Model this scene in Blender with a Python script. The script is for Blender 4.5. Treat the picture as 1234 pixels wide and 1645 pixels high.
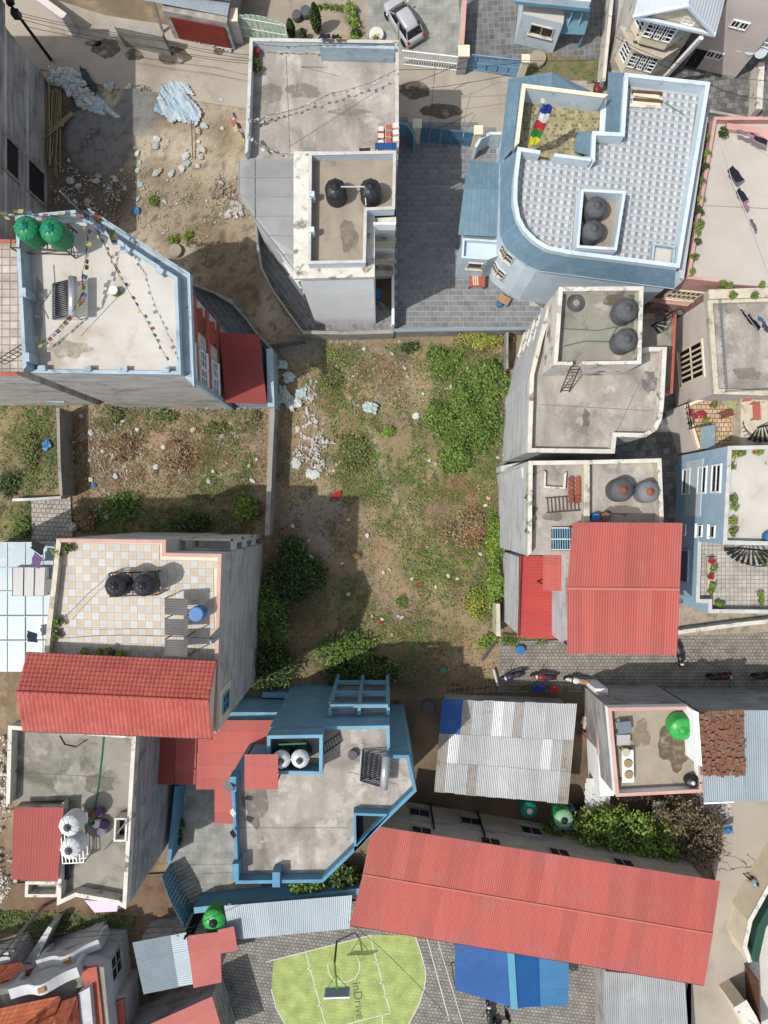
import bpy, bmesh, math, random
import numpy as np
from mathutils import Vector, Matrix, Quaternion, noise
for o in list(bpy.data.objects): bpy.data.objects.remove(o)
R = math.radians
random.seed(7); NP = np.random.default_rng(11)
scene = bpy.context.scene
COL = scene.collection

# ------------------------------------------------------------- camera, sky, sun, exposure
CH, CF = 54.0, 1140.0           # drone height (m) and focal length in photo pixels
cam_d = bpy.data.cameras.new('camera'); cam = bpy.data.objects.new('camera', cam_d); COL.objects.link(cam)
cam.location = (0, 0, CH); cam.rotation_euler = (0, 0, 0)
cam_d.sensor_fit = 'VERTICAL'; cam_d.sensor_height = 36.0; cam_d.lens = 36.0*CF/1645.0
cam_d.clip_start = 0.5; cam_d.clip_end = 1500
scene.camera = cam
SUN = Vector((-0.53, -0.26, 1.0)).normalized()
world = bpy.data.worlds.new('World'); scene.world = world; world.use_nodes = True
wn = world.node_tree.nodes; bg = wn['Background']
sky = wn.new('ShaderNodeTexSky'); sky.sky_type = 'NISHITA'; sky.sun_disc = False
sky.sun_elevation = math.asin(SUN.z); sky.sun_rotation = math.atan2(SUN.x, SUN.y)
sky.altitude = 1300; sky.air_density = 1.0; sky.dust_density = 6.0; sky.ozone_density = 0.4
hs = wn.new('ShaderNodeHueSaturation'); hs.inputs['Saturation'].default_value = .5   # hazy, whitish sky
world.node_tree.links.new(sky.outputs[0], hs.inputs['Color']); world.node_tree.links.new(hs.outputs[0], bg.inputs[0]); bg.inputs[1].default_value = 0.13
sd = bpy.data.lights.new('sun', 'SUN'); sun = bpy.data.objects.new('sun', sd); COL.objects.link(sun)
sd.energy = 2.7; sd.angle = R(0.6); sd.color = (1.0, 0.955, 0.885)
sun.rotation_euler = (-SUN).to_track_quat('-Z', 'Y').to_euler(); sun.location = SUN*90
scene.view_settings.view_transform = 'Standard'; scene.view_settings.look = 'None'
scene.view_settings.exposure = 0.64; scene.view_settings.gamma = 1.0
scene.view_settings.use_curve_mapping = False
scene.render.engine = 'CYCLES'; scene.cycles.max_bounces = 6

# ------------------------------------------------------------- places
def W(px, py, z=0.0):
    s = (CH-z)/CF
    return Vector(((px-617)*s, (822.5-py)*s, z))
def PW(pts, z=0.0): return [(W(x, y, z).x, W(x, y, z).y) for x, y in pts]

# ------------------------------------------------------------- materials
def lin(c): return tuple((v/255/12.92 if v/255 <= .04045 else ((v/255+.055)/1.055)**2.4) for v in c)
MATS = {}
def C(c, k=.555):
    l = lin(c); return (l[0]*k, l[1]*k, l[2]*k, 1)
WALLK = .95
def mat(name, c1, c2=None, sc=1.2, rough=.88, bump=.25, bsc=25., c3=None, s3=.5, t3=(.52, .62), c4=None, s4=2., t4=(.6, .68),
        metal=0., spec=.3, rnd=0., isl=0., fine=.10, fsc=18., attr=None, alpha=1., streak=None, k=None, trans=0., dist=0.0, soft=None):
    if name in MATS: return MATS[name]
    if k is None: k = .9 if any(w in name for w in ('paint', 'wall', 'render')) else .555
    m = bpy.data.materials.new(name); m.use_nodes = True; MATS[name] = m
    nt = m.node_tree; N = nt.nodes; L = nt.links; b = N['Principled BSDF']
    b.inputs['Roughness'].default_value = rough; b.inputs['Metallic'].default_value = metal
    b.inputs['Specular IOR Level'].default_value = spec
    tc = N.new('ShaderNodeTexCoord'); co = tc.outputs['Object']
    def nz(scale, detail=5., rg=.55, vec=None, d=0.):
        n = N.new('ShaderNodeTexNoise'); n.inputs['Scale'].default_value = scale; n.inputs['Detail'].default_value = detail
        n.inputs['Roughness'].default_value = rg; n.inputs['Distortion'].default_value = d
        L.new(vec if vec else co, n.inputs['Vector']); return n.outputs['Fac']
    def rng(v, a, bb, lo=0., hi=1.):
        r = N.new('ShaderNodeMapRange'); r.inputs[1].default_value = a; r.inputs[2].default_value = bb
        r.inputs[3].default_value = lo; r.inputs[4].default_value = hi; L.new(v, r.inputs[0]); return r.outputs[0]
    def mix(f, a, c, blend='MIX'):
        x = N.new('ShaderNodeMix'); x.data_type = 'RGBA'; x.blend_type = blend
        if isinstance(f, float): x.inputs[0].default_value = f
        else: L.new(f, x.inputs[0])
        for i, v in ((6, a), (7, c)):
            if isinstance(v, tuple): x.inputs[i].default_value = v
            else: L.new(v, x.inputs[i])
        return x.outputs[2]
    if attr:
        a = N.new('ShaderNodeVertexColor'); a.layer_name = attr; col = a.outputs['Color']
    else:
        col = C(c1, k)
    if c2: col = mix(rng(nz(sc, d=dist), .35, .65), col, C(c2, k))
    if c3: col = mix(rng(nz(s3, 8., .62, d=.4), *t3), col, C(c3, k))
    if c4: col = mix(rng(nz(s4, 8., .65), *t4), col, C(c4, k))
    if streak:
        mp = N.new('ShaderNodeMapping'); mp.inputs['Scale'].default_value = streak[1]; L.new(co, mp.inputs['Vector'])
        col = mix(rng(nz(1., 6., .6, mp.outputs[0]), .45, .75), col, C(streak[0], k))
    def valvar(v, amt):
        return mix(1.0, col, rngc(v, amt), 'MULTIPLY')
    def rngc(v, amt):
        r = rng(v, 0., 1., 1-amt, 1+amt)
        cc = N.new('ShaderNodeCombineColor')
        for i in range(3): L.new(r, cc.inputs[i])
        return cc.outputs[0]
    if fine: col = valvar(rng(nz(fsc, 4., .7), .3, .7), fine)
    if rnd:
        oi = N.new('ShaderNodeObjectInfo'); col = valvar(oi.outputs['Random'], rnd)
    if isl:
        g = N.new('ShaderNodeNewGeometry'); col = valvar(g.outputs['Random Per Island'], isl)
    if isinstance(col, tuple): b.inputs['Base Color'].default_value = col
    else: L.new(col, b.inputs['Base Color'])
    if bump:
        bp = N.new('ShaderNodeBump'); bp.inputs['Strength'].default_value = bump; bp.inputs['Distance'].default_value = .03
        L.new(nz(bsc, 6., .65), bp.inputs['Height']); L.new(bp.outputs[0], b.inputs['Normal'])
    if trans: b.inputs['Transmission Weight'].default_value = trans
    if soft: L.new(rng(nz(soft[0], 6., .6), soft[1], soft[2], 0., soft[3]), b.inputs['Alpha'])
    if alpha < 1: b.inputs['Alpha'].default_value = alpha
    return m
def tilemat(name, cols, size=.4, mode='brick', mortar=(120, 118, 112), msz=.02, rot=0., w=1., h=1., off=.5, k=.555, rough=.8, stain=None, rndm=.5):
    """paving with joints: brick texture + stains"""
    if name in MATS: return MATS[name]
    m = bpy.data.materials.new(name); m.use_nodes = True; MATS[name] = m
    nt = m.node_tree; N = nt.nodes; L = nt.links; b = N['Principled BSDF']; b.inputs['Roughness'].default_value = rough
    b.inputs['Specular IOR Level'].default_value = .3
    tc = N.new('ShaderNodeTexCoord'); mp = N.new('ShaderNodeMapping'); mp.inputs['Rotation'].default_value = (0, 0, rot)
    L.new(tc.outputs['Object'], mp.inputs['Vector'])
    br = N.new('ShaderNodeTexBrick'); L.new(mp.outputs[0], br.inputs['Vector'])
    br.inputs['Scale'].default_value = 1.; br.inputs['Brick Width'].default_value = size*w; br.inputs['Row Height'].default_value = size*h
    br.inputs['Mortar Size'].default_value = msz; br.offset = off; br.inputs['Bias'].default_value = 0.
    br.inputs['Color1'].default_value = C(cols[0], k); br.inputs['Color2'].default_value = C(cols[1], k)
    br.inputs['Mortar'].default_value = C(mortar, k)
    n = N.new('ShaderNodeTexNoise'); n.inputs['Scale'].default_value = 1.1; n.inputs['Detail'].default_value = 8
    L.new(tc.outputs['Object'], n.inputs['Vector'])
    r = N.new('ShaderNodeMapRange'); r.inputs[1].default_value = .35; r.inputs[2].default_value = .7; r.inputs[3].default_value = 1.1; r.inputs[4].default_value = .72
    L.new(n.outputs['Fac'], r.inputs[0])
    cc = N.new('ShaderNodeCombineColor')
    for i in range(3): L.new(r.outputs[0], cc.inputs[i])
    x = N.new('ShaderNodeMix'); x.data_type = 'RGBA'; x.blend_type = 'MULTIPLY'; x.inputs[0].default_value = 1.
    L.new(br.outputs['Color'], x.inputs[6]); L.new(cc.outputs[0], x.inputs[7])
    L.new(x.outputs[2], b.inputs['Base Color'])
    bp = N.new('ShaderNodeBump'); bp.inputs['Strength'].default_value = .4; bp.inputs['Distance'].default_value = .02; bp.invert = True
    L.new(br.outputs['Fac'], bp.inputs['Height']); L.new(bp.outputs[0], b.inputs['Normal'])
    return m

# concrete and paint
M_DECK = mat('weathered_concrete_deck', (204, 196, 186), (188, 181, 171), .5, c3=(140, 134, 126), s3=.42, t3=(.47, .66), c4=(220, 214, 204), s4=.8, t4=(.52, .66), fine=.18, streak=((162, 156, 147), (1.1, .3, 1.)))
M_DECKL = mat('pale_concrete_deck', (232, 229, 221), (220, 214, 203), .6, c3=(204, 192, 174), s3=.3, t3=(.55, .68), fine=.06)
M_DECKS = mat('sandy_concrete_deck', (190, 176, 156), (172, 160, 143), .7, c3=(150, 140, 126), s3=.5, t3=(.56, .66), fine=.08)
M_DECKP = mat('pinkish_concrete_deck', (224, 217, 206), (214, 206, 194), .4, c3=(218, 203, 194), s3=.22, t3=(.54, .66), c4=(186, 180, 170), s4=.6, t4=(.64, .72), fine=.05)
M_DECKG = mat('mossy_concrete_deck', (176, 172, 160), (158, 155, 142), .6, c3=(120, 120, 106), s3=.4, t3=(.5, .63), c4=(206, 202, 192), s4=.7, t4=(.58, .68), fine=.12)
M_RAW = mat('raw_cement_wall', (198, 196, 191), (182, 180, 176), .8, streak=((140, 138, 134), (.3, .3, 4.)), fine=.1, c3=(150, 148, 143), s3=.6, t3=(.52, .66))
M_RAWD = mat('grey_render_wall', (168, 166, 163), (150, 149, 147), .5, streak=((102, 102, 103), (.3, .3, 3.)), fine=.1, c3=(126, 124, 121), s3=.6, t3=(.52, .66))
M_RAWP = mat('pale_cement_wall', (196, 199, 200), (182, 185, 187), .7, streak=((146, 147, 145), (.4, .4, 5.)), fine=.09, c3=(166, 164, 158), s3=.6, t3=(.54, .68))
M_WHITE = mat('white_paint', (236, 238, 238), (228, 230, 230), 1., fine=.04, bump=.1)
M_OLDW = mat('peeling_white_paint', (226, 222, 212), (206, 201, 189), 1.4, c3=(128, 121, 108), s3=1.3, t3=(.55, .66), fine=.12, k=.72)
M_CREAM = mat('cream_paint', (222, 208, 182), (210, 196, 172), 1., fine=.05)
M_CREAMB = mat('cream_balustrade_paint', (216, 207, 186), (196, 188, 168), 2., c3=(142, 133, 116), s3=1.3, t3=(.54, .68), k=.72)
M_LBLUE = mat('light_blue_paint', (172, 190, 201), (160, 180, 193), .7, fine=.06, bump=.15, streak=((138, 160, 174), (.5, .5, 3.)), c3=(118, 130, 136), s3=1.3, t3=(.55, .7), k=.8)
M_PBLUE = mat('pale_blue_paint', (202, 216, 224), (190, 206, 216), .7, fine=.05, bump=.15, c3=(168, 180, 186), s3=1., t3=(.58, .7), k=.8)
M_CBLUE = mat('powder_blue_render', (194, 207, 216), (184, 198, 208), .5, fine=.04, bump=.15, streak=((170, 184, 194), (.6, .6, .25)), k=1.)
M_FBLUE = mat('strong_blue_paint', (92, 148, 178), (82, 134, 165), .9, fine=.1, bump=.2, streak=((96, 136, 158), (.5, .5, 3.)), c3=(104, 122, 130), s3=1.4, t3=(.54, .68), k=.8)
M_FBLUED = mat('weathered_blue_paint', (110, 156, 178), (98, 142, 165), .9, fine=.1, bump=.2, c3=(112, 134, 144), s3=1.3, t3=(.56, .7), k=.9, streak=((110, 150, 172), (.5, .5, 3.)))
M_OBLUE = mat('sky_blue_paint', (158, 186, 206), (148, 176, 197), .7, fine=.05, bump=.15, c3=(132, 156, 172), s3=1., t3=(.6, .72))
M_PINK = mat('salmon_pink_paint', (214, 170, 160), (200, 156, 147), .7, fine=.06, c3=(176, 150, 142), s3=1.1, t3=(.58, .7), k=.72)
M_PINKW = mat('pinkish_grey_render', (206, 196, 190), (194, 184, 178), .6, fine=.04)
M_LILAC = mat('lilac_paint', (206, 186, 214), None, fine=.05)
M_BRICKR = mat('brick_red_paint', (168, 92, 76), (154, 82, 68), 1.5, fine=.08)
M_COPE = mat('white_coping', (232, 231, 226), (212, 210, 204), 2., c3=(150, 146, 136), s3=1.5, t3=(.62, .7), bump=.15)
M_BEIGE = mat('beige_render', (186, 176, 158), (172, 162, 146), .6, fine=.06, streak=((150, 142, 128), (.4, .4, 3.)))
M_GLASS = mat('window_glass', (28, 32, 36), None, rough=.12, bump=0, fine=0, spec=.6)
M_DARK = mat('interior_shade_fill', (46, 46, 46), None, bump=0, fine=.1)  # flat dark colour painted in for the shade inside openings
# roofing
M_RED = mat('red_sheet_roofing', (202, 103, 92), (195, 99, 89), .25, rough=.65, bump=.05, fine=.05, rnd=.1, spec=.3, c3=(192, 112, 105), s3=.5, t3=(.5, .7), c4=(176, 104, 96), s4=.9, t4=(.62, .74), streak=((186, 96, 90), (2.2, .12, 1.)))
M_REDB = mat('bright_red_sheet_roofing', (202, 72, 64), (192, 66, 60), .4, rough=.55, bump=.05, fine=.05, rnd=.05, spec=.35)
M_REDD = mat('dull_red_sheet_roofing', (178, 82, 74), (166, 74, 68), .5, rough=.65, bump=.05, fine=.06, rnd=.05)
M_PNK = mat('faded_red_sheet_roofing', (206, 118, 108), (196, 108, 100), .4, rough=.65, bump=.05, fine=.05, rnd=.04)
M_TIN = mat('galvanised_sheet', (186, 190, 192), (172, 176, 178), .6, rough=.5, metal=.25, bump=.05, fine=.06, rnd=.08, c3=(164, 158, 150), s3=1.1, t3=(.58, .72), spec=.4, streak=((166, 168, 168), (2.5, .15, 1.)))
M_TINB = mat('bluish_galvanised_sheet', (176, 190, 198), (164, 178, 187), .5, rough=.5, metal=.2, bump=.05, fine=.05, rnd=.08, spec=.4)
M_TIND = mat('grey_blue_sheet', (132, 150, 160), (120, 138, 149), .5, rough=.55, metal=.1, bump=.05, fine=.06, rnd=.05)
M_TING = mat('dark_grey_sheet', (128, 126, 124), (110, 108, 106), .8, rough=.6, metal=.1, bump=.05, fine=.08, rnd=.08)
M_BSHEET = mat('blue_sheet', (36, 104, 176), (30, 92, 162), .5, rough=.5, bump=.05, fine=.06, rnd=.08)
M_BSHEETL = mat('pale_blue_sheet', (84, 150, 198), (74, 138, 188), .5, rough=.5, bump=.05, fine=.05, rnd=.06)
M_BRIDGE = mat('aqua_ridge_sheet', (104, 178, 206), None, rough=.5, bump=.05, fine=.06)
M_POLY = mat('clouded_polycarbonate', (182, 184, 184), (168, 170, 170), .8, rough=.35, bump=.05, fine=.05, rnd=.06, alpha=.86)
M_POLYB = mat('aqua_polycarbonate', (158, 184, 194), (146, 172, 183), .4, c3=(196, 212, 214), s3=.5, rough=.35, bump=.05, fine=.04, rnd=.05, alpha=.92)
M_TILE = mat('red_roof_tile', (202, 104, 92), (190, 92, 82), .8, rough=.6, bump=.1, fine=.06, isl=.10, c3=(120, 60, 54), s3=1.2, t3=(.66, .72))
M_OTILE = mat('orange_roof_tile', (208, 116, 78), (190, 100, 66), 1.2, rough=.75, fine=.08, isl=.12)
M_SLATE = mat('blue_slate_tile', (126, 158, 178), (112, 145, 167), .6, rough=.6, bump=.1, fine=.05, isl=.08)
M_OLDT = mat('weathered_clay_tile', (156, 104, 78), (120, 92, 74), 2.5, c3=(150, 146, 132), s3=1.5, t3=(.5, .62), c4=(84, 70, 60), s4=2.5, t4=(.58, .66), isl=.3)
M_CW = mat('dusty_yard_cement', (176, 172, 164), (156, 152, 145), .8, fine=.1, c3=(128, 124, 116), s3=1., t3=(.54, .68), k=.62)
# ground
M_DIRT = mat('brown_earth', (150, 130, 104), (128, 110, 88), .5, c3=(172, 152, 122), s3=.3, fine=.15, bump=.6, bsc=10)
M_LOT = mat('lot_earth', (255, 255, 255), None, attr='tint', fine=.25, fsc=9., bump=.8, bsc=8)
M_ROAD = mat('concrete_road', (200, 189, 173), (187, 176, 160), .3, c3=(174, 162, 146), s3=.25, t3=(.5, .64), c4=(150, 138, 120), s4=.8, t4=(.64, .72), fine=.08)
M_ROAD2 = mat('grey_concrete_road', (200, 190, 174), (190, 180, 165), .3, c3=(176, 167, 152), s3=.3, t3=(.54, .68), fine=.07)
M_WET = mat('damp_concrete', (112, 101, 84), (98, 89, 75), 1., rough=.6, fine=.1, soft=(1.3, .3, .52, .92))
M_GRAV = mat('grey_gravel', (116, 117, 115), (98, 99, 97), 3., fine=.3, fsc=30, bump=.9, bsc=30)
M_RUBBLE = mat('broken_rubble', (220, 214, 206), (186, 178, 170), 2., isl=.28, fine=.1)
M_RUBRED = mat('brick_rubble', (178, 152, 134), (154, 136, 122), 2., isl=.3, fine=.1)
M_PAVER = mat('dark_grey_paver', (146, 148, 150), (130, 133, 136), 2., k=.62, rnd=.16, fine=.1, bump=.3)
M_PAVBED = mat('paving_joint_sand', (206, 207, 206), (190, 191, 191), 2., fine=.1)
M_HEX = tilemat('hexagonal_lane_pavers', ((176, 168, 156), (156, 149, 139)), .30, mortar=(112, 106, 98), msz=.022, h=.85)
M_HEXG = tilemat('grey_yard_pavers', ((172, 168, 160), (150, 147, 140)), .30, mortar=(108, 105, 100), msz=.025, h=.85, rot=.12)
M_YARD = tilemat('grey_yard_tiles', ((142, 142, 142), (116, 117, 119)), .42, mortar=(168, 168, 164), msz=.014, off=0., rot=-.07)
M_YARD2 = tilemat('mixed_grey_yard_tiles', ((156, 154, 150), (104, 106, 108)), .45, mortar=(96, 96, 94), msz=.016, rot=-.1)
M_YARDF = tilemat('pale_stone_paving', ((182, 182, 174), (158, 160, 154)), .6, mortar=(196, 194, 186), msz=.012, w=1.4)
M_BPAT = tilemat('white_brick_patio', ((206, 200, 192), (190, 184, 176)), .34, mortar=(138, 130, 120), msz=.03, rot=.05)
# metals, plastics
M_STEEL = mat('rusty_steel', (110, 88, 74), (92, 74, 62), 4., rough=.7, metal=.3)
M_IRON = mat('black_iron', (40, 38, 38), None, rough=.6, bump=.05)
M_GALV = mat('galvanised_pipe', (184, 188, 190), None, rough=.4, metal=.5, bump=.0)
M_BPLAS = mat('black_plastic', (40, 42, 46), (50, 52, 57), 2., rough=.45, bump=.05, fine=.05, spec=.45)
M_GPLAS = mat('dusty_grey_plastic', (106, 108, 112), (90, 92, 96), 2., rough=.7, bump=.05)
M_SPLAS = mat('silver_painted_tank', (212, 214, 214), (196, 198, 198), 2., rough=.5, bump=.05)
M_GREEN = mat('green_plastic', (22, 150, 96), (18, 138, 86), 1., rough=.42, bump=.03, fine=.04, spec=.45)
M_GREENL = mat('bright_green_plastic', (60, 190, 84), (52, 176, 76), 1., rough=.42, bump=.03, fine=.05, spec=.45)
M_TEAL = mat('teal_plastic', (36, 150, 124), None, rough=.45, bump=.03, fine=.05)
M_BLUEP = mat('blue_plastic', (58, 128, 190), None, rough=.45, bump=.03, fine=.05)
M_WPIPE = mat('white_pvc', (226, 228, 228), None, rough=.45, bump=0, fine=.03)
M_HOSE = mat('green_hose', (70, 140, 104), None, rough=.5, bump=0)
M_CABLE = mat('black_cable', (30, 30, 30), None, rough=.6, bump=0, fine=0)
M_SOLAR = mat('solar_tube_glass', (24, 32, 52), None, rough=.18, bump=0, fine=.05, spec=.6)
M_BAMB = mat('bamboo', (186, 168, 130), (166, 146, 108), 3., rnd=.15)
M_WOOD = mat('brown_timber', (132, 92, 66), (112, 76, 54), 3., rnd=.12)
M_TARP = mat('pale_blue_tarpaulin', (204, 220, 230), (176, 204, 222), 1.2, rough=.6, bump=.6, bsc=9, c3=(228, 232, 234), s3=1.6, t3=(.5, .62))
M_SACK = mat('pale_plastic_sack', (226, 228, 224), (204, 208, 202), 1.5, rough=.6, rnd=.16, bump=.4, bsc=9)
M_SACKA = mat('aqua_plastic_sack', (176, 206, 202), (212, 222, 218), 2., rough=.6, rnd=.12, bump=.4, bsc=9)
M_SACKC = mat('cream_plastic_sack', (220, 206, 172), (204, 196, 172), 1.5, rough=.6, rnd=.12, bump=.4, bsc=9)
M_TERR = mat('terracotta_pot', (176, 104, 78), (158, 92, 68), 3., rnd=.15)
# plants
M_LEAF = mat('green_leaves', (116, 138, 70), (92, 116, 56), .8, rough=.6, bump=0, fine=.0, isl=.5, k=.68, spec=.25)
M_LEAFB = mat('bright_leaves', (132, 160, 70), (104, 136, 56), .8, rough=.6, bump=0, fine=.0, isl=.45, k=.66, spec=.25)
M_LEAFD = mat('dark_leaves', (84, 106, 60), (66, 90, 50), .8, rough=.6, bump=0, fine=.0, isl=.45, k=.5, spec=.25)
M_LEAFO = mat('olive_grey_leaves', (120, 112, 84), (94, 88, 68), 1., rough=.7, bump=0, fine=.0, isl=.45, k=.62)
M_LEAFY = mat('yellow_green_leaves', (158, 160, 62), (120, 142, 54), 1., rough=.6, bump=0, fine=.0, isl=.4, k=.7)
M_GRASS = mat('short_grass', (118, 134, 76), (96, 114, 62), .6, rough=.7, bump=0, fine=.0, isl=.45, k=.62)
M_STRAW = mat('dry_straw', (190, 164, 128), (164, 136, 102), .8, rough=.8, bump=0, fine=.0, isl=.35, k=.52)
M_BARK = mat('grey_brown_bark', (104, 88, 70), (84, 72, 58), 4., bump=.5)
M_FLOW = mat('red_blossom', (206, 60, 70), (190, 90, 100), 4., bump=0, isl=.3)

# ------------------------------------------------------------- mesh building
class MB:
    def __init__(s): s.v = []; s.f = []
    def add(s, vs, fs):
        n = len(s.v); s.v += [tuple(v) for v in vs]; s.f += [tuple(i+n for i in f) for f in fs]; return s
    def poly(s, pts): return s.add(pts, [tuple(range(len(pts)))])
    def prism(s, poly, z0, z1, top=True, bot=False):
        n = len(poly); v = [(x, y, z0) for x, y in poly]+[(x, y, z1) for x, y in poly]
        f = [(i, (i+1) % n, n+(i+1) % n, n+i) for i in range(n)]
        if top: f.append(tuple(range(n, 2*n)))
        if bot: f.append(tuple(range(n-1, -1, -1)))
        return s.add(v, f)
    def box(s, c, d, rz=0., M=None):
        cx, cy, cz = c; a, b, h = d[0]/2, d[1]/2, d[2]/2; ca, sa = math.cos(rz), math.sin(rz)
        v = []
        for z in (-h, h):
            for x, y in ((-a, -b), (a, -b), (a, b), (-a, b)):
                v.append((cx+x*ca-y*sa, cy+x*sa+y*ca, cz+z))
        return s.add(v, [(3, 2, 1, 0), (4, 5, 6, 7), (0, 1, 5, 4), (1, 2, 6, 5), (2, 3, 7, 6), (3, 0, 4, 7)])
    def bar(s, p, q, w, h=None, up=Vector((0, 0, 1))):
        p, q = Vector(p), Vector(q); h = h or w; d = (q-p).normalized()
        if abs(d.dot(up)) > .98: up = Vector((1, 0, 0))
        a = d.cross(up).normalized()*w/2; b = a.normalized().cross(d)*h/2
        v = [p-a-b, p+a-b, p+a+b, p-a+b, q-a-b, q+a-b, q+a+b, q-a+b]
        return s.add(v, [(3, 2, 1, 0), (4, 5, 6, 7), (0, 1, 5, 4), (1, 2, 6, 5), (2, 3, 7, 6), (3, 0, 4, 7)])
    def tube(s, pts, r, n=6, caps=True):
        pts = [Vector(p) for p in pts]; m = len(pts); vs = []; prev = None
        for i, p in enumerate(pts):
            d = (pts[min(i+1, m-1)]-pts[max(i-1, 0)]).normalized()
            u = prev if prev is not None else (Vector((0, 0, 1)) if abs(d.z) < .9 else Vector((1, 0, 0)))
            a = (u-d*u.dot(d)).normalized(); b = d.cross(a); prev = a
            rr = r[i] if isinstance(r, (list, tuple)) else r
            vs += [p+(a*math.cos(t*2*math.pi/n)+b*math.sin(t*2*math.pi/n))*rr for t in range(n)]
        fs = [(i*n+t, i*n+(t+1) % n, (i+1)*n+(t+1) % n, (i+1)*n+t) for i in range(m-1) for t in range(n)]
        if caps: fs += [tuple(range(n-1, -1, -1)), tuple(range((m-1)*n, m*n))]
        return s.add(vs, fs)
    def lathe(s, prof, n=16, c=(0, 0, 0), cap=True):
        vs = [(c[0]+r*math.cos(t*2*math.pi/n), c[1]+r*math.sin(t*2*math.pi/n), c[2]+z) for r, z in prof for t in range(n)]
        m = len(prof); fs = [(i*n+t, i*n+(t+1) % n, (i+1)*n+(t+1) % n, (i+1)*n+t) for i in range(m-1) for t in range(n)]
        if cap: fs += [tuple(range((m-1)*n, m*n)), tuple(range(n-1, -1, -1))]
        return s.add(vs, fs)
    def blob(s, c, r, seed=0, amp=.25, sub=2, sc=1.6):
        bm = bmesh.new(); bmesh.ops.create_icosphere(bm, subdivisions=sub, radius=1)
        vs = []
        for v in bm.verts:
            k = 1+amp*noise.noise(v.co*sc+Vector((seed*3.1, seed*1.7, 0)))*2
            vs.append((c[0]+v.co.x*r[0]*k, c[1]+v.co.y*r[1]*k, c[2]+v.co.z*r[2]*k))
        fs = [tuple(v.index for v in f.verts) for f in bm.faces]; bm.free()
        return s.add(vs, fs)
    def mesh(s, name, m, smooth=False):
        me = bpy.data.meshes.new(name); me.from_pydata(s.v, [], s.f)
        if m: me.materials.append(m)
        if smooth: me.polygons.foreach_set('use_smooth', [True]*len(me.polygons))
        return me
    def build(s, name, m, parent=None, smooth=False):
        return obj(name, s.mesh(name, m, smooth), parent)
def obj(name, me, parent=None, loc=None, rot=None):
    """link a mesh as one object; under an unrotated parent the mesh keeps world coordinates"""
    o = bpy.data.objects.new(name, me); COL.objects.link(o)
    if parent is not None:
        o.parent = parent
        if parent.get('_w') is not None: o.matrix_parent_inverse = Matrix.Translation(-parent.location)
    if loc is not None: o.location = loc
    if rot is not None: o.rotation_euler = (0, 0, rot) if not hasattr(rot, '__len__') else rot
    return o
def tag(o, label, cat, group=None):
    o['label'] = label; o['category'] = cat
    if group: o['group'] = group
    return o
def thing(name, label, cat, loc, rz=None, group=None):
    """an Empty at a thing's base; rz None: its parts are given in world coordinates"""
    o = bpy.data.objects.new(name, None); COL.objects.link(o); o.location = loc; o.empty_display_size = .2
    if rz is None: o['_w'] = 1
    else: o.rotation_euler = (0, 0, rz)
    return tag(o, label, cat, group)
def struct(name, mb, m):
    o = mb.build(name, m); o['kind'] = 'structure'; return o
def copy_tree(o, parent=None):
    c = o.copy(); COL.objects.link(c); c.parent = parent
    for ch in list(o.children): copy_tree(ch, c)
    return c
def fast_mesh(name, V, F, m):
    """quads from numpy arrays"""
    me = bpy.data.meshes.new(name); nv, nf = len(V), len(F); k = F.shape[1]
    me.vertices.add(nv); me.vertices.foreach_set('co', V.astype(np.float32).ravel())
    me.loops.add(nf*k); me.loops.foreach_set('vertex_index', F.astype(np.int32).ravel())
    me.polygons.add(nf); me.polygons.foreach_set('loop_start', np.arange(0, nf*k, k, dtype=np.int32))
    me.polygons.foreach_set('loop_total', np.full(nf, k, dtype=np.int32))
    me.update(calc_edges=True); me.materials.append(m); return me
def leaves_mesh(name, P, size, m, up=.4, asp=.55, szv=.4):
    """leaf-sized quads at points P (n,3): random turn, tilted towards the light by 'up'"""
    n = len(P); s = size*(1+szv*(NP.random(n)*2-1))[:, None]
    nrm = NP.normal(size=(n, 3)); nrm[:, 2] = np.abs(nrm[:, 2])+up; nrm /= np.linalg.norm(nrm, axis=1)[:, None]
    t = NP.normal(size=(n, 3)); a = np.cross(nrm, t); a /= np.linalg.norm(a, axis=1)[:, None]; b = np.cross(nrm, a)
    V = np.empty((n, 4, 3)); V[:, 0] = P-a*s; V[:, 1] = P-b*s*asp; V[:, 2] = P+a*s; V[:, 3] = P+b*s*asp
    F = np.arange(n*4).reshape(n, 4)
    return fast_mesh(name, V.reshape(-1, 3), F, m)
def inset(poly, d):
    """offset a polygon inwards by d (mitred)"""
    n = len(poly); A = sum(poly[i][0]*poly[(i+1) % n][1]-poly[(i+1) % n][0]*poly[i][1] for i in range(n))
    sg = 1 if A > 0 else -1; out = []
    for i in range(n):
        p0, p1, p2 = Vector(poly[i-1]), Vector(poly[i]), Vector(poly[(i+1) % n])
        e1, e2 = (p1-p0).normalized(), (p2-p1).normalized()
        n1, n2 = Vector((-e1.y, e1.x))*sg, Vector((-e2.y, e2.x))*sg
        b = n1+n2
        if b.length < 1e-4: b = n1
        b.normalize(); k = d/max(.35, b.dot(n1)); q = p1+b*k; out.append((q.x, q.y))
    return out
def inside(x, y, poly):
    c = False; n = len(poly)
    for i in range(n):
        x1, y1 = poly[i]; x2, y2 = poly[i-1]
        if (y1 > y) != (y2 > y) and x < (x2-x1)*(y-y1)/(y2-y1)+x1: c = not c
    return c
def cen(poly): return (sum(p[0] for p in poly)/len(poly), sum(p[1] for p in poly)/len(poly))
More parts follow.
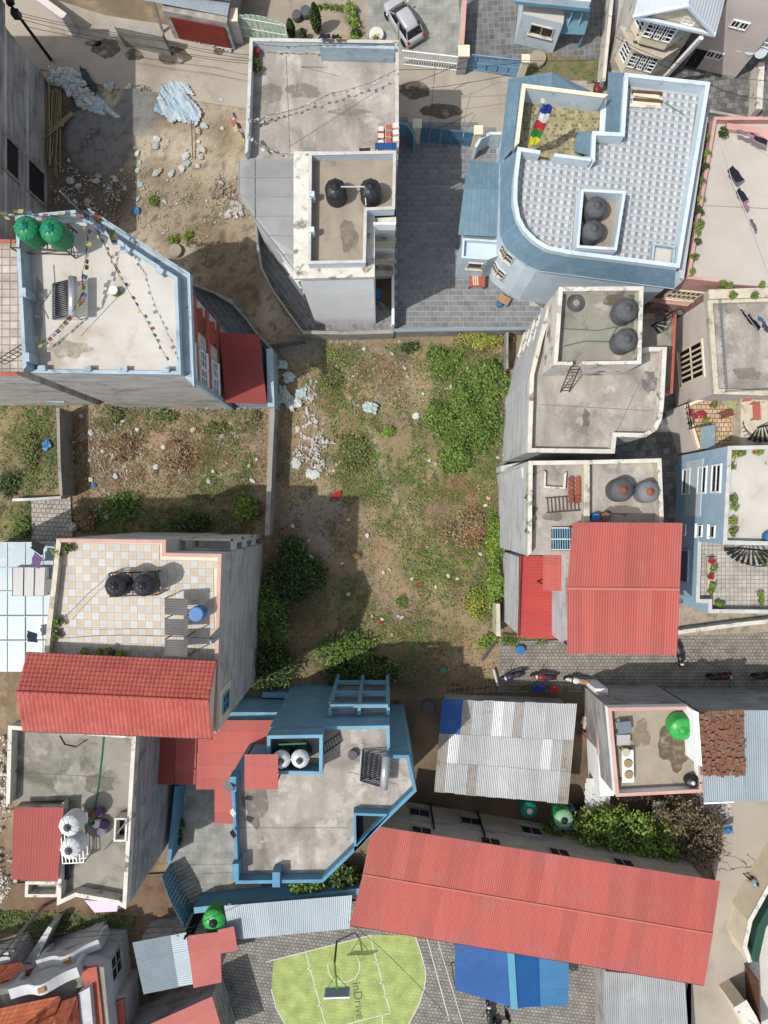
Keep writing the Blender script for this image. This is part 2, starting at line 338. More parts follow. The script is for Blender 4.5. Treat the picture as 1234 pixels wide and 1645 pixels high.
def parapets(root, poly, z0, z1, m, t=.15, skip=(), cope=None, ch=.05, co=.025, name='parapet'):
    Q = inset(poly, t); n = len(poly)
    Po, Qo = inset(poly, -co), inset(poly, t+co)
    for i in range(n):
        if i in skip: continue
        j = (i+1) % n; a, b, c, d = poly[i], poly[j], Q[j], Q[i]
        mb = MB(); v = [(*a, z0), (*b, z0), (*c, z0), (*d, z0), (*a, z1), (*b, z1), (*c, z1), (*d, z1)]
        f = [(4, 5, 6, 7), (0, 1, 5, 4), (2, 3, 7, 6)]
        if (i-1) % n in skip: f.append((3, 0, 4, 7))
        if j in skip: f.append((1, 2, 6, 5))
        mb.add(v, f); o = mb.build(name, m, root)
        if cope:
            MB().prism([Po[i], Po[j], Qo[j], Qo[i]], z1+.002, z1+ch, bot=True).build('coping', cope, o)
def block(root, poly, z0, zf, zp, wm, fm, pm=None, t=.15, skip=(), cope=None, deck='roof_deck'):
    """walls from z0 to the deck at zf and a parapet on each edge up to zp"""
    MB().prism(poly, z0, zf, top=False).build('wall', wm, root)
    d = MB().poly([(x, y, zf) for x, y in poly]).build(deck, fm, root)
    if zp > zf: parapets(root, poly, zf, zp, pm or wm, t, skip, cope)
    return d
ORD = ('first', 'second', 'third', 'fourth', 'fifth', 'sixth', 'seventh', 'eighth', 'ninth', 'tenth', 'eleventh', 'twelfth')
def edge(poly, i, s, off=0.):
    """point a fraction s along edge i, its direction and outward normal"""
    n = len(poly); A = sum(poly[k][0]*poly[(k+1) % n][1]-poly[(k+1) % n][0]*poly[k][1] for k in range(n))
    a, b = Vector(poly[i]), Vector(poly[(i+1) % n]); d = (b-a).normalized()
    nn = Vector((d.y, -d.x))*(1 if A > 0 else -1); p = a.lerp(b, s)+nn*off
    return p, d, nn
def window(root, poly, i, s, z, w, h, fm=None, gm=None, nx=2, ny=2, sill=True, hood=0., fw=.07, name='window'):
    """a framed window set on a facade edge: frame with bars, panes behind the bars, sill and hood"""
    p, d, nn = edge(poly, i, s); fm = fm or M_WHITE; gm = gm or M_GLASS
    def P(u, v, q): return (p.x+d.x*u+nn.x*q, p.y+d.y*u+nn.y*q, z+v)
    mb = MB()
    def bx(u0, u1, v0, v1, q0, q1):
        mb.add([P(u0, v0, q0), P(u1, v0, q0), P(u1, v1, q0), P(u0, v1, q0), P(u0, v0, q1), P(u1, v0, q1), P(u1, v1, q1), P(u0, v1, q1)],
               [(4, 5, 6, 7), (0, 1, 5, 4), (1, 2, 6, 5), (2, 3, 7, 6), (3, 0, 4, 7)])
    bx(-w/2-fw, w/2+fw, h/2, h/2+fw, 0, .09); bx(-w/2-fw, w/2+fw, -h/2-fw, -h/2, 0, .09)
    bx(-w/2-fw, -w/2, -h/2, h/2, 0, .088); bx(w/2, w/2+fw, -h/2, h/2, 0, .088)
    for k in range(1, nx): u = -w/2+w*k/nx; bx(u-fw*.35, u+fw*.35, -h/2, h/2, .01, .07)
    for k in range(1, ny): v = -h/2+h*k/ny; bx(-w/2, w/2, v-fw*.35, v+fw*.35, .01, .066)
    o = mb.build(name, fm, root)
    pc = []
    for k in range(nx):
        for q in range(ny):
            u0, u1 = -w/2+w*k/nx, -w/2+w*(k+1)/nx; v0, v1 = -h/2+h*q/ny, -h/2+h*(q+1)/ny
            g = MB().add([P(u0, v0, .018), P(u1, v0, .018), P(u1, v1, .018), P(u0, v1, .018)], [(0, 1, 2, 3)])
            g.build('pane', gm, o)
    if sill:
        mb = MB(); bx2 = [P(-w/2-.15, -h/2-fw-.07, 0), P(w/2+.15, -h/2-fw-.07, 0), P(w/2+.15, -h/2-fw, 0), P(-w/2-.15, -h/2-fw, 0)]
        b2 = [P(-w/2-.15, -h/2-fw-.07, .16), P(w/2+.15, -h/2-fw-.07, .16), P(w/2+.15, -h/2-fw-.01, .16), P(-w/2-.15, -h/2-fw-.01, .16)]
        mb.add(bx2+b2, [(4, 5, 6, 7), (0, 1, 5, 4), (1, 2, 6, 5), (2, 3, 7, 6), (3, 0, 4, 7)]); mb.build('sill', fm, o)
    if hood:
        mb = MB(); v = [P(-w/2-.2, h/2+.16, 0), P(w/2+.2, h/2+.16, 0), P(w/2+.2, h/2+.24, 0), P(-w/2-.2, h/2+.24, 0),
                        P(-w/2-.2, h/2+.10, hood), P(w/2+.2, h/2+.10, hood), P(w/2+.2, h/2+.17, hood), P(-w/2-.2, h/2+.17, hood)]
        mb.add(v, [(4, 5, 6, 7), (0, 1, 5, 4), (1, 2, 6, 5), (2, 3, 7, 6), (3, 0, 4, 7)]); mb.build('hood', fm, o)
    return o
def door(root, poly, i, s, z0, w, h, m, fm=None):
    p, d, nn = edge(poly, i, s); rz = math.atan2(d.y, d.x)
    o = MB().box((p.x+nn.x*.03, p.y+nn.y*.03, z0+h/2), (w, .06, h), rz).build('door', m, root)
    MB().box((p.x+nn.x*.08, p.y+nn.y*.08, z0+h*.48), (.05, .05, .16), rz).build('handle', M_GALV, o)
    return o
def sheets(root, c4, nu, nv, m, pitch=.15, amp=.009, lap=.06, name='roof_sheet', mats=None, jit=.0, rows=None, gap=.012):
    """corrugated sheets: c4 = corners (p00,p10,p11,p01); ribs run along v; nu columns, nv rows lapped like shingles"""
    p00, p10, p11, p01 = [Vector(p) for p in c4]; out = []
    rows = rows or [i/nv for i in range(nv+1)]
    def S(u, v): return (p00.lerp(p10, u)).lerp(p01.lerp(p11, u), v)
    nrm = (p10-p00).cross(p01-p00).normalized()
    if nrm.z < 0: nrm = -nrm
    wid = (p10-p00).length; ln = (p01-p00).length
    for r in range(nv):
        for c in range(nu):
            u0, u1 = c/nu, (c+1)/nu; v0, v1 = rows[r], min(1.0 if r == nv-1 else 2., rows[r+1]+lap/ln)
            k = max(3, int(round(wid*(u1-u0)/pitch*4))); mb = MB(); vs = []
            lift = r*.014+(c % 2)*.006
            j0 = random.uniform(-jit, jit)/ln; j1 = random.uniform(-jit, jit)/ln
            for i in range(k+1):
                u = u0+(u1-u0)*i/k+(gap/wid if i == k else 0); h = amp*math.sin((u*wid)/pitch*2*math.pi)+lift
                vs += [S(u, v0+j0)+nrm*(h+.02), S(u, v1+j1)+nrm*(h+.004)]
            mb.add(vs, [(2*i, 2*i+2, 2*i+3, 2*i+1) for i in range(k)])
            mm = m
            if mats and (r, c) in mats: mm = mats[(r, c)]
            out.append(mb.build(name, mm, root))
    return out
def grid_tiles(root, c4, nu, nv, m, t=.03, name='roof_tiles', round_=.03, over=.25):
    """small tiles joined in one part, each a separate lapped island"""
    p00, p10, p11, p01 = [Vector(p) for p in c4]; mb = MB()
    nrm = (p10-p00).cross(p01-p00).normalized()
    if nrm.z < 0: nrm = -nrm
    def S(u, v): return (p00.lerp(p10, u)).lerp(p01.lerp(p11, u), v)
    for r in range(nv):
        for c in range(nu):
            u0, u1 = c/nu, (c+.97)/nu; v0, v1 = r/nv, min(1., (r+1+over)/nv); um = (u0+u1)/2
            a = nrm*t; b = nrm*.006; q = nrm*round_
            vs = [S(u0, v0)+b, S(um, v0)+b+q, S(u1, v0)+b, S(u0, v1)+a, S(um, v1)+a+q, S(u1, v1)+a, S(u0, v1), S(um, v1)+q*.3, S(u1, v1)]
            mb.add(vs, [(0, 1, 4, 3), (1, 2, 5, 4), (3, 4, 7, 6), (4, 5, 8, 7)])
    o = mb.build(name, m, root); o['kind'] = 'stuff'; return o
def ribbon_wall(name, label, cat, pts, z, t, m, cope=None, z0=0., group=None, closed=False):
    """a free-standing wall along a line of ground pixels"""
    P = [W(x, y, z) for x, y in pts]; root = thing(name, label, cat, (P[0].x, P[0].y, z0), group=group)
    for k, (a, b) in enumerate(zip(P[:-1], P[1:])):
        d = (b-a).normalized(); n = Vector((-d.y, d.x, 0))*t/2; e = d*(t/2 if k < len(P)-2 else 0)
        q = [(a-n), (b+e-n), (b+e+n), (a+n)]; zz = z-.003*(k % 2)
        MB().prism([(v.x, v.y) for v in q], z0-.3, zz).build('wall_panel', m, root)
        if cope:
            n2 = n*1.25; q = [(a-n2), (b+e-n2), (b+e+n2), (a+n2)]
            MB().prism([(v.x, v.y) for v in q], zz+.002, zz+.06, bot=True).build('coping', cope, root)
    return root
# ============================================================= SETTING
struct('ground', MB().poly([(-160, -160, -.2), (160, -160, -.2), (160, 160, -.2), (-160, 160, -.2)]), M_DIRT)
def sheet(name, pts, z, m):
    return struct(name, MB().poly([(*p, z) for p in PW(pts)]), m)
sheet('street', [(-260, -60), (60, -10), (170, 25), (400, 60), (640, 85), (840, 118), (1010, 120), (1010, 230), (640, 232), (640, 185),
                 (400, 175), (200, 146), (70, 112), (-260, 40)], .012, M_ROAD)
sheet('road', [(1120, 1262), (1460, 1235), (1460, 1900), (1060, 1900), (1100, 1600), (1150, 1420)], .012, M_ROAD2)
sheet('brick_lane', [(804, 1030), (925, 1028), (1090, 1005), (1460, 975), (1460, 1112), (984, 1112), (800, 1112)], .012, M_HEX)
sheet('paved_yard', [(330, 1462), (700, 1440), (1110, 1520), (1112, 1900), (330, 1900)], .012, M_HEXG)
sheet('paved_forecourt', [(735, -40), (990, -40), (985, 112), (840, 128), (742, 108)], .02, M_YARD)
sheet('parking_court', [(592, -40), (735, -40), (742, 108), (640, 95), (592, 80)], .02, M_YARDF)
sheet('garden_path', [(372, -40), (592, -40), (592, 92), (372, 78)], .016, M_DECKS)
sheet('tiled_court', [(1075, 70), (1260, 60), (1260, 215), (1075, 205)], .02, M_YARD2)
sheet('alley', [(1030, 455), (1105, 450), (1115, 1010), (1060, 1030), (1000, 900), (985, 735), (1000, 690)], .016, M_YARD2)
sheet('side_alley', [(955, -40), (1030, -40), (1030, 150), (975, 150)], .016, M_RAWD)
sheet('brick_patio', [(52, 799), (114, 797), (119, 880), (52, 880)], .12, M_BPAT)
sheet('front_yard', [(284, 1250), (420, 1240), (420, 1430), (590, 1425), (590, 1442), (312, 1462), (270, 1385)], .02, M_YARDF)
sheet('stone_path', [(1080, 970), (1460, 960), (1460, 1006), (1080, 1022)], .024, mat('random_stone_paving', (196, 182, 160), (176, 160, 140), 2.5, fine=.15, c3=(150, 140, 122), s3=1.2))
sheet('side_yard', [(410, 330), (520, 420), (632, 500), (632, 536), (486, 536), (440, 470), (413, 410)], .03, M_PAVBED)
sheet('porch_yard', [(300, 455), (372, 480), (412, 530), (438, 560), (438, 655), (330, 655)], .03, M_PAVBED)
sheet('mud_lane', [(-60, 1425), (310, 1400), (320, 1475), (-60, 1462)], .008, mat('brown_mud', (146, 122, 98), (124, 100, 80), .8, c3=(120, 84, 70), s3=.4, fine=.15))

# uneven lots: earth, straw and moss tints, plot shade painted into the dark soil, in a mesh of small bumps
def lerp3(a, b, t): return tuple(a[i]+(b[i]-a[i])*t for i in range(3))
EARTH, TAN, STRAW, PINKR, GREY, MOSS, DSOIL_SHADE = [C(c, .6)[:3] for c in
    ((146, 126, 101), (202, 187, 162), (172, 149, 117), (190, 166, 146), (138, 137, 133), (104, 114, 68), (100, 87, 71))]
def blobs(x, y, L):
    s = 0.
    for bx, by, rx, ry, w in L:
        q = ((x-bx)/rx)**2+((y-by)/ry)**2
        if q < 1: s += w*(1-q)**.7
    return s
def lot(name, poly, tintf, step=.26, z=-.06, bump=.07):
    P = PW(poly); xs = [p[0] for p in P]; ys = [p[1] for p in P]
    x0, x1, y0, y1 = min(xs), max(xs), min(ys), max(ys); nx, ny = int((x1-x0)/step)+2, int((y1-y0)/step)+2
    idx = {}; mb = MB(); cols = []
    def vert(i, j):
        if (i, j) in idx: return idx[i, j]
        x, y = x0+i*step, y0+j*step; n = noise.noise(Vector((x*.5, y*.5, 3)))*.6+noise.noise(Vector((x*1.7, y*1.7, 9)))*.4
        px, py = x*CF/CH+617, 822.5-y*CF/CH
        c, dz = tintf(px, py, noise.noise(Vector((x*.45, y*.45, 1.3))), noise.noise(Vector((x*1.5, y*1.5, 5.1))), noise.noise(Vector((x*3.4, y*3.4, 8.))))
        idx[i, j] = len(mb.v); mb.v.append((x, y, z+bump*(.5+n)*.5+dz)); cols.append((*c, 1)); return idx[i, j]
    for i in range(nx):
        for j in range(ny):
            if inside(x0+(i+.5)*step, y0+(j+.5)*step, P): mb.f.append((vert(i, j), vert(i+1, j), vert(i+1, j+1), vert(i, j+1)))
    me = mb.mesh(name, M_LOT, True); a = me.color_attributes.new('tint', 'FLOAT_COLOR', 'POINT')
    a.data.foreach_set('color', np.array(cols, dtype=np.float32).ravel())
    o = obj(name, me); o['kind'] = 'structure'; return o
CENTER = [(436, 540), (850, 540), (835, 640), (815, 745), (812, 1000), (804, 1112), (650, 1125), (370, 1120), (415, 860), (440, 655)]
LEFT = [(-160, 560), (445, 560), (432, 868), (-160, 880)]
PLOT = [(30, 95), (75, 111), (200, 144), (450, 176), (450, 400), (505, 548), (430, 600), (430, 655), (300, 480), (100, 470), (30, 400)]
GREENS_C = [(760, 660, 75, 130, .9), (700, 560, 90, 40, .35), (545, 600, 60, 70, .45), (570, 730, 60, 90, .55), (640, 800, 60, 80, .4), (720, 900, 90, 60, .6),
            (790, 880, 30, 140, .7), (660, 720, 40, 70, .3), (500, 560, 40, 25, .4), (550, 980, 60, 60, .3), (700, 1000, 50, 60, .2), (610, 1040, 90, 60, .5), (740, 780, 60, 60, .3)]
def tint_c(x, y, a, b, c):
    col = lerp3(EARTH, STRAW, min(1, max(0, .5+a*1.2)))
    col = lerp3(col, PINKR, min(1, max(0, b*1.2+.1)) * (1 if (x < 560 and y < 900) or y < 640 else .4))
    g = min(.85, max(0, blobs(x, y, GREENS_C)*.9+b*.5+c*.5)); col = lerp3(col, MOSS, g)
    if y < 900:
        pd = abs((x-560)-(y-640)*.52-8*math.sin(y*.03)); col = lerp3(col, TAN, max(0, .6-pd/16)*(1 if 600 < y < 860 else 0))
    d = blobs(x, y, [(470, 940, 60, 90, 1.), (420, 1060, 60, 60, 1.), (560, 1070, 90, 60, .7), (670, 1090, 60, 40, .9)]); col = lerp3(col, DSOIL_SHADE, min(.8, d))
    gg = blobs(x, y, [(515, 820, 45, 28, .9), (505, 870, 30, 35, .9), (485, 560, 45, 30, 1.), (470, 830, 40, 40, .4)]); col = lerp3(col, GREY, min(.8, max(0, gg*(.8+b+c))))
    return col, .12*min(1, gg)
def tint_l(x, y, a, b, c):
    col = lerp3(EARTH, STRAW, min(1, max(0, .5+a*1.4)))
    if x > 100: col = lerp3(col, PINKR, min(.9, max(0, .25+b*1.3)))
    g = blobs(x, y, [(220, 830, 120, 40, .6), (350, 780, 90, 80, .6), (350, 680, 90, 40, .3), (60, 740, 50, 80, .6), (30, 840, 60, 60, .7), (30, 680, 60, 60, .3), (200, 670, 60, 40, .3)])
    col = lerp3(col, MOSS, min(.9, max(0, g+b*.45+c*.5)))
    return col, 0
def tint_p(x, y, a, b, c):
    col = lerp3(TAN, EARTH, min(1, max(0, .25+a*1.1)))
    d = blobs(x, y, [(130, 280, 90, 120, .9), (280, 320, 110, 70, .6), (370, 420, 70, 90, .8), (100, 160, 60, 50, .7), (360, 500, 70, 60, .6), (150, 130, 60, 20, .6)]); col = lerp3(col, DSOIL_SHADE if x < 220 else EARTH, min(.85, d))  # left patch: dark soil plus the grey building's shade painted in
    gv = blobs(x, y, [(160, 225, 60, 62, 2.2), (225, 175, 40, 48, 1.6)]); col = lerp3(col, GREY, min(1, gv)); 
    col = lerp3(col, MOSS, max(0, min(.5, c*.9-.15)) if y > 280 else 0)
    col = lerp3(col, DSOIL_SHADE, max(0, min(.7, b*1.4+c*.8-.1)) if y > 230 or x < 230 else max(0, min(.35, c)))
    return col, .3*min(1, gv)
lot('vacant_lot', CENTER, tint_c); lot('weedy_lot', LEFT, tint_l); lot('building_plot', PLOT, tint_p)
lot('garden_bed', [(838, 82), (980, 100), (975, 135), (838, 124)], lambda x, y, a, b, c: (lerp3(EARTH, MOSS, min(1, max(0, .45+b))), 0), z=.04)
lot('shed_ground', [(640, 1095), (965, 1108), (1140, 1290), (1120, 1420), (640, 1330)], lambda x, y, a, b, c: (lerp3(DSOIL_SHADE, EARTH, min(1, max(0, .4+a))), 0))
lot('verge', [(-60, 1448), (215, 1452), (212, 1500), (-60, 1500)], lambda x, y, a, b, c: (lerp3(DSOIL_SHADE, MOSS, min(1, max(0, .6+b))), 0))
def stains(px, py, pieces, z, m, name='damp_patch', seed=1):
    """an uneven damp stain lying on the paving"""
    rr = random.Random(seed); pts = []; n = 22
    for i in range(n):
        t = i/n*2*math.pi; x = px+pieces[0]*math.cos(t); y = py+pieces[1]*math.sin(t); k = 1+.3*noise.noise(Vector((math.cos(t)*1.7+seed, math.sin(t)*1.7, seed*2.3)))+rr.uniform(-.07, .07)
        pts.append((px+(x-px)*k, py+(y-py)*k))
    o = MB().poly([(*p, z) for p in PW(pts, z)]).build(name, m); o['kind'] = 'structure'; return o
for i, (x, y, a, b) in enumerate(((172, 78, 24, 14), (216, 88, 14, 9), (282, 90, 26, 15), (150, 70, 14, 5), (665, 145, 26, 14), (352, 82, 9, 6), (710, 178, 34, 12))):
    stains(x, y, (a, b), .018, M_WET, seed=i)

# pavers of the dark courtyard, laid one by one
YARD_B = [(632, 186), (805, 200), (812, 380), (835, 470), (880, 500), (880, 532), (632, 534)]
sheet('courtyard', YARD_B, .010, M_PAVBED)
court = bpy.data.objects['courtyard']
pw, ph = .56, .40; YB = PW(YARD_B); pm = MB().box((0, 0, 0), (pw-.05, ph-.05, .05)).mesh('paver', M_PAVER)
x0 = min(p[0] for p in YB); x1 = max(p[0] for p in YB); y0 = min(p[1] for p in YB); y1 = max(p[1] for p in YB)
cells = []; j = 0; y = y0+ph/2
while y < y1:
    x = x0+pw/2+(pw/2 if j % 2 else 0)
    while x < x1:
        if all(inside(x+dx, y+dy, YB) for dx in (-pw*.4, pw*.4) for dy in (-ph*.4, ph*.4)): cells.append((x, y))
        x += pw
    y += ph; j += 1
hid = lambda x, y: x*CF/CH+617 > 806
cells.sort(key=lambda c: (hid(*c), -c[1]))
rest = MB()
for k, (x, y) in enumerate(cells):
    if k < 296:
        o = obj('paver', pm, court, (x, y, .02+random.uniform(-.004, .004)), random.uniform(-.012, .012))
    else: rest.box((x, y, .02+random.uniform(-.004, .004)), (pw-.05, ph-.05, .05), random.uniform(-.012, .012))
if rest.v:
    o = rest.build('pavers', mat('dark_grey_paver_rest', (146, 148, 150), (130, 133, 136), 2., k=.62, isl=.16, fine=.1, bump=.3), court); o['kind'] = 'stuff'
for nm, poly in (('side_yard', [(410, 330), (520, 420), (632, 500), (632, 536), (486, 536), (440, 470), (413, 410)]), ('porch_yard', [(300, 455), (372, 480), (412, 530), (438, 560), (438, 655), (330, 655)])):
    mb = MB(); Y = PW(poly); ca, sa = math.cos(-.95), math.sin(-.95)
    for i in range(-60, 60):
        for j in range(-60, 60):
            u, v = i*.56+(.28 if j % 2 else 0), j*.4; x, y = u*ca-v*sa-9, u*sa+v*ca+14
            if inside(x, y, Y): mb.box((x, y, .045), (.51, .35, .03), -.95)
    o = mb.build('pavers', MATS['dark_grey_paver_rest'], bpy.data.objects[nm]); o['kind'] = 'stuff'

# cracks in the right hand road
rc = random.Random(4); mb = MB()
for x0_, y0_, x1_, y1_ in ((1118, 1402, 1170, 1396), (1170, 1396, 1224, 1388), (1150, 1368, 1200, 1386), (1190, 1384, 1212, 1398), (1200, 1372, 1216, 1388), (1160, 1380, 1180, 1400)):
    P = [W(x0_+(x1_-x0_)*i/7+rc.uniform(-2, 2), y0_+(y1_-y0_)*i/7+rc.uniform(-3, 3)) for i in range(8)]
    for a, b in zip(P[:-1], P[1:]): d = (b-a).normalized(); n = Vector((-d.y, d.x, 0))*rc.uniform(.012, .035); mb.add([(v.x, v.y, .018) for v in (a-n, b-n, b+n, a+n)], [(0, 1, 2, 3)])
o = mb.build('road_cracks', mat('crack_dirt', (96, 88, 76), None, bump=0)); o['kind'] = 'structure'
# ============================================================= HOUSES, upper half of the photograph
def house(name, label, poly, cat='house'):
    c = cen(poly); return thing(name, label, cat, (c[0], c[1], 0))
def up(pts, z): return [W(x, y, z) for x, y in pts]
def slab(root, pts, z, t, m, name='ledge'):
    return MB().prism(PW(pts, z), z-t, z, bot=True).build(name, m, root)

# ---- grey concrete building at the upper left corner (roof out of frame)
gp = PW([(75, 128), (76, 440), (-260, 460), (-260, 128)])
g = house('concrete_building', 'tall unpainted grey concrete building at the upper left corner beside the bamboo poles', gp)
block(g, gp, -.3, 12., 12.8, M_RAWD, M_DECK)
window(g, gp, 0, .58, 1.8, 2.2, 2.6, M_RAWD, M_DARK, 1, 1, sill=False, fw=.2)
window(g, gp, 0, .58, 5.2, 2.2, 1.8, M_RAWD, M_DARK, 1, 1, sill=False, fw=.2)
window(g, gp, 0, .04, 8.2, .9, 1.2, M_OLDW, M_BRICKR, 1, 1, fw=.12)
MB().prism(PW([(75, 96), (75, 127.6), (40, 127.6), (40, 96)]), 5.9, 9., bot=True).build('balcony', M_RAWD, g)
for z in (3., 6., 9.): p = gp[0]; q = gp[1]; MB().bar((p[0]+.03, p[1], z), (q[0]+.03, q[1], z), .06, .3).build('floor_band', M_RAW, g)

# ---- tiled terrace house at the left edge
kp = PW([(27, 386), (30, 603), (-240, 603), (-240, 380)], 11.8)
k_ = house('terrace_house', 'low grey house with patterned tile terrace at the left edge', kp)
M_OCT = tilemat('octagon_terrace_tiles', ((224, 214, 200), (200, 186, 174)), .48, mortar=(160, 146, 138), msz=.035, off=0.)
block(k_, kp, -.3, 11.2, 11.8, M_RAW, M_OCT, M_CREAMB, skip=(0,), cope=M_BRICKR)
def railing(root, a, b, h, m, n=8, name='railing'):
    a, b = Vector(a), Vector(b); mb = MB(); u = Vector((0, 0, h))
    mb.bar(a+u, b+u, .05); mb.bar(a+u*.5, b+u*.5, .035)
    for i in range(n+1): p = a.lerp(b, i/n); mb.bar(p, p+u, .035)
    return mb.build(name, m, root)
railing(k_, W(8, 585, 11.2), W(48, 560, 11.2), 1., M_STEEL, 6)
for q in ((2, 555), (25, 578)): pass
slab(k_, [(-20, 600), (46, 555), (50, 572), (0, 606)], 10.7, .1, M_BRICKR, 'stair_roof')
slab(k_, [(70, 641), (100, 641), (104, 647), (74, 645)], 1.9, .12, M_LBLUE, 'ledge')

# ---- pale blue house with flags, left
jp = PW([(24, 346), (122, 337), (278, 437), (284, 597), (37, 594)], 14.)
jh = house('flag_roof_house', 'four storey pale blue house with prayer flags and green tanks on its concrete roof', jp)
MB().prism(jp, -.3, 12.8, top=False).build('wall', M_RAW, jh)
MB().poly([(x, y, 12.8) for x, y in jp]).build('roof_deck', M_DECKL, jh)
parapets(jh, jp, 12.8, 13.15, M_LBLUE, .2, skip=(4, 0))
parapets(jh, jp, 12.8, 14., M_LBLUE, .2, skip=(1, 2, 3), name='tall_parapet')
oj = inset(jp, -.62)
for i in (1, 2):     # projecting gutter ledge on the street fronts
    MB().prism([jp[i], jp[i+1], oj[i+1], oj[i]], 12.2, 12.45, bot=True).build('gutter_ledge', M_LBLUE, jh)
    a, b, c, d = oj[i], oj[i+1], inset(jp, -.54)[i+1], inset(jp, -.54)[i]
    MB().prism([a, b, c, d], 12.452, 12.75).build('gutter_lip', M_LBLUE, jh)
for s in (.15, .5, .85): p, d, n = edge(jp, 1, s, -.25); MB().box((p.x, p.y, 13.1), (.45, .3, .6), math.atan2(d.y, d.x)).build('pier', M_LBLUE, jh)
for s in (.1, .38, .62, .92): p, d, n = edge(jp, 3, s, -.25); MB().box((p.x, p.y, 13.05), (.45, .3, .5), math.atan2(d.y, d.x)).build('pier', M_LBLUE, jh)
for s in (.08, .5, .92): p, d, n = edge(jp, 4, s, -.22); MB().box((p.x, p.y, 13.4), (.5, .35, 1.25), math.atan2(d.y, d.x)).build('pier', M_LBLUE, jh)
# street front: red bands, blue panels and white windows on three storeys
p, d, n = edge(jp, 2, .5)
for z in (3.4, 6.6, 9.8):
    a, b = edge(jp, 2, .02, .06)[0], edge(jp, 2, .98, .06)[0]; MB().bar((*a, z), (*b, z), .12, .7).build('red_band', M_BRICKR, jh)
for z in (5.0, 8.2, 11.2):
    a, b = edge(jp, 2, .52, .03)[0], edge(jp, 2, .98, .03)[0]; MB().bar((*a, z), (*b, z), .06, 1.9).build('wall_panel', M_LBLUE, jh)
    for s in (.66, .86): window(jh, inset(jp, -.06), 2, s, z, .95, 1.5, M_WHITE, M_GLASS, 2, 3)
    window(jh, jp, 2, .25, z, 1.1, 1.6, M_BRICKR, M_GLASS, 2, 2, hood=.4)
a = edge(jp, 2, .995, .12)[0]; MB().box((a.x, a.y, 5.5), (.3, .3, 11.), 0).build('corner_column', M_LBLUE, jh)
# porch with red sheet roof beside it
pp = PW([(354, 536), (416, 536), (428, 648), (364, 648)], 3.4)
MB().prism(inset(pp, .25), -.3, 3.2, top=False).build('porch_wall', M_LBLUE, jh)
sheets(jh, [(*pp[1], 3.2), (*pp[2], 3.2), (*pp[3], 3.7), (*pp[0], 3.7)], 5, 1, M_REDD, name='porch_roof_sheet')
MB().prism(PW([(428, 560), (438, 560), (441, 654), (430, 654)], 2.6), -.3, 2.6).build('porch_side_wall', M_LBLUE, jh)

# ---- house with bare terrace and two black tanks, upper middle
ap = PW([(402, 62), (640, 66), (640, 245), (394, 248)], 9.3)
bh = house('tank_roof_house', 'white and grey house with bare concrete terrace and black tanks on its upper roof', ap)
MB().prism(ap, -.3, 8.4, top=False).build('wall', M_RAWP, bh)
MB().poly([(x, y, 8.4) for x, y in ap]).build('terrace_deck', M_DECK, bh)
parapets(bh, ap, 8.4, 9.3, M_PBLUE, .16, skip=(2,), cope=M_COPE)
a, b = W(514, 75, 9.5), W(634, 78, 9.5); MB().bar((a.x, a.y-.1, 9.1), (b.x, b.y-.1, 9.1), .18, 1.3).build('raised_parapet', M_LBLUE, bh)
bp = PW([(479, 246), (637, 244), (636, 346), (600, 348), (600, 440), (479, 442)], 11.3)
MB().prism(bp, -.3, 11.1, top=False).build('tower_wall', M_WHITE, bh)
o_ = PW([(474, 246), (600, 246), (600, 443), (474, 446)], 11.3)
MB().prism(inset(o_, -.08), 11.1, 11.35, bot=True).build('roof_slab', M_OLDW, bh)
tp = PW([(497, 246), (636, 243), (634, 336), (589, 338), (587, 422), (495, 424)], 12.15)
MB().poly([(x, y, 11.42) for x, y in tp]).build('roof_deck', M_DECKS, bh)
parapets(bh, tp, 11.3, 12.15, M_PBLUE, .13, cope=M_COPE)
for s in (.3, .62): p, d, n = edge(tp, 5, s, -.2); MB().box((p.x, p.y, 11.9), (.3, .3, .95)).build('pier', M_PBLUE, bh)
# open stair landings on its east side
for z, nm in ((11.0, 'landing'), (8.0, 'landing'), (5.0, 'landing'), (2.6, 'landing')):
    q = [W(599, 348, 11.3), W(636, 346, 11.3), W(636, 362, 11.3), W(599, 362, 11.3)]
    o = MB().prism([(v.x+.02, v.y) for v in q], z-.15, z, bot=True).build(nm, M_OLDW, bh)
    a, b = q[3], q[2]; MB().bar((a.x+.04, a.y-.06, z+.3), (b.x-.02, b.y-.06, z+.3), .12, .9).build('landing_parapet', M_CREAMB if z < 9 else M_WHITE, o)
yw = PW([(634, 362), (638, 362), (638, 440), (634, 440)], 11.3)
MB().prism(PW([(629, 440), (633, 440), (633, 531), (629, 531)]), -.3, 1.8).build('yard_wall', M_WHITE, bh)
window(bh, bp, 2, .68, 10.2, .9, .7, M_WHITE, M_GLASS, 2, 1, sill=False)
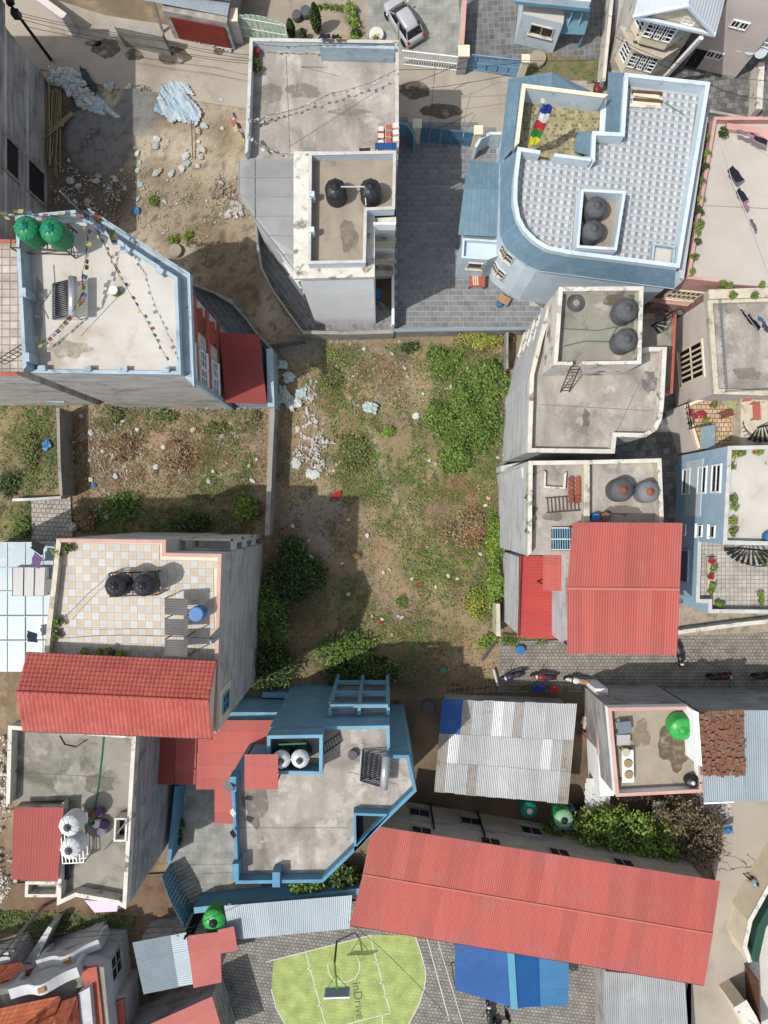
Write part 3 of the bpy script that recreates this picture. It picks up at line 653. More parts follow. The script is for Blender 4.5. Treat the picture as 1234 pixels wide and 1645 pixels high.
# angled wing under a clouded sheet roof
wp = PW([(388, 262), (479, 258), (478, 434), (472, 430), (390, 318)], 8.4)
MB().prism(inset(wp, .12), -.3, 8.2, top=False).build('wing_wall', M_RAWP, bh)
for z in (1.7, 4.5, 7.1): window(bh, inset(wp, .12), 3, .17, z, 1.3, 1.25, M_RAWP, M_GLASS, 2, 1, hood=.25)
cp = [(385, 256), (479, 253), (479, 440), (476, 438), (385, 319)]
prow = 6
for i in range(prow):
    y0_, y1_ = 254+i*31., 254+(i+1)*31.-1.
    def xl(y): return 385 if y < 319 else 385+(y-319)*.765
    MB().add([W(xl(y0_), y0_, 8.55), W(478, y0_, 8.75), W(478, y1_, 8.75), W(xl(y1_), y1_, 8.55)], [(0, 1, 2, 3)]).build('clouded_panel', M_POLY, bh)
    MB().bar(W(xl(y1_), y1_+.5, 8.57), W(478, y1_+.5, 8.78), .05, .05).build('glazing_bar', M_GALV, bh)
MB().bar(W(409, 256, 8.64), W(409, 350, 8.64), .05, .06).build('glazing_bar', M_GALV, bh)
MB().bar(W(384, 319, 8.56), W(477, 440, 8.7), .05, .05).build('edge_trim', M_GALV, bh); MB().bar(W(384, 255, 8.56), W(384, 320, 8.56), .05, .05).build('edge_trim', M_GALV, bh)

# ---- large blue house with curved corner, upper right
ev = [(803.5, 262), (803.5, 379), (812, 398), (828, 412), (845, 425), (865, 434.5), (1084, 463)]
EV = PW(ev, 7.4)
tc_ = PW([(832, 237), (826, 289), (825, 322), (830, 351), (840, 370), (858, 388), (880, 401), (914, 408), (1091, 430)], 9.2)
foot = inset(EV+PW([(1128, 180), (1134, 150), (1003, 130), (975, 158), (948, 150), (887, 128), (824, 136)], 7.4), .28)
ch = house('curved_blue_house', 'large powder blue house with rounded corner, slate skirt roof and checkered tile terrace', foot)
MB().prism(foot, -.3, 7.3, top=True).build('wall', M_CBLUE, ch)
M_CHK = mat('pale_grey_tile', (208, 213, 217), (200, 205, 209), 1.2, fine=.06, rough=.6, rnd=.06); M_CHD = mat('mid_grey_tile', (160, 167, 172), (150, 157, 163), 1.2, fine=.08, rough=.6, rnd=.1); M_CHL = mat('whitish_tile', (224, 230, 232), None, fine=.05, rough=.6, rnd=.04); M_CHB = mat('soft_grey_tile', (186, 191, 194), None, fine=.06, rough=.6, rnd=.06)
def check_tile(mb_by, x, y, z, t, a):
    """one printed terrace tile: dark square, white square and soft grey bar on pale grey"""
    ca, sa = math.cos(a), math.sin(a)
    def q(k, u0, u1, v0, v1): mb_by[k].add([(x+u*ca-v*sa, y+u*sa+v*ca, z) for u, v in ((u0, v0), (u1, v0), (u1, v1), (u0, v1))], [(0, 1, 2, 3)])
    h = t/2-.006; q(1, -h, -.01, 0, h); q(2, -.01, h, 0, h); q(3, -h, h*.5, -h*.5, 0); q(0, h*.5, h, -h*.5, 0); q(0, -h, h, -h, -h*.5)
CM = (M_CHK, M_CHD, M_CHL, M_CHB)
def multi_mesh(name, mbs):
    m = MB(); idx = []
    for k, b_ in enumerate(mbs): m.add(b_.v, b_.f); idx += [k]*len(b_.f)
    me = m.mesh(name, None)
    for mm_ in CM: me.materials.append(mm_)
    me.polygons.foreach_set('material_index', idx); return me
M_PAT = tilemat('dotted_patio_tiles', ((206, 192, 150), (120, 116, 84)), .22, mortar=(190, 178, 140), msz=.02, off=.5, rndm=.6)
main = PW([(1004, 118), (1140, 133), (1091, 430), (914, 408), (880, 401), (858, 388), (840, 370), (830, 351), (825, 322), (826, 289), (832, 237), (868, 243), (950, 254), (952, 212), (998, 214)], 9.2)
MB().prism(main, 7.0, 8.3, top=False).build('upper_wall', M_PBLUE, ch)
MB().poly([(x, y, 8.29) for x, y in main]).build('terrace_deck', mat('tile_grout', (150, 152, 152), None), ch)
one = [MB() for k in range(4)]; check_tile(one, 0, 0, 0, .48, 0); tme = multi_mesh('terrace_tile', one); rest = [MB() for k in range(4)]; nt_ = 0; inn = inset(main, .1); a8 = R(-7)
for i in range(-40, 40):
    for j in range(-40, 40):
        u, v = i*.48, j*.48; x, y = 13.5+u*math.cos(a8)-v*math.sin(a8), 22.+u*math.sin(a8)+v*math.cos(a8)
        if not inside(x, y, inn): continue
        nt_ += 1
        if nt_ <= 290: obj('terrace_tile', tme, ch, (x, y, 8.3), a8)
        else: check_tile(rest, x, y, 8.3, .48, a8)
o = obj('terrace_tiles', multi_mesh('terrace_tiles', rest), ch); o['kind'] = 'stuff'
parapets(ch, main, 8.3, 9.2, M_PBLUE, .2, skip=(11,), cope=M_PBLUE)
p, d, n = edge(main, 11, .28); p2, _, _ = edge(main, 11, 1.)
MB().bar((p.x-n.x*.1, p.y-n.y*.1, 8.75), (p2.x-n.x*.1, p2.y-n.y*.1, 8.75), .2, .9).build('parapet', M_PBLUE, ch)
# east tile-topped ledge outside the parapet
MB().prism(PW([(1136, 178), (1142, 182), (1103, 445), (1092, 441)], 8.3), 6.9, 7.9).build('east_ledge', M_CHK, ch)
# slate skirt, cut into tiled facets
sk_o = EV; sk_i = [tc_[0], tc_[3], tc_[4], tc_[5], tc_[6], tc_[7], tc_[8]]
for i in range(len(sk_o)-1):
    a, b, c, d_ = sk_o[i], sk_o[i+1], sk_i[i+1], sk_i[i]
    wlen = (Vector(b)-Vector(a)).length
    MB().add([(*a, 7.3), (*b, 7.3), (*c, 8.7), (*d_, 8.7)], [(0, 1, 2, 3)]).build('skirt_board', M_SLATE, ch)
    grid_tiles(ch, [(*d_, 8.72), (*c, 8.72), (*b, 7.32), (*a, 7.32)], max(3, int(wlen/.3)), 6, M_SLATE, .02, 'skirt_tiles', .004)
    MB().bar((*a, 7.3), (*b, 7.3), .08, .12).build('gutter', M_LBLUE, ch)
MB().poly([(*EV[-1], 7.3), (*tc_[8], 8.7), (*W(1103, 446, 7.6).xy, 7.3)]).build('skirt_end', M_PBLUE, ch)
# lower patio, its walls and gabled slate roof on the street side
pt = PW([(836, 146), (971, 163), (964, 246), (826, 240)], 8.2)
MB().prism(inset(pt, -.02), 5.8, 7.32, top=False).build('patio_wall', M_PBLUE, ch)
pt2 = [W(836, 146, 8.2), W(971, 163, 8.2), W(967, 250, 8.2), W(824, 245, 8.2)]
MB().poly([(v.x, v.y, 7.33) for v in pt2]).build('patio_deck', M_PAT, ch)
PT = [(v.x, v.y) for v in pt2]
parapets(ch, PT, 7.33, 8.9, M_PBLUE, .2, skip=(1, 2), cope=M_CREAM)
def slope(root, a, b, c, d, m=M_SLATE, nu=None, nv=6, nm='slate_tiles'):
    a, b, c, d = [Vector(v) for v in (a, b, c, d)]
    MB().add([a, b, c, d], [(0, 1, 2, 3)]).build('roof_board', m, root)
    grid_tiles(root, [a, b, c, d], nu or max(3, int((b-a).length/.3)), nv, m, .02, nm, .004)
slope(ch, W(835, 147, 8.3), W(824, 240, 8.3), W(802, 264, 7.3), W(817, 127, 7.3))
slope(ch, W(887, 150, 8.7), W(836, 147, 8.3), W(817, 127, 7.3), W(887, 116, 8.2), nv=5)
slope(ch, W(948, 158, 7.9), W(887, 151, 8.7), W(887, 116, 8.2), W(948, 146, 7.3), nv=5)
slope(ch, W(1002, 117, 8.9), W(997, 213, 8.9), W(972, 212, 7.4), W(978, 116, 7.4), nv=6)
slope(ch, W(951, 213, 8.9), W(949, 250, 8.9), W(922, 244, 7.6), W(927, 210, 7.6), nv=6)
# tank enclosure on the terrace
bx_ = PW([(934, 303), (1006, 307), (991, 402), (926, 398)], 9.7)
MB().prism(bx_, 8.3, 8.5, top=True).build('tank_floor', M_DECKS, ch); parapets(ch, bx_, 8.5, 9.7, M_PBLUE, .17)
kx = PW([(1050, 390), (1086, 395), (1082, 428), (1046, 424)], 8.8); MB().prism(kx, 8.31, 8.42).build('planter_floor', M_DECKL, ch); parapets(ch, kx, 8.42, 8.8, M_LBLUE, .12, skip=(2,))
# porch gable and entrance block on the courtyard side
slope(ch, W(745, 304, 5.2), W(803, 304, 5.2), W(803, 262, 4.5), W(752, 259, 4.5), nv=7); slope(ch, W(803, 304, 5.2), W(745, 304, 5.2), W(736, 377, 4.3), W(803, 381, 4.3), nv=10)
ep = PW([(743, 384), (800, 388), (800, 412), (783, 419), (741, 416)], 4.1)
MB().prism(PW([(758, 268), (803, 268), (803, 376), (746, 374)], 4.3), -.3, 4.2).build('porch_wall', M_CBLUE, ch)
MB().prism(ep, -.3, 3.9).build('entrance_wall', M_PBLUE, ch); parapets(ch, ep, 3.9, 4.3, M_PBLUE, .14, skip=(1,))
window(ch, ep, 3, .4, 3., .95, 1.1, M_OLDW, M_GLASS, 1, 1)
for k, s, z in ((1, .75, 5.8), (2, .5, 5.8), (1, .75, 2.6), (2, .5, 2.6)): window(ch, foot, k, s, z, .55, 1.2, M_OLDW, M_GLASS, 1, 2)

# ---- gabled white house, top right
M_TROOF = mat('pale_roof_sheet', (214, 221, 228), (202, 210, 218), .5, rough=.6, fine=.04, k=.66)
tf = [(x, y+1.5) for x, y in PW([(1028, 40), (1126, 66), (1160, -60), (1060, -90)], 7.)]
th = house('gabled_white_house', 'white gabled house with two tiers of bay windows at the top right', tf)
MB().prism(tf, -.3, 7., top=False).build('wall', M_OLDW, th)
apx = W(1105, 9, 9.6); l_ = W(1017, 26, 7.6); r_ = W(1149, 56, 7.6); gv = Vector((.12, .46, 0))*14
sheets(th, [l_, apx, apx+gv, l_+gv], 2, 1, M_TROOF, pitch=.3, amp=.012, name='roof_sheet'); sheets(th, [apx, r_, r_+gv, apx+gv], 2, 1, M_TROOF, pitch=.3, amp=.012)
a, b, c = W(1032, 32, 7.3), W(1105, 13, 9.3), W(1138, 56, 7.3); nf = Vector((.05, .1, 0))
MB().poly([a+nf, c+nf, b+nf]).build('gable_wall', M_CREAM, th)
MB().bar(l_+Vector((0, 0, -.05)), apx, .22, .14).build('bargeboard', M_CBLUE, th); MB().bar(apx, r_+Vector((0, 0, -.05)), .22, .14).build('bargeboard', M_CBLUE, th); MB().bar(l_, r_, .2, .2).build('eave_board', M_CBLUE, th)
bay = inset(tf, 0.)
A0, A1 = Vector(tf[0]), Vector(tf[1]); dd = (A1-A0).normalized(); nn = Vector((dd.y, -dd.x))
wlen = (A1-A0).length; f0, f1 = A0+dd*.2, A0+dd*(wlen-.5)
bayp = [tuple(f0), tuple(f0+dd*.8+nn*.9), tuple(f1-dd*.8+nn*.9), tuple(f1)]
for z0_, z1_ in ((1.2, 4.0), (4.6, 7.2)):
    MB().prism(bayp, z0_, z1_, top=True).build('bay_wall', M_CREAM, th)
    for e, s in ((0, .5), (2, .5)): window(th, bayp, e, s, (z0_+z1_)/2+.35, .75, 1.5, M_WHITE, M_GLASS, 2, 4, sill=False)
    for s in (.2, .5, .8): window(th, bayp, 1, s, (z0_+z1_)/2+.35, .7, 1.5, M_WHITE, M_GLASS, 2, 4, sill=False)
    MB().prism(inset(bayp, -.3), z1_+.002, z1_+.12, bot=True).build('bay_roof', M_BEIGE, th)
window(th, [(a.x+.05, a.y+.1), (c.x+.05, c.y+.1), (c.x, c.y+3)], 0, .63, 8., .7, .55, M_WHITE, M_GLASS, 2, 2, sill=False)
MB().bar(W(1127, 60, 7.2), (*A1, 0), .25, .25).build('corner_pipe', M_WHITE, th)
# side wing with scalloped balcony
sw = PW([(1150, 44), (1238, 70), (1262, 10), (1262, -40), (1160, -40)], 5.2)
MB().prism(PW([(1150, 30), (1240, 52), (1262, 10), (1262, -40), (1160, -40)], 5.2), -.3, 7.8, top=True).build('wing_wall', M_PINKW, th)
slab(th, [(1136, 52), (1232, 84), (1246, 56), (1150, 26)], 3.1, .16, M_DECKL, 'balcony_floor')
a, b = W(1136, 53, 3.2), W(1232, 85, 3.2)
for i in range(6):
    p = a.lerp(b, (i+.5)/6); d = (b-a).normalized(); MB().lathe([(.42, -.06), (.42, .06)], 14, (0, 0, 0)).build('scallop', M_PBLUE, th).matrix_basis = Matrix.Translation((p.x, p.y, p.z-.1)) @ Matrix.Rotation(math.atan2(d.y, d.x), 4, 'Z') @ Matrix.Rotation(R(62), 4, 'X')
railing(th, a, b, .85, M_WHITE, 9)
a, b = W(1160, 2, 6.2), W(1250, 24, 6.2); slab(th, [(1158, -4), (1250, 20), (1252, 10), (1160, -14)], 6.2, .16, M_DECKL, 'upper_balcony_floor')
for i in range(5):
    p = a.lerp(b, (i+.5)/5); d = (b-a).normalized(); MB().lathe([(.45, -.06), (.45, .06)], 14, (0, 0, 0)).build('scallop', M_PBLUE, th).matrix_basis = Matrix.Translation((p.x, p.y, p.z-.1)) @ Matrix.Rotation(math.atan2(d.y, d.x), 4, 'Z') @ Matrix.Rotation(R(62), 4, 'X')
wgp = PW([(1150, 30), (1240, 52), (1262, 10), (1262, -40), (1160, -40)], 5.2)
for s, z in ((.3, 1.9), (.45, 1.9), (.35, 5.2), (.5, 5.2)): window(th, wgp, 0, s, z, .45, .6, M_WHITE, M_GLASS, 2, 1, sill=False)
door(th, wgp, 0, .12, 0, .9, 2.1, M_IRON)

# ---- small blue house with porch, top
uf = PW([(840, 22), (905, 38), (918, -60), (850, -70)], 3.2)
uh = house('small_blue_house', 'small white house with blue porch roof at the top beside the tiled forecourt', uf)
block(uh, uf, -.3, 3.2, 3.2, M_PBLUE, M_DECKL)
window(uh, uf, 0, .55, 2., 1.6, .9, M_OLDW, M_GLASS, 2, 1)
slab(uh, [(828, 2), (948, 14), (950, -8), (830, -12)], 4.6, .3, M_FBLUED, 'eave'); MB().prism(PW([(832, 0), (946, 11), (946, -60), (832, -60)], 4.7), 4.4, 5.2).build('upper_wall', M_CBLUE, uh)
a, b, c, d = W(906, 13, 3.4), W(950, 17, 3.4), W(939, 56, 1.7), W(895, 54, 1.7)
MB().add([a, b, c, d], [(0, 1, 2, 3)]).build('porch_roof', M_FBLUED, uh)
for t in (.3, .68): MB().bar(a.lerp(b, t)+Vector((0, -.3, .03)), d.lerp(c, t)+Vector((0, .3, .04)), .22, .05).build('roof_strip', M_PBLUE, uh)
for q in (c, d): MB().bar((q.x, q.y+.2, 0), (q.x, q.y+.2, 1.65), .12).build('porch_post', M_FBLUED, uh)

# ---- shed with red shutter and grey awning, top left
vf = PW([(262, 20), (365, 40), (380, -60), (275, -70)], 2.8)
vh = house('shutter_shop', 'street shed with a red roller shutter under a grey corrugated awning', vf, 'shed')
block(vh, vf, -.3, 3., 3., M_RAWD, M_DECK)
p, d, n = edge(vf, 0, .52); mb = MB()
for i in range(12): z = .35+i*.19; mb.bar((p.x-d.x*2+n.x*.06, p.y-d.y*2+n.y*.06, z), (p.x+d.x*2+n.x*.06, p.y+d.y*2+n.y*.06, z), .06, .17)
mb.build('shutter', mat('shutter_red', (152, 62, 50), (136, 54, 46), 1., fine=.08), vh)
sheets(vh, [W(229, 0, 3.5), W(365, 26, 3.1), W(372, -14, 3.4), W(238, -34, 3.8)], 6, 1, M_TINB, name='awning_sheet'); sheets(vh, [W(236, -14, 3.9), W(370, 2, 3.6), W(376, -50, 3.9), W(240, -66, 4.2)], 5, 1, M_TING)
for q in ((262, 52), (376, 66)): a = W(*q); MB().bar((a.x, a.y, 0), (a.x+.1, a.y+.5, 3.1), .16).build('awning_post', M_RAWD, vh)
MB().prism(PW([(284, 38), (380, 54), (380, 64), (280, 50)]), -.1, .16).build('step', M_RAW, vh)
# ============================================================= HOUSES, right side
# ---- pink walled house with a wide pale terrace
mp_ = PW([(1103, 446), (1172, 453), (1420, 470), (1420, 190), (1146, 190)], 6.9)
mh = house('pink_terrace_house', 'salmon pink house with a wide pale terrace hung with washing, right edge', mp_)
block(mh, mp_, -.3, 6.5, 6.5, M_PINK, M_DECKP)
parapets(mh, mp_, 6.5, 7.0, M_PINK, .16, skip=(0, 1), cope=M_PINK)
parapets(mh, mp_, 6.5, 6.75, M_PINK, .14, skip=(1, 2, 3, 4), cope=M_PINK)
window(mh, mp_, 0, .42, 3.6, 2., 1.6, M_CREAM, M_GLASS, 6, 2, fw=.14)
slab(mh, [(1045, 478), (1112, 486), (1105, 492), (1040, 484)], 2.2, .12, M_PINK, 'window_ledge')
MB().bar(W(1102, 447, 4.9), W(1170, 455, 4.9), .3, .18).build('string_course', M_PINK, mh)
MB().prism(PW([(1170, 196), (1240, 206), (1300, 206), (1300, 222), (1236, 224), (1216, 212), (1168, 206)], 7.), 6.5, 6.9).build('planter_ledge', M_PINK, mh)

# ---- cream house with large window and tiled patio
np_ = PW([(1138, 479), (1420, 470), (1420, 640), (1149, 632)], 6.4)
nh = house('cream_house', 'cream walled house with barred window, bare roof deck and tiled side patio', np_)
block(nh, np_, -.3, 5.8, 5.8, M_PINKW, M_DECK)
parapets(nh, np_, 5.8, 6.25, M_CREAMB, .3, skip=(1,), cope=M_CREAMB)
railing(nh, W(1153, 482, 6.3), W(1164, 630, 6.3), .35, M_GALV, 10); railing(nh, W(1164, 630, 6.3), W(1240, 627, 6.3), .35, M_GALV, 5)
window(nh, np_, 3, .42, 3.2, 2.3, 3.6, M_CREAM, M_GLASS, 6, 2, fw=.18)
MB().prism(PW([(1138, 466), (1420, 455), (1420, 472), (1138, 481)], 6.5), 5.8, 6.6).build('planter_wall', M_CREAMB, nh)
M_DOT = tilemat('dotted_cream_tiles', ((232, 206, 168), (214, 188, 150)), .32, mortar=(120, 84, 66), msz=.022, off=.5)
pn = PW([(1100, 650), (1142, 634), (1420, 640), (1420, 722), (1122, 722)], 3.6)
block(nh, pn, -.3, 3.2, 3.2, M_PINKW, M_DOT, deck='patio_deck')
parapets(nh, pn, 3.2, 3.6, M_CREAM, .2, skip=(1, 2, 3), cope=None)
railing(nh, W(1099, 648, 3.6), W(1105, 690, 3.6), .6, M_IRON, 5); railing(nh, W(1105, 690, 3.6), W(1138, 682, 3.6), .6, M_IRON, 5)
MB().add([W(1126, 686, 3.9), W(1149, 682, 3.9), W(1149, 720, 3.8), W(1126, 721, 3.8)], [(0, 1, 2, 3)]).build('awning_panel', M_POLYB, nh)
MB().prism(PW([(1190, 634), (1234, 634), (1234, 720), (1190, 720)], 4.4), 3.2, 4.4).build('raised_block', M_CREAMB, nh)

# ---- blue house at the right edge with two terraces
op = PW([(1170, 717), (1420, 712), (1420, 880), (1162, 874)], 7.9)
oh = house('sky_blue_house', 'sky blue house at the right edge with potted plants on two terraces', op)
MB().prism(op, -.3, 7.3, top=False).build('wall', M_OBLUE, oh)
MB().poly([(x, y, 7.3) for x, y in op]).build('roof_deck', M_DECKL, oh)
parapets(oh, op, 7.3, 7.85, M_OBLUE, .22, skip=(1,), cope=M_COPE)
wh = inset(op, -.03)
MB().bar((*edge(op, 3, .28, .03)[0], 3.1), (*edge(op, 3, .92, .03)[0], 3.1), .05, 2.6).build('white_panel', M_PBLUE, oh)
for s, z in ((.68, 1.8), (.68, 4.4), (.68, 6.5)): window(oh, op, 3, s, z, 1.7, 1.15, M_WHITE, M_GLASS, 1, 2, sill=False, fw=.12)
for z in (1.8, 4.4, 6.3): window(oh, op, 3, .12, z, .7, .7, M_WHITE, M_GLASS, 1, 1)
ol = PW([(1122, 845), (1166, 845), (1420, 850), (1420, 987), (1138, 984), (1138, 968), (1118, 968)], 4.2)
MB().prism(ol, -.3, 3.5, top=False).build('lower_wall', M_OBLUE, oh)
M_SQT = tilemat('square_cream_tiles', ((216, 210, 198), (200, 194, 184)), .3, mortar=(150, 146, 138), msz=.02, off=0.)
MB().poly([(x, y, 3.5) for x, y in ol]).build('lower_deck', M_SQT, oh)
parapets(oh, ol, 3.5, 4.2, M_OBLUE, .22, skip=(0, 1, 2), cope=M_COPE)
window(oh, ol, 6, .45, 1.8, 2.2, 2., M_OBLUE, mat('grey_glass', (110, 120, 126), None, rough=.2, bump=0), 1, 1, fw=.1)
MB().prism(PW([(1136, 895), (1151, 895), (1149, 955), (1137, 955)], 3.8), 3.5, 3.8).build('planter', M_CREAMB, oh)

# ---- white house with rounded terrace corner, right of the lot
dp = PW([(848, 726), (852, 602), (866, 545), (884, 481), (905, 466), (1031, 465), (1031, 558), (1071, 558), (1066, 650), (1063, 672), (1055, 690), (1037, 702), (990, 701), (987, 728)], 9.4)
dh = house('rounded_terrace_house', 'old white house with a rounded terrace corner, grey deck and stair tower', dp)
MB().prism(dp, -.3, 8.7, top=False).build('wall', M_RAWP, dh)
MB().poly([(x, y, 8.7) for x, y in dp]).build('terrace_deck', M_DECK, dh)
parapets(dh, dp, 8.7, 9.35, M_OLDW, .22, skip=(5,), cope=M_OLDW)
db = PW([(899, 461), (1034, 460), (1030, 584), (890, 586)], 12.2)
MB().prism(db, 8.6, 11.3, top=False).build('tower_wall', M_OLDW, dh)
MB().poly([(x, y, 11.3) for x, y in db]).build('tower_deck', M_DECKG, dh)
parapets(dh, db, 11.3, 12.1, M_OLDW, .2, skip=(2,), cope=M_OLDW)
p0 = Vector(db[3]); p1 = Vector(db[2]); dd = (p1-p0)
for s0, s1 in ((0., .22), (.33, 1.)): a, b = p0+dd*s0, p0+dd*s1; MB().bar((a.x, a.y+.1, 11.7), (b.x, b.y+.1, 11.7), .2, .8).build('parapet', M_OLDW, dh)
for s, z in ((.35, 3.), (.7, 3.), (.35, 6.4), (.7, 6.4)): window(dh, dp, 2, s, z, .6, 1.3, M_OLDW, M_GLASS, 1, 2, sill=True)
da = PW([(1036, 505), (1086, 503), (1080, 632), (1036, 632)], 6.5)
block(dh, da, -.3, 5.9, 6.5, M_CREAMB, M_DECKG, cope=M_BRICKR, skip=(3,))
MB().bar(W(852, 723, 9.2), W(848, 724, 9.2), .3).build('pier', M_OLDW, dh)

# ---- house under the big red roof
ep_ = PW([(850, 741), (942, 740), (1062, 737), (1066, 840), (1084, 1042), (914, 1040), (914, 893), (848, 893)], 11.2)
eh = house('red_roof_house', 'grey walled house with small roof deck and a large red sheet roof', ep_)
MB().prism(ep_, -.3, 10.4, top=False).build('wall', M_RAWP, eh)
MB().poly([(x, y, 10.4) for x, y in ep_]).build('roof_deck', M_DECK, eh)
parapets(eh, ep_, 10.4, 11.15, M_CREAMB, .2, skip=(3, 4, 5, 6), cope=M_OLDW)
a, b = W(942, 745, 11.), W(942, 838, 11.); MB().bar((a.x, a.y, 10.75), (b.x, b.y, 10.75), .35, .7).build('dividing_wall', M_CREAMB, eh)
q = PW([(874, 756), (910, 758), (908, 786), (873, 784)], 10.7); parapets(eh, q, 10.4, 10.75, M_OLDW, .12, skip=(0,), name='kerb')
for i in range(3): v = W(846-i*1.0, 762+i*0, 10.); MB().prism(PW([(813+i*12, 757-i*3), (820+i*12, 755-i*3), (822+i*12, 774-i*3), (815+i*12, 774-i*3)], 3.5+i*3), -.2, 3.5+i*3).build('stepped_pier', M_RAWP, eh)
MB().prism(PW([(806, 748), (848, 740), (850, 755), (806, 757)], 2.5), -.2, 2.2).build('back_wall', M_RAWP, eh)
sheets(eh, [W(1096.5, 840, 12.5), W(920, 839, 12.5), W(911, 946, 12.65), W(1092, 948, 12.65)], 8, 1, M_RED)
sheets(eh, [W(911, 1050, 12.5), W(1087, 1052, 12.5), W(1092, 946, 12.65), W(911, 944, 12.65)], 8, 1, M_RED)
MB().bar(W(911, 945.5, 12.72), W(1092, 947, 12.72), .14, .03).build('ridge_cap', mat('faded_ridge', (214, 130, 122), None), eh)
for x, y in ((925, 848), (1085, 848), (918, 1040), (1080, 1040), (1005, 848)): v = W(x, y, 12.); MB().bar((v.x, v.y, 10.3), (v.x, v.y, 12.3), .1).build('roof_post', M_STEEL, eh)
lw = PW([(834, 893), (914, 893), (914, 1024), (831, 1022)], 6.7)
MB().prism(inset(lw, .1), -.3, 6.5, top=False).build('wing_wall', M_RAWP, eh)
sheets(eh, [W(835, 893, 6.6), W(831, 1023, 6.6), W(911, 1027, 7.), W(916, 893, 7.)], 6, 1, M_REDB, name='wing_roof_sheet')
sheets(eh, [W(872, 948, 9.3), W(872, 887, 9.3), W(917, 888, 9.5), W(915, 950, 9.5)], 3, 1, M_RED, name='canopy_sheet')
MB().bar(W(907, 952, 7.2), W(907, 1024, 7.2), .25, .1).build('flashing', M_OLDW, eh); MB().bar(W(835, 885, 7.2), W(834, 1022, 6.7), .08, .1).build('gutter', M_STEEL, eh)
for x, y in ((877, 895), (877, 940)): v = W(x, y, 9.2); MB().bar((v.x, v.y, 6.6), (v.x, v.y, 9.3), .08).build('roof_post', M_STEEL, eh)

# ---- tile terrace house, left
TG = 14.
gp2 = PW([(89, 866), (264, 868), (264, 889), (354, 891), (345, 1180), (55, 1174)], TG)
gh = house('tile_terrace_house', 'tall grey concrete house with flower tile terrace and a red tiled front roof', gp2)
MB().prism(gp2, -.3, 13.3, top=False).build('wall', M_RAW, gh)
MB().poly([(x, y, 13.26) for x, y in gp2]).build('terrace_bed', M_CREAM, gh)
parapets(gh, gp2, 13.3, 13.75, M_CREAMB, .16, skip=(4, 5), cope=M_PINK)
parapets(gh, gp2, 13.3, 13.75, M_CREAMB, .22, skip=(0, 1, 2, 3, 4), cope=M_CREAMB)
def flower_tile(name, kind):
    m = bpy.data.materials.new(name); m.use_nodes = True; nt = m.node_tree; N = nt.nodes; L = nt.links; b = N['Principled BSDF']; b.inputs['Roughness'].default_value = .6
    tc = N.new('ShaderNodeTexCoord'); sp = N.new('ShaderNodeSeparateXYZ'); L.new(tc.outputs['Object'], sp.inputs[0])
    ln = N.new('ShaderNodeVectorMath'); ln.operation = 'LENGTH'; L.new(tc.outputs['Object'], ln.inputs[0])
    rp = N.new('ShaderNodeValToRGB'); el = rp.color_ramp.elements; L.new(ln.outputs['Value'], rp.inputs[0])
    base = C((232, 224, 210))
    if kind == 0:
        el[0].color = C((230, 208, 178)); el[0].position = .0; el[1].color = base; el[1].position = .2
        e = el.new(.17); e.color = C((228, 210, 184)); e = el.new(.185); e.color = C((206, 196, 186))
    else:
        el[0].color = C((214, 224, 224)); el[0].position = 0.; el[1].color = base; el[1].position = .17; e = el.new(.13); e.color = C((226, 230, 228))
    n = N.new('ShaderNodeTexNoise'); n.inputs['Scale'].default_value = 7.; L.new(tc.outputs['Object'], n.inputs['Vector'])
    x = N.new('ShaderNodeMix'); x.data_type = 'RGBA'; x.blend_type = 'MULTIPLY'; x.inputs[0].default_value = .25; L.new(rp.outputs[0], x.inputs[6]); L.new(n.outputs['Color'], x.inputs[7])
    oi = N.new('ShaderNodeObjectInfo'); r = N.new('ShaderNodeMapRange'); r.inputs[3].default_value = .9; r.inputs[4].default_value = 1.08; L.new(oi.outputs['Random'], r.inputs[0])
    cc = N.new('ShaderNodeCombineColor'); [L.new(r.outputs[0], cc.inputs[i]) for i in range(3)]
    y = N.new('ShaderNodeMix'); y.data_type = 'RGBA'; y.blend_type = 'MULTIPLY'; y.inputs[0].default_value = 1.; L.new(x.outputs[2], y.inputs[6]); L.new(cc.outputs[0], y.inputs[7])
    L.new(y.outputs[2], b.inputs['Base Color']); return m
ts = .44; tms = [MB().box((0, 0, 0), (ts-.012, ts-.012, .03)).mesh('floor_tile', flower_tile('flower_tile_%d' % k, k)) for k in (0, 1)]
gin = inset(gp2, .2); x0 = min(p[0] for p in gin); y0 = min(p[1] for p in gin); y1 = max(p[1] for p in gin); x1 = max(p[0] for p in gin); ang = R(-1.2); cells = []
for i in range(40):
    for j in range(40):
        u, v = (i+.5)*ts, (j+.5)*ts; x, y = x0+u*math.cos(ang)-v*math.sin(ang), y1-v*math.cos(ang)+u*math.sin(ang)
        if inside(x, y, inset(gp2, .32)) and 822.5-y*CF/(CH-13.3) < 1066: cells.append((x, y, (i+j) % 2))
cells.sort(key=lambda c: -c[1]); print('tiles', len(cells))
late = [MB(), MB()]
for k, (x, y, q) in enumerate(cells):
    if k < 298: obj('floor_tile', tms[q], gh, (x, y, 13.29), ang)
    else: late[q].box((x, y, 13.29), (ts-.012, ts-.012, .03), ang)
for q in (0, 1):
    if late[q].v: o = late[q].build('floor_tiles', M_CREAM, gh); o['kind'] = 'stuff'
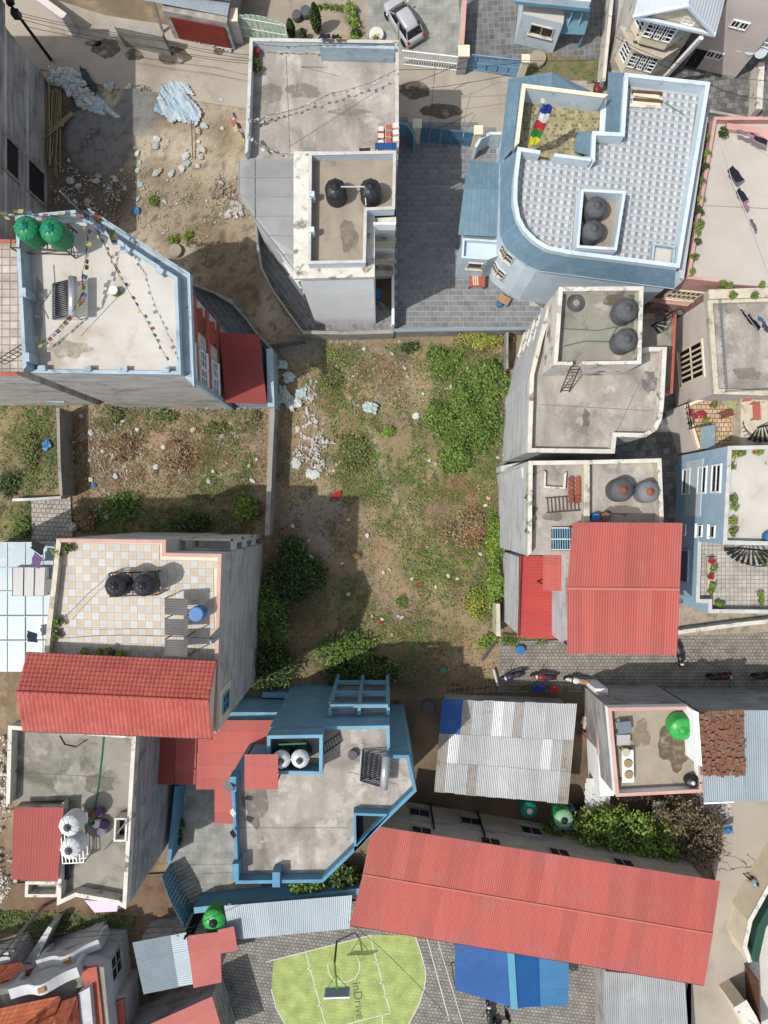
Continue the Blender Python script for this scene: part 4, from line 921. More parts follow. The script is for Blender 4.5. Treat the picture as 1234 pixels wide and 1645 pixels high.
# front roof of small red tiles with ridge
e0, e1 = W(44, 1048.6, 14.6), W(348, 1063, 14.6); r0, r1 = W(27, 1112, 15.9), W(336, 1126, 15.9); s0, s1 = W(36.5, 1172.6, 14.6), W(341, 1185, 14.6)
for a, b, c, d in ((r0, r1, e1, e0), (r1, r0, s0, s1)):
    MB().add([a, b, c, d], [(0, 1, 2, 3)]).build('roof_board', M_BRICKR, gh); grid_tiles(gh, [a, b, c, d], 44, 9, M_TILE, .07, 'roof_tiles', .03)
for i in range(26): a, b = r0.lerp(r1, i/26), r0.lerp(r1, (i+1.04)/26); MB().tube([a+Vector((0, 0, .02)), b+Vector((0, 0, .05))], .11, 8).build('ridge_tile', M_TILE, gh)
MB().bar(s0+Vector((0, -.05, -.05)), s1+Vector((0, -.05, -.05)), .1, .14).build('gutter', M_IRON, gh); MB().bar(e0, e1, .08, .14).build('gutter', M_IRON, gh)
MB().poly([r1, e1, s1]).build('gable_infill', M_CREAM, gh)
for s in (.1, .5, .9): p = e0.lerp(e1, s); MB().bar((p.x, p.y-.3, 13.3), (p.x, p.y-.3, 14.7), .12).build('roof_post', M_CREAM, gh)
p, d, n = edge(gp2, 3, .78, .04); p2 = edge(gp2, 3, 1., .04)[0]; MB().bar((*p, 11.8), (*p2, 11.8), .06, 2.9).build('front_panel', M_CREAM, gh)
window(gh, inset(gp2, -.07), 3, .87, 11.8, 1., 1.5, M_FBLUED, M_GLASS, 2, 2, sill=False)
for z in (3.2, 6.5, 9.8): a, b = edge(gp2, 3, .01, .015)[0], edge(gp2, 3, .99, .015)[0]; MB().bar((*a, z), (*b, z), .03, .28).build('floor_band', M_RAW, gh)
# open stair landings stepping down its north-east notch
for z in (10., 6.7, 3.4):
    q = [W(264, 868, TG), W(356, 869, TG), W(355, 890, TG), W(264, 888.6, TG)]; Q = [(v.x, v.y) for v in q]
    Q = [(Q[0][0]+.05, Q[0][1]), Q[1], (Q[1][0], Q[2][1]+.03), (Q[0][0]+.05, Q[3][1]+.03)]
    hole = Q[0][0]+(Q[1][0]-Q[0][0])*.45
    MB().prism([(hole, Q[0][1]), Q[1], Q[2], (hole, Q[3][1])], z-.15, z, bot=True).build('landing', M_RAWP, gh)
    MB().bar((Q[0][0], Q[0][1]-.07, z+.4), (Q[1][0], Q[1][1]-.07, z+.4), .13, 1.1).build('landing_parapet', M_CREAMB, gh)
    MB().bar((Q[1][0]-.07, Q[1][1], z+.4), (Q[2][0]-.07, Q[2][1], z+.4), .13, 1.1).build('landing_parapet', M_RAWP, gh)
MB().box((W(354, 868, TG).x-.2, W(354, 868, TG).y-.2, 5.2), (.3, .3, 10.4)).build('corner_post', M_RAWP, gh)

# ---- neighbour with translucent aqua roof, left edge
lp = PW([(-160, 876), (86, 876), (70, 1046), (40, 1050), (28, 1078), (-160, 1078)], 11.)
lh = house('aqua_roof_house', 'house under a translucent aqua sheet roof at the left edge', lp)
MB().prism(inset(lp, .3), -.3, 10.6).build('wall', M_RAWP, lh)
M_AQB = mat('aqua_glazing_bar', (204, 218, 220), None, rough=.5)
for i in range(9):
    x0_, x1_ = -160+i*28.6, -160+(i+1)*28.6-.8
    yb = 1079 if x1_ < 42 else 1048
    x1t = min(x1_, 90); MB().add([W(x0_, 872, 11.1), W(min(x1_, 88), 872, 11.1), W(min(x1_, 72), yb, 10.9), W(x0_, yb, 10.9)], [(0, 1, 2, 3)]).build('clouded_panel', M_POLYB, lh)
    MB().bar(W(min(x1_+.4, 88), 872, 11.12), W(min(x1_+.4, 72), yb, 10.92), .05, .05).build('glazing_bar', M_AQB, lh)
for y in (871.5, 912, 950, 990, 1030): MB().bar(W(-160, y, 11.12), W(88-(y-872)*.09, y, 11.12), .05, .05).build('glazing_bar', M_AQB, lh)
hq = PW([(18, 912), (71, 912), (69, 958), (18, 958)], 11.7); MB().prism(hq, 11., 11.6, top=False).build('hatch_frame', M_WHITE, lh)
MB().poly([(x, y, 11.55) for x, y in hq]).build('hatch_glass', mat('hatch_glass', (172, 172, 170), None, rough=.3), lh)
for t in (.33, .66): a, b = Vector(hq[0]).lerp(Vector(hq[1]), t), Vector(hq[3]).lerp(Vector(hq[2]), t); MB().bar((*a, 11.6), (*b, 11.6), .06).build('glazing_bar', M_AQB, lh)
MB().prism(PW([(72, 930), (94, 930), (94, 952), (72, 952)], 13.2), 12.9, 13.25).build('awning', M_TING, lh)
# ============================================================= HOUSES, lower half
# ---- blue house with tank box and solar heater
fp = PW([(431, 1172), (626, 1169), (627, 1213), (657, 1213), (669.5, 1271), (518.6, 1418), (378.5, 1420), (371, 1246), (430, 1244)], 11.2)
fh = house('blue_deck_house', 'strong blue house with angled corner, concrete deck and solar water heater, bottom centre', fp)
MB().prism(fp, -.3, 10.4, top=False).build('wall', M_FBLUED, fh)
MB().poly([(x, y, 10.4) for x, y in fp]).build('roof_deck', M_DECK, fh)
parapets(fh, fp, 10.4, 11.2, M_FBLUE, .2, skip=(0, 1, 7, 8))
parapets(fh, fp, 10.4, 10.75, M_FBLUED, .2, skip=(2, 3, 4, 5, 6, 7, 8))
# triangular light well by the angled corner, its shade a dark sheet on the deck
tw = PW([(568, 1306), (626, 1308), (569, 1370)], 11.2); parapets(fh, tw, 10.4, 11.2, M_FBLUE, .14, name='well_parapet')
MB().poly([(x, y, 10.42) for x, y in inset(tw, .1)]).build('well_shade_sheet', M_DARK, fh)
fb = PW([(429, 1181.6), (518.6, 1180), (518, 1245), (429, 1243)], 12.2)
MB().prism(fb, 10.4, 10.9).build('tank_box_floor', M_DECKG, fh); parapets(fh, fb, 10.9, 12.2, M_FBLUED, .2)
# open frame balconies on the north side: beams over a light well with shade painted on its floor
q = PW([(526, 1166), (624, 1166)], 11.2); a, b = Vector(q[0]), Vector(q[1])
MB().prism([(a.x, a.y+1.9), (b.x, b.y+1.9), (b.x, b.y+.02), (a.x, a.y+.02)], -.1, .12).build('well_shade_floor', M_DARK, fh)
for z in (8.8, 5.8, 2.8):
    MB().bar((a.x, a.y+.6, z), (b.x, b.y+.6, z), .22, .5).build('beam', M_FBLUED, fh)
    for t in (0., .5, 1.): p = a.lerp(b, t); MB().bar((p.x, p.y+.5, z), (p.x, p.y+.02, z), .2, .45).build('cross_beam', M_FBLUED, fh)
    MB().prism([(a.x+.1, a.y+.2), (b.x-.1, b.y+.2), (b.x-.1, b.y+.02), (a.x+.1, a.y+.02)], z-.62, z-.5, bot=True).build('balcony_floor', M_RAWD, fh)
for t in (0, .5, 1): q = Vector(PW([(526, 1166)], 11.2)[0]).lerp(Vector(PW([(624, 1166)], 11.2)[0]), t); MB().box((q.x, q.y+.6, 4.3), (.25, .25, 8.6)).build('column', M_FBLUED, fh)
MB().prism(PW([(426, 1104), (533, 1106), (530, 1116), (426, 1112)]), -.2, 1.5).build('plinth', M_FBLUED, fh)
# lower wing with red sheet roofs
lw = PW([(364, 1142), (470, 1142), (470, 1290), (346, 1290), (346, 1268), (316, 1268), (316, 1160)], 5.)
MB().prism(inset(lw, .15), -.3, 4.8, top=True).build('wing_wall', M_FBLUED, fh)
def band(pts, z0, z1, n, m): sheets(fh, [W(*pts[0], z0), W(*pts[1], z0), W(*pts[2], z1), W(*pts[3], z1)], n, 1, m, name='wing_roof_sheet')
band([(318, 1210), (318, 1157), (446, 1157), (446, 1210)], 5.2, 5.5, 3, M_RED)
band([(315, 1268), (317, 1210), (432, 1210), (432, 1268)], 5.2, 5.5, 3, M_RED); band([(345, 1322), (345, 1268), (376, 1268), (376, 1324)], 5.2, 5.3, 3, M_RED)
band([(244, 1260), (245, 1182), (282, 1184), (280, 1260)], 4.5, 4.7, 4, M_REDD); band([(281, 1260), (283, 1184), (316, 1186), (314, 1260)], 4.7, 4.9, 4, M_RED)
sheets(fh, [W(393, 1268, 12.9), W(393, 1212, 12.9), W(447, 1212, 13.1), W(447, 1268, 13.1)], 3, 1, M_RED, name='canopy_sheet')
for x, y in ((396, 1216), (396, 1264), (442, 1264)): v = W(x, y, 12.8); MB().bar((v.x, v.y, 10.4), (v.x, v.y, 12.9), .08).build('canopy_post', M_STEEL, fh)
for x, y in ((378, 1400), (374, 1260)): v = W(x, y, 11.6); MB().box((v.x, v.y, 11.0), (.4, .9, 1.2)).build('pier', M_FBLUE, fh)
v = W(444, 1412, 11.3); MB().box((v.x, v.y, 10.9), (.45, .9, 1.)).build('pier', M_FBLUE, fh)
ribbon_wall('yard_wall', 'strong blue yard wall along the west side of the stone paved yard', 'wall', [(284, 1263), (277, 1330), (271, 1386)], 2.1, .3, M_FBLUE)
ribbon_wall('yard_wall', 'strong blue yard wall in front of the blue house along the lane', 'wall', [(312, 1462), (440, 1448), (590, 1430)], 2.0, .35, M_FBLUE, M_FBLUED)

# ---- grey terrace house, lower left
hp = PW([(13.6, 1166), (218, 1181), (202, 1460), (188, 1452), (122, 1440), (92, 1454), (96, 1294), (10, 1296)], 9.8)
hh = house('lower_left_house', 'weathered house with grey decks, red sheet roof and two pale tanks, lower left', hp)
MB().prism(hp, -.3, 9., top=False).build('wall', M_RAWD, hh)
MB().poly([(x, y, 9.) for x, y in hp]).build('roof_deck', M_DECKG, hh)
parapets(hh, hp, 9., 9.75, M_OLDW, .2, skip=(6,), cope=M_OLDW)
sheets(hh, [W(22, 1297, 10.), W(102, 1297, 10.2), W(93, 1416, 10.), W(19, 1412, 9.8)][::-1], 5, 1, M_REDD, pitch=.18)
hq = PW([(42, 1416), (96, 1416), (94, 1440), (41, 1440)], 7.4); block(hh, hq, -.3, 6.8, 7.4, M_OLDW, M_DECKG, cope=M_OLDW)
MB().prism(PW([(20, 1300), (98, 1300), (94, 1412), (20, 1410)], 9.7), -.3, 9.5).build('wing_wall', M_OLDW, hh)
sk = PW([(184, 1314), (205, 1314), (203, 1352), (182, 1352)], 9.9); parapets(hh, sk, 9., 9.9, M_OLDW, .12, name='skylight_kerb'); MB().poly([(x, y, 9.2) for x, y in sk]).build('skylight_glass', M_GLASS, hh)
bx = PW([(136, 1446), (190, 1450), (188, 1464), (152, 1466)], 8.4); MB().prism(bx, 6., 8.4, bot=True).build('bay', M_LILAC, hh)

# ---- ornate villa, bottom left corner
ip = PW([(-120, 1608), (20, 1592), (128, 1556), (163, 1560), (182, 1760), (-120, 1760)], 4.8)
ih = house('ornate_villa', 'ornate white villa with arched pediments and orange tiled roofs, bottom left corner', ip)
M_SHW = mat('white_villa_paint', (206, 208, 210), (190, 192, 195), .6, fine=.08, c3=(160, 162, 164), s3=.9, t3=(.56, .7), k=.7)
block(ih, ip, -.3, 4.4, 4.4, M_SHW, M_DECKG)
lo_ = PW([(50, 1548), (150, 1508), (166, 1570), (60, 1610)], 2.4); MB().prism(lo_, -.3, 2.2).build('front_block', M_SHW, ih)
lo2 = PW([(-60, 1560), (22, 1530), (40, 1580), (-60, 1600)], 2.2); MB().prism(lo2, -.3, 2.).build('front_block', M_SHW, ih)
def pediment(root, a, b, zb, h, t=.5):
    """a wavy white gable wall with a rounded middle, standing over an arched opening"""
    a, b = Vector(a), Vector(b); d = (b-a); L_ = d.length; d.normalize(); n = Vector((-d.y, d.x)); N_ = 20; top = []; bot = []
    for i in range(N_+1):
        s = i/N_; k = math.exp(-((s-.45)/.2)**2); top.append((s*L_, zb+.75+h*k)); bot.append((s*L_, zb+.1+h*.75*k if .1 < s < .9 else zb))
    vs = []; fs = []
    for q in (0, t):
        for u, z in top: vs.append((*(a+d*u+n*q), z))
        for u, z in bot: vs.append((*(a+d*u+n*q), z))
    m_ = N_+1
    for i in range(N_):
        fs += [(i, i+1, m_+i+1, m_+i), (2*m_+i, 2*m_+i+1, 3*m_+i+1, 3*m_+i), (i, i+1, 2*m_+i+1, 2*m_+i), (m_+i, m_+i+1, 3*m_+i+1, 3*m_+i)]
    fs += [(0, m_, 3*m_, 2*m_), (N_, m_+N_, 3*m_+N_, 2*m_+N_)]
    o = MB().add(vs, fs).build('pediment', M_SHW, root)
    c = a+d*(L_*.45); MB().box((c.x+n.x*t/2, c.y+n.y*t/2, zb+.78+h), (.5, t*.5, .06), math.atan2(d.y, d.x)).build('ornament', mat('gold_ornament', (176, 138, 84), None), o)
    for s in (0.06, .97): c = a+d*(L_*s); MB().box((c.x+n.x*t/2, c.y+n.y*t/2, zb-.6), (.4, t-.04, 1.2), math.atan2(d.y, d.x)).build('pillar', M_SHW, o)
    return o
for (x0_, y0_, x1_, y1_, z) in ((60, 1540, 160, 1506, 2.9), (16, 1586, 126, 1550, 4.9), (-90, 1556, 16, 1526, 2.9)):
    a, b = W(x0_, y0_, z), W(x1_, y1_, z); pediment(ih, (b.x, b.y), (a.x, a.y), z-.5, .8, .7)
def hip(root, pts, zs, apex, m, nu=12, nv=6):
    P = [W(x, y, zs) for x, y in pts]; A = [W(x, y, z) for x, y, z in apex]
    for i in range(len(P)):
        j = (i+1) % len(P); a0 = min(A, key=lambda q: (q-P[i]).length); a1 = min(A, key=lambda q: (q-P[j]).length)
        MB().add([P[i], P[j], a1, a0], [(0, 1, 2, 3)]).build('roof_board', M_BRICKR, root); grid_tiles(root, [a0, a1, P[j], P[i]], nu, nv, m, .05, 'roof_tiles', .05)
hip(ih, [(-60, 1632), (94, 1600), (98, 1604), (62, 1700), (-60, 1740)], 5.6, [(10, 1670, 6.3), (-30, 1680, 6.3)], M_OTILE, 14, 7); hip(ih, [(70, 1618), (124, 1600), (132, 1680), (70, 1720)], 5.3, [(100, 1660, 5.9)], M_OTILE, 9, 6)
hip(ih, [(-40, 1556), (36, 1546), (38, 1552), (-10, 1600), (-40, 1612)], 3.6, [(-10, 1575, 4.2)], M_OTILE, 8, 5); hip(ih, [(34, 1562), (58, 1552), (40, 1576), (22, 1584)], 3.3, [(40, 1568, 3.6)], M_OTILE, 5, 4)
MB().prism(PW([(128, 1560), (154, 1554), (162, 1620), (170, 1700), (150, 1700), (140, 1600)], 4.7), 4.402, 4.6).build('red_terrace', M_BRICKR, ih)
MB().prism(PW([(126, 1596), (144, 1586), (154, 1700), (132, 1700)], 5.1), 4.4, 5.1).build('stair_wall', M_SHW, ih)
window(ih, ip, 3, .12, 2.4, 1.6, 1.7, M_SHW, M_GLASS, 2, 2); window(ih, ip, 3, .5, 2.4, 1.8, 1.7, M_SHW, M_GLASS, 2, 2)
MB().prism(PW([(172, 1602), (198, 1600), (204, 1760), (178, 1760)], 2.9), -.2, 2.9).build('side_wing', M_SHW, ih); MB().prism(PW([(186, 1610), (199, 1604), (206, 1740), (194, 1740)], 3.1), 2.902, 3.1).build('red_ledge', M_BRICKR, ih)
MB().prism(PW([(40, 1545), (78, 1488), (84, 1491), (56, 1548)], 1.8), -.2, 1.8).build('garden_wall', M_SHW, ih)

# ---- long red roof with beige wall
pr = [W(600, 1326, 6.2), W(1157, 1415, 6.2), W(1131, 1583, 6.2), W(562, 1486, 6.2)]
m0, m1 = W(583, 1404.5, 6.4), W(1145, 1500, 6.4)
wl = [(p.x, p.y) for p in pr]; wl = inset(wl, .55)
ph_ = house('long_red_roof_building', 'long low beige building under a plain red sheet roof', wl, 'building')
MB().prism(wl, -.3, 6.0, top=True).build('wall', M_BEIGE, ph_)
sheets(ph_, [pr[1], pr[0], m0, m1], 26, 1, M_RED); sheets(ph_, [pr[3], pr[2], m1, m0], 26, 1, M_RED)
MB().bar(m0+Vector((0, 0, .05)), m1+Vector((0, 0, .05)), .1, .03).build('ridge_cap', MATS['faded_ridge'], ph_)
MB().bar(pr[3]+Vector((0, 0, -.06)), pr[2]+Vector((0, 0, -.06)), .1, .12).build('gutter', M_IRON, ph_)
for s in (.13, .345, .56, .76): window(ph_, wl, 0, s, 4.6, 1.3, 1.0, M_BEIGE, M_DARK, 2, 1, sill=False)
for s in (.13, .3, .5): window(ph_, wl, 0, s, 1.7, 1.4, 1.2, M_RAWD, M_DARK, 2, 1)
MB().bar((*edge(wl, 0, .01, .05)[0], 3.), (*edge(wl, 0, .6, .05)[0], 3.), .1, .3).build('floor_band', M_RAWD, ph_)
for s in (.17, .33): p, d, n = edge(wl, 0, s, .15); MB().bar((*p, 0), (*p, 4.2), .12).build('drain_pipe', M_IRON, ph_)

# ---- tin shed
q = [W(710.5, 1123, 3.1), W(926.6, 1131, 3.1), W(912, 1291, 3.3), W(697.6, 1272, 3.3)]
sh = house('tin_shed', 'low shed with patchy galvanised sheet roof and one blue sheet', [(p.x, p.y) for p in q], 'shed')
MB().prism(inset([(p.x, p.y) for p in q], .4), -.2, 2.9, top=True).build('wall', M_RAWD, sh)
M_TINL = mat('new_galvanised_sheet', (196, 199, 200), None, rough=.4, metal=.2, fine=.04, bump=.05)
M_TINR = mat('brownish_galvanised_sheet', (176, 172, 166), (160, 156, 150), .8, rough=.6, metal=.2, bump=.05, c3=(150, 126, 104), s3=1.2, t3=(.56, .66))
mm = {(0, 0): M_BSHEET, (0, 1): M_BSHEET, (0, 5): M_TINL, (1, 1): M_TINL, (1, 10): M_TINL, (2, 0): M_TINR, (0, 7): M_TINR, (2, 3): M_TINR, (1, 12): M_TINR, (0, 2): M_TINR, (1, 0): M_TINR, (2, 12): M_TINR}
sheets(sh, [q[0], q[1], q[2], q[3]], 13, 3, M_TIN, pitch=.13, amp=.01, mats=mm, jit=.04, rows=[0, .37, .68, 1.])

# ---- small house with tank terrace at the right
sp = PW([(977, 1137), (1108, 1135), (1124, 1147), (1128, 1272), (990, 1279)], 6.3)
so = house('tank_terrace_house', 'white house with small terrace and a tilted green tank, lower right', sp)
MB().prism(sp, -.3, 5.6, top=False).build('wall', M_RAWD, so)
MB().poly([(x, y, 5.6) for x, y in sp]).build('terrace_deck', M_DECKS, so)
parapets(so, sp, 5.6, 6.3, M_WHITE, .18, skip=(), cope=M_PINK)
MB().prism(PW([(1112, 1140), (1120, 1143), (1126, 1230), (1118, 1226)], 7.2), 5.6, 7.4).build('inner_wall', M_WHITE, so)
MB().prism(PW([(958, 1114), (974, 1114), (978, 1212), (961, 1212)], 3.2), 2.9, 3.15, bot=True).build('red_ledge', M_PINK, so)
MB().prism(PW([(956, 1106), (976, 1106), (986, 1278), (964, 1278)], 2.8), -.3, 2.85).build('side_wall', M_WHITE, so)
# rear rooms under clay tiles and tin
rp = PW([(1124, 1141), (1420, 1141), (1420, 1282), (1132, 1285)], 6.5)
MB().prism(inset(rp, .15), -.3, 6.2, top=True).build('rear_wall', M_RAWD, so)
sheets(so, [W(1193, 1141, 6.5), W(1420, 1141, 6.5), W(1420, 1286, 6.7), W(1197, 1287, 6.7)], 8, 1, M_TINB, name='tin_sheet'); sheets(so, [W(1128, 1244, 6.6), W(1197, 1246, 6.6), W(1197, 1287, 6.7), W(1131, 1289, 6.7)], 3, 1, M_TINB, name='tin_sheet')
MB().bar(W(1131, 1290, 6.7), W(1178, 1288, 6.7), .1, .12).build('gutter', M_WHITE, so)
tq = [W(1121, 1144, 7.2), W(1193, 1140, 7.2), W(1197, 1246, 7.), W(1125, 1245, 7.)]
MB().add(tq, [(0, 1, 2, 3)]).build('tile_board', M_OLDT, so)
rr = random.Random(5)
for i in range(14):
    for j in range(9):
        u, v = (j+.5)/9+rr.uniform(-.04, .04), (i+.5)/14+rr.uniform(-.03, .03); c = tq[0].lerp(tq[1], u).lerp(tq[3].lerp(tq[2], u), v)
        if rr.random() < .12: continue
        MB().box((0, 0, 0), (.27+rr.uniform(-.05, .05), .33, .05)).build('clay_tile', M_OLDT, so).matrix_basis = Matrix.Translation(c+Vector((0, 0, .08+rr.random()*.1))) @ Matrix.Rotation(rr.uniform(-.5, .5), 4, 'Z') @ Matrix.Rotation(rr.uniform(-.3, .3), 4, 'X') @ Matrix.Rotation(rr.uniform(-.3, .3), 4, 'Y')

# ---- sheds at the bottom
def shed(label, q, z0, z1, n, m, wm=M_RAWD, mats=None, name='sheet_roof_shed', rib=0, zw=None):
    P = [W(*q[0], z0), W(*q[1], z0), W(*q[2], z1), W(*q[3], z1)]; o = house(name, label, [(p.x, p.y) for p in P], 'shed')
    MB().prism(inset([(p.x, p.y) for p in P], .3), -.2, min(z0, z1)-.15).build('wall', wm, o); sheets(o, P, n, 1, m, mats=mats); return o, P
o, P = shed('small shed with grey blue and pale sheet roof beside the green tank lane', [(231, 1597), (213, 1514), (299, 1498), (311, 1581)], 3.0, 3.2, 3, M_TIND)
sheets(o, [W(287, 1584, 3.24), W(274, 1503, 3.24), W(299, 1498, 3.28), W(311, 1581, 3.28)], 3, 1, M_TINB, name='pale_sheet')
o, P = shed('L shaped shed with faded red sheet roof beside the grey blue roofed shed', [(311, 1587), (301, 1503), (354, 1497), (356, 1578)], 3.3, 3.4, 3, M_PNK)
sheets(o, [W(354, 1532, 3.4), W(350, 1494, 3.4), W(376, 1488, 3.42), W(382, 1526, 3.42)], 2, 1, M_PNK, name='side_sheet')
shed('faded red sheet roof shed cut by the bottom edge of the photo', [(200, 1760), (190, 1668), (341, 1601), (370, 1700)], 3.4, 3.5, 5, M_PNK)
shed('long pale tin lean-to along the edge of the sports court', [(566, 1438), (360, 1455), (370, 1510), (562, 1492)], 2.6, 2.8, 9, M_TINB)
shed('pale tin roof shed beside the road under the red roof edge', [(970, 1560), (1100, 1572), (1112, 1760), (975, 1760)], 3.4, 3.6, 6, M_TIN)
# blue canopy
cr = [W(731, 1516, 2.7), W(820, 1524, 3.3), W(914, 1530, 2.7)]; cl = [W(731, 1590, 2.7), W(826, 1619, 3.3), W(913, 1614, 2.7)]
cp = house('blue_canopy', 'blue sheet canopy with pale ridge standing on posts beside the court', [(p.x, p.y) for p in (cr[0], cr[2], cl[2], cl[0])], 'canopy')
sheets(cp, [cl[0], cr[0], cr[1], cl[1]], 3, 1, M_BSHEET, mats={(0, 1): M_BSHEET}); sheets(cp, [cl[1], cr[1], cr[2], cl[2]], 3, 1, M_BSHEET, mats={})
a, b = cl[2].lerp(cl[1], .5), cr[2].lerp(cr[1], .5); sheets(cp, [cl[2].lerp(cl[1], .52)+Vector((0, 0, .05)), cr[2].lerp(cr[1], .52)+Vector((0, 0, .05)), cr[2]+Vector((0, 0, .05)), cl[2]+Vector((0, 0, .05))], 3, 1, M_BSHEETL, name='pale_sheet')
MB().bar(cl[1]+Vector((0, -.05, .07)), cr[1]+Vector((0, 0, .07)), .5, .05).build('ridge_cap', M_BRIDGE, cp)
for p in (cl[0], cl[1], cl[2], cr[0], cr[2]): MB().bar((p.x, p.y+(.2 if p in cl else -.2), 0), (p.x, p.y+(.2 if p in cl else -.2), p.z-.03), .08).build('post', M_GALV, cp)

# stains and patches that weather has left on the decks
def stain(root, px, py, a, b, z, col, seed):
    pts = []
    for i in range(26):
        t = i/26*2*math.pi; k = 1+.45*noise.noise(Vector((math.cos(t)*1.6+seed, math.sin(t)*1.6, seed*2.3)))+.2*noise.noise(Vector((math.cos(t)*5, math.sin(t)*5, seed)))
        pts.append((px+a*math.cos(t)*k, py+b*math.sin(t)*k))
    MB().poly([(*p, z) for p in PW(pts, z)]).build('stain', mat('stain_%d_%d_%d' % col, col, tuple(int(c*.9) for c in col), 1.5, fine=.12, soft=(1.6, .34, .58, .85)), root)
for a in ((bh, 488, 146, 24, 12, 8.404, (168, 162, 154), 1), (bh, 436, 150, 18, 16, 8.404, (174, 169, 161), 3), (bh, 560, 180, 34, 5, 8.406, (174, 168, 160), 5),
          (so, 1084, 1196, 26, 40, 5.604, (128, 110, 82), 6), (so, 1030, 1180, 14, 24, 5.604, (176, 158, 130), 7), (dh, 1000, 480, 28, 14, 11.304, (126, 118, 102), 8), (dh, 942, 672, 6, 14, 8.704, (134, 132, 126), 9), (dh, 1045, 615, 12, 18, 8.704, (140, 140, 138), 10), 
          (jh, 110, 562, 36, 14, 12.804, (206, 194, 174), 12), (jh, 62, 500, 8, 50, 12.804, (204, 200, 190), 13), (fh, 410, 1290, 20, 40, 10.404, (150, 144, 134), 15), (hh, 60, 1200, 22, 12, 9.004, (196, 192, 182), 16), (hh, 110, 1235, 18, 30, 9.004, (190, 187, 176), 17), (hh, 160, 1260, 22, 16, 9.004, (146, 142, 128), 18),
          (eh, 1000, 820, 30, 8, 10.404, (146, 141, 131), 19), (eh, 890, 830, 16, 8, 10.404, (150, 144, 134), 20), (nh, 1200, 600, 24, 10, 5.804, (164, 158, 148), 21), (bh, 560, 380, 14, 24, 11.424, (160, 148, 132), 22)):
    stain(*a)
def seam(root, a, b, z, w=.03):
    A, B = W(*a, z), W(*b, z); d = (B-A).normalized(); n = Vector((-d.y, d.x, 0))*w/2; MB().add([A-n, B-n, B+n, A+n], [(0, 1, 2, 3)]).build('seam', mat('dirty_seam', (112, 106, 96), None, bump=0), root)
for r_, a, b, z in ((bh, (460, 90), (466, 245), 8.408), (bh, (466, 235), (600, 150), 8.408), (dh, (1035, 600), (985, 705), 8.708), (dh, (870, 650), (1050, 660), 8.708), (jh, (130, 540), (210, 455), 12.808), (fh, (386, 1330), (560, 1330), 10.408), (fh, (560, 1240), (640, 1260), 10.408), (mh, (1125, 330), (1234, 335), 6.504), (hh, (30, 1240), (190, 1250), 9.008)): seam(r_, a, b, z)
# ============================================================= PLANTS
M_RUST = mat('rusty_dead_stalks', (176, 132, 96), (150, 110, 80), .8, rough=.8, bump=0, fine=0, isl=.35)
def crown_pts(r, h, n, lobes=7, seed=0, flat=.55, shell=.35):
    """points through an uneven crown made of lobes"""
    g = np.random.default_rng(seed); L = []
    for i in range(lobes):
        t = g.random()*2*math.pi; q = math.sqrt(g.random())*(.62 if lobes < 10 else .8)
        L.append((math.cos(t)*q*r[0], math.sin(t)*q*r[1], h*(.2+.5*g.random()), (.26+.36*g.random())*min(1., (9/lobes)**.5)))
    P = []; per = n//lobes
    for x, y, z, k in L:
        d = g.normal(size=(per, 3)); d /= np.linalg.norm(d, axis=1)[:, None]; rad = (shell+(1-shell)*g.random(per)**.5)[:, None]*(.75+.5*g.random(per)[:, None])
        d = d*rad*np.array([r[0]*k*1.25, r[1]*k*1.25, h*flat*k*1.2]); P.append(d+np.array([x, y, z]))
    P = np.concatenate(P); P[:, 2] = np.maximum(P[:, 2], .03); return P
def bush(name, label, cat, px, py, rx, ry, h, n, m, size=.16, seed=1, lobes=8, group=None, stems=5, up=.5, zc=None, trunk=None):
    """a plant at ground pixel px,py; rx, ry in metres; > crown, stem(s)"""
    c = W(px, py, h*.5); o = thing(name, label, cat, (c.x, c.y, 0), 0., group)
    P = crown_pts((rx, ry), h, n, lobes, seed)
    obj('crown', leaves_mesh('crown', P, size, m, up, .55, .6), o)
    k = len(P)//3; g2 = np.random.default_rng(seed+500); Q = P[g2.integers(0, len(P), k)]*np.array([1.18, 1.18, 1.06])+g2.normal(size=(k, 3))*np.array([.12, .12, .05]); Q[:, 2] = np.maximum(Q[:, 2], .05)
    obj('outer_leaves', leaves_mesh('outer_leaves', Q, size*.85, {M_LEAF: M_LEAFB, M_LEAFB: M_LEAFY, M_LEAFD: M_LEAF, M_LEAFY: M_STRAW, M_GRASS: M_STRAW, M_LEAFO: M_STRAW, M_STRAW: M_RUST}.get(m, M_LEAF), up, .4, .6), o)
    rr = random.Random(seed)
    if trunk:
        tb = MB(); tb.tube([(0, 0, -.2), (.05, .04, h*.25), (.0, .1, h*.55)], [trunk, trunk*.8, trunk*.45], 7); tb.build('trunk', M_BARK, o)
    for i in range(stems):
        t = rr.random()*6.28; q = rr.random()*.6; x, y = math.cos(t)*q*rx, math.sin(t)*q*ry
        a = (0, .1, h*.5) if trunk else (x*.4, y*.4, -.05)
        MB().tube([a, (x*.8, y*.8, h*.6), (x*1.2, y*1.2, h*.85)], [.05 if trunk else .025, .025, .01], 5).build('branch' if trunk else 'stem', M_BARK, o)
    return o
bush('shrub', 'largest green shrub patch in the vacant lot beside the white house', 'shrub', 755, 662, 2.35, 3.1, 1.5, 6500, M_LEAF, .1, 1, 34)
bush('shrub', 'loose left lobe of the largest lot shrub', 'shrub', 703, 672, 1.1, 1.5, .8, 1500, M_LEAF, .1, 101, 9)
bush('shrub', 'dry brown weed patch below the largest lot shrub', 'shrub', 752, 850, 1.8, 1.4, .5, 1500, M_STRAW, .1, 102, 12)
bush('shrub', 'dry brown weed patch in the left of the weedy lot', 'shrub', 195, 722, 1.5, 1.1, .5, 1200, M_STRAW, .1, 103, 10)
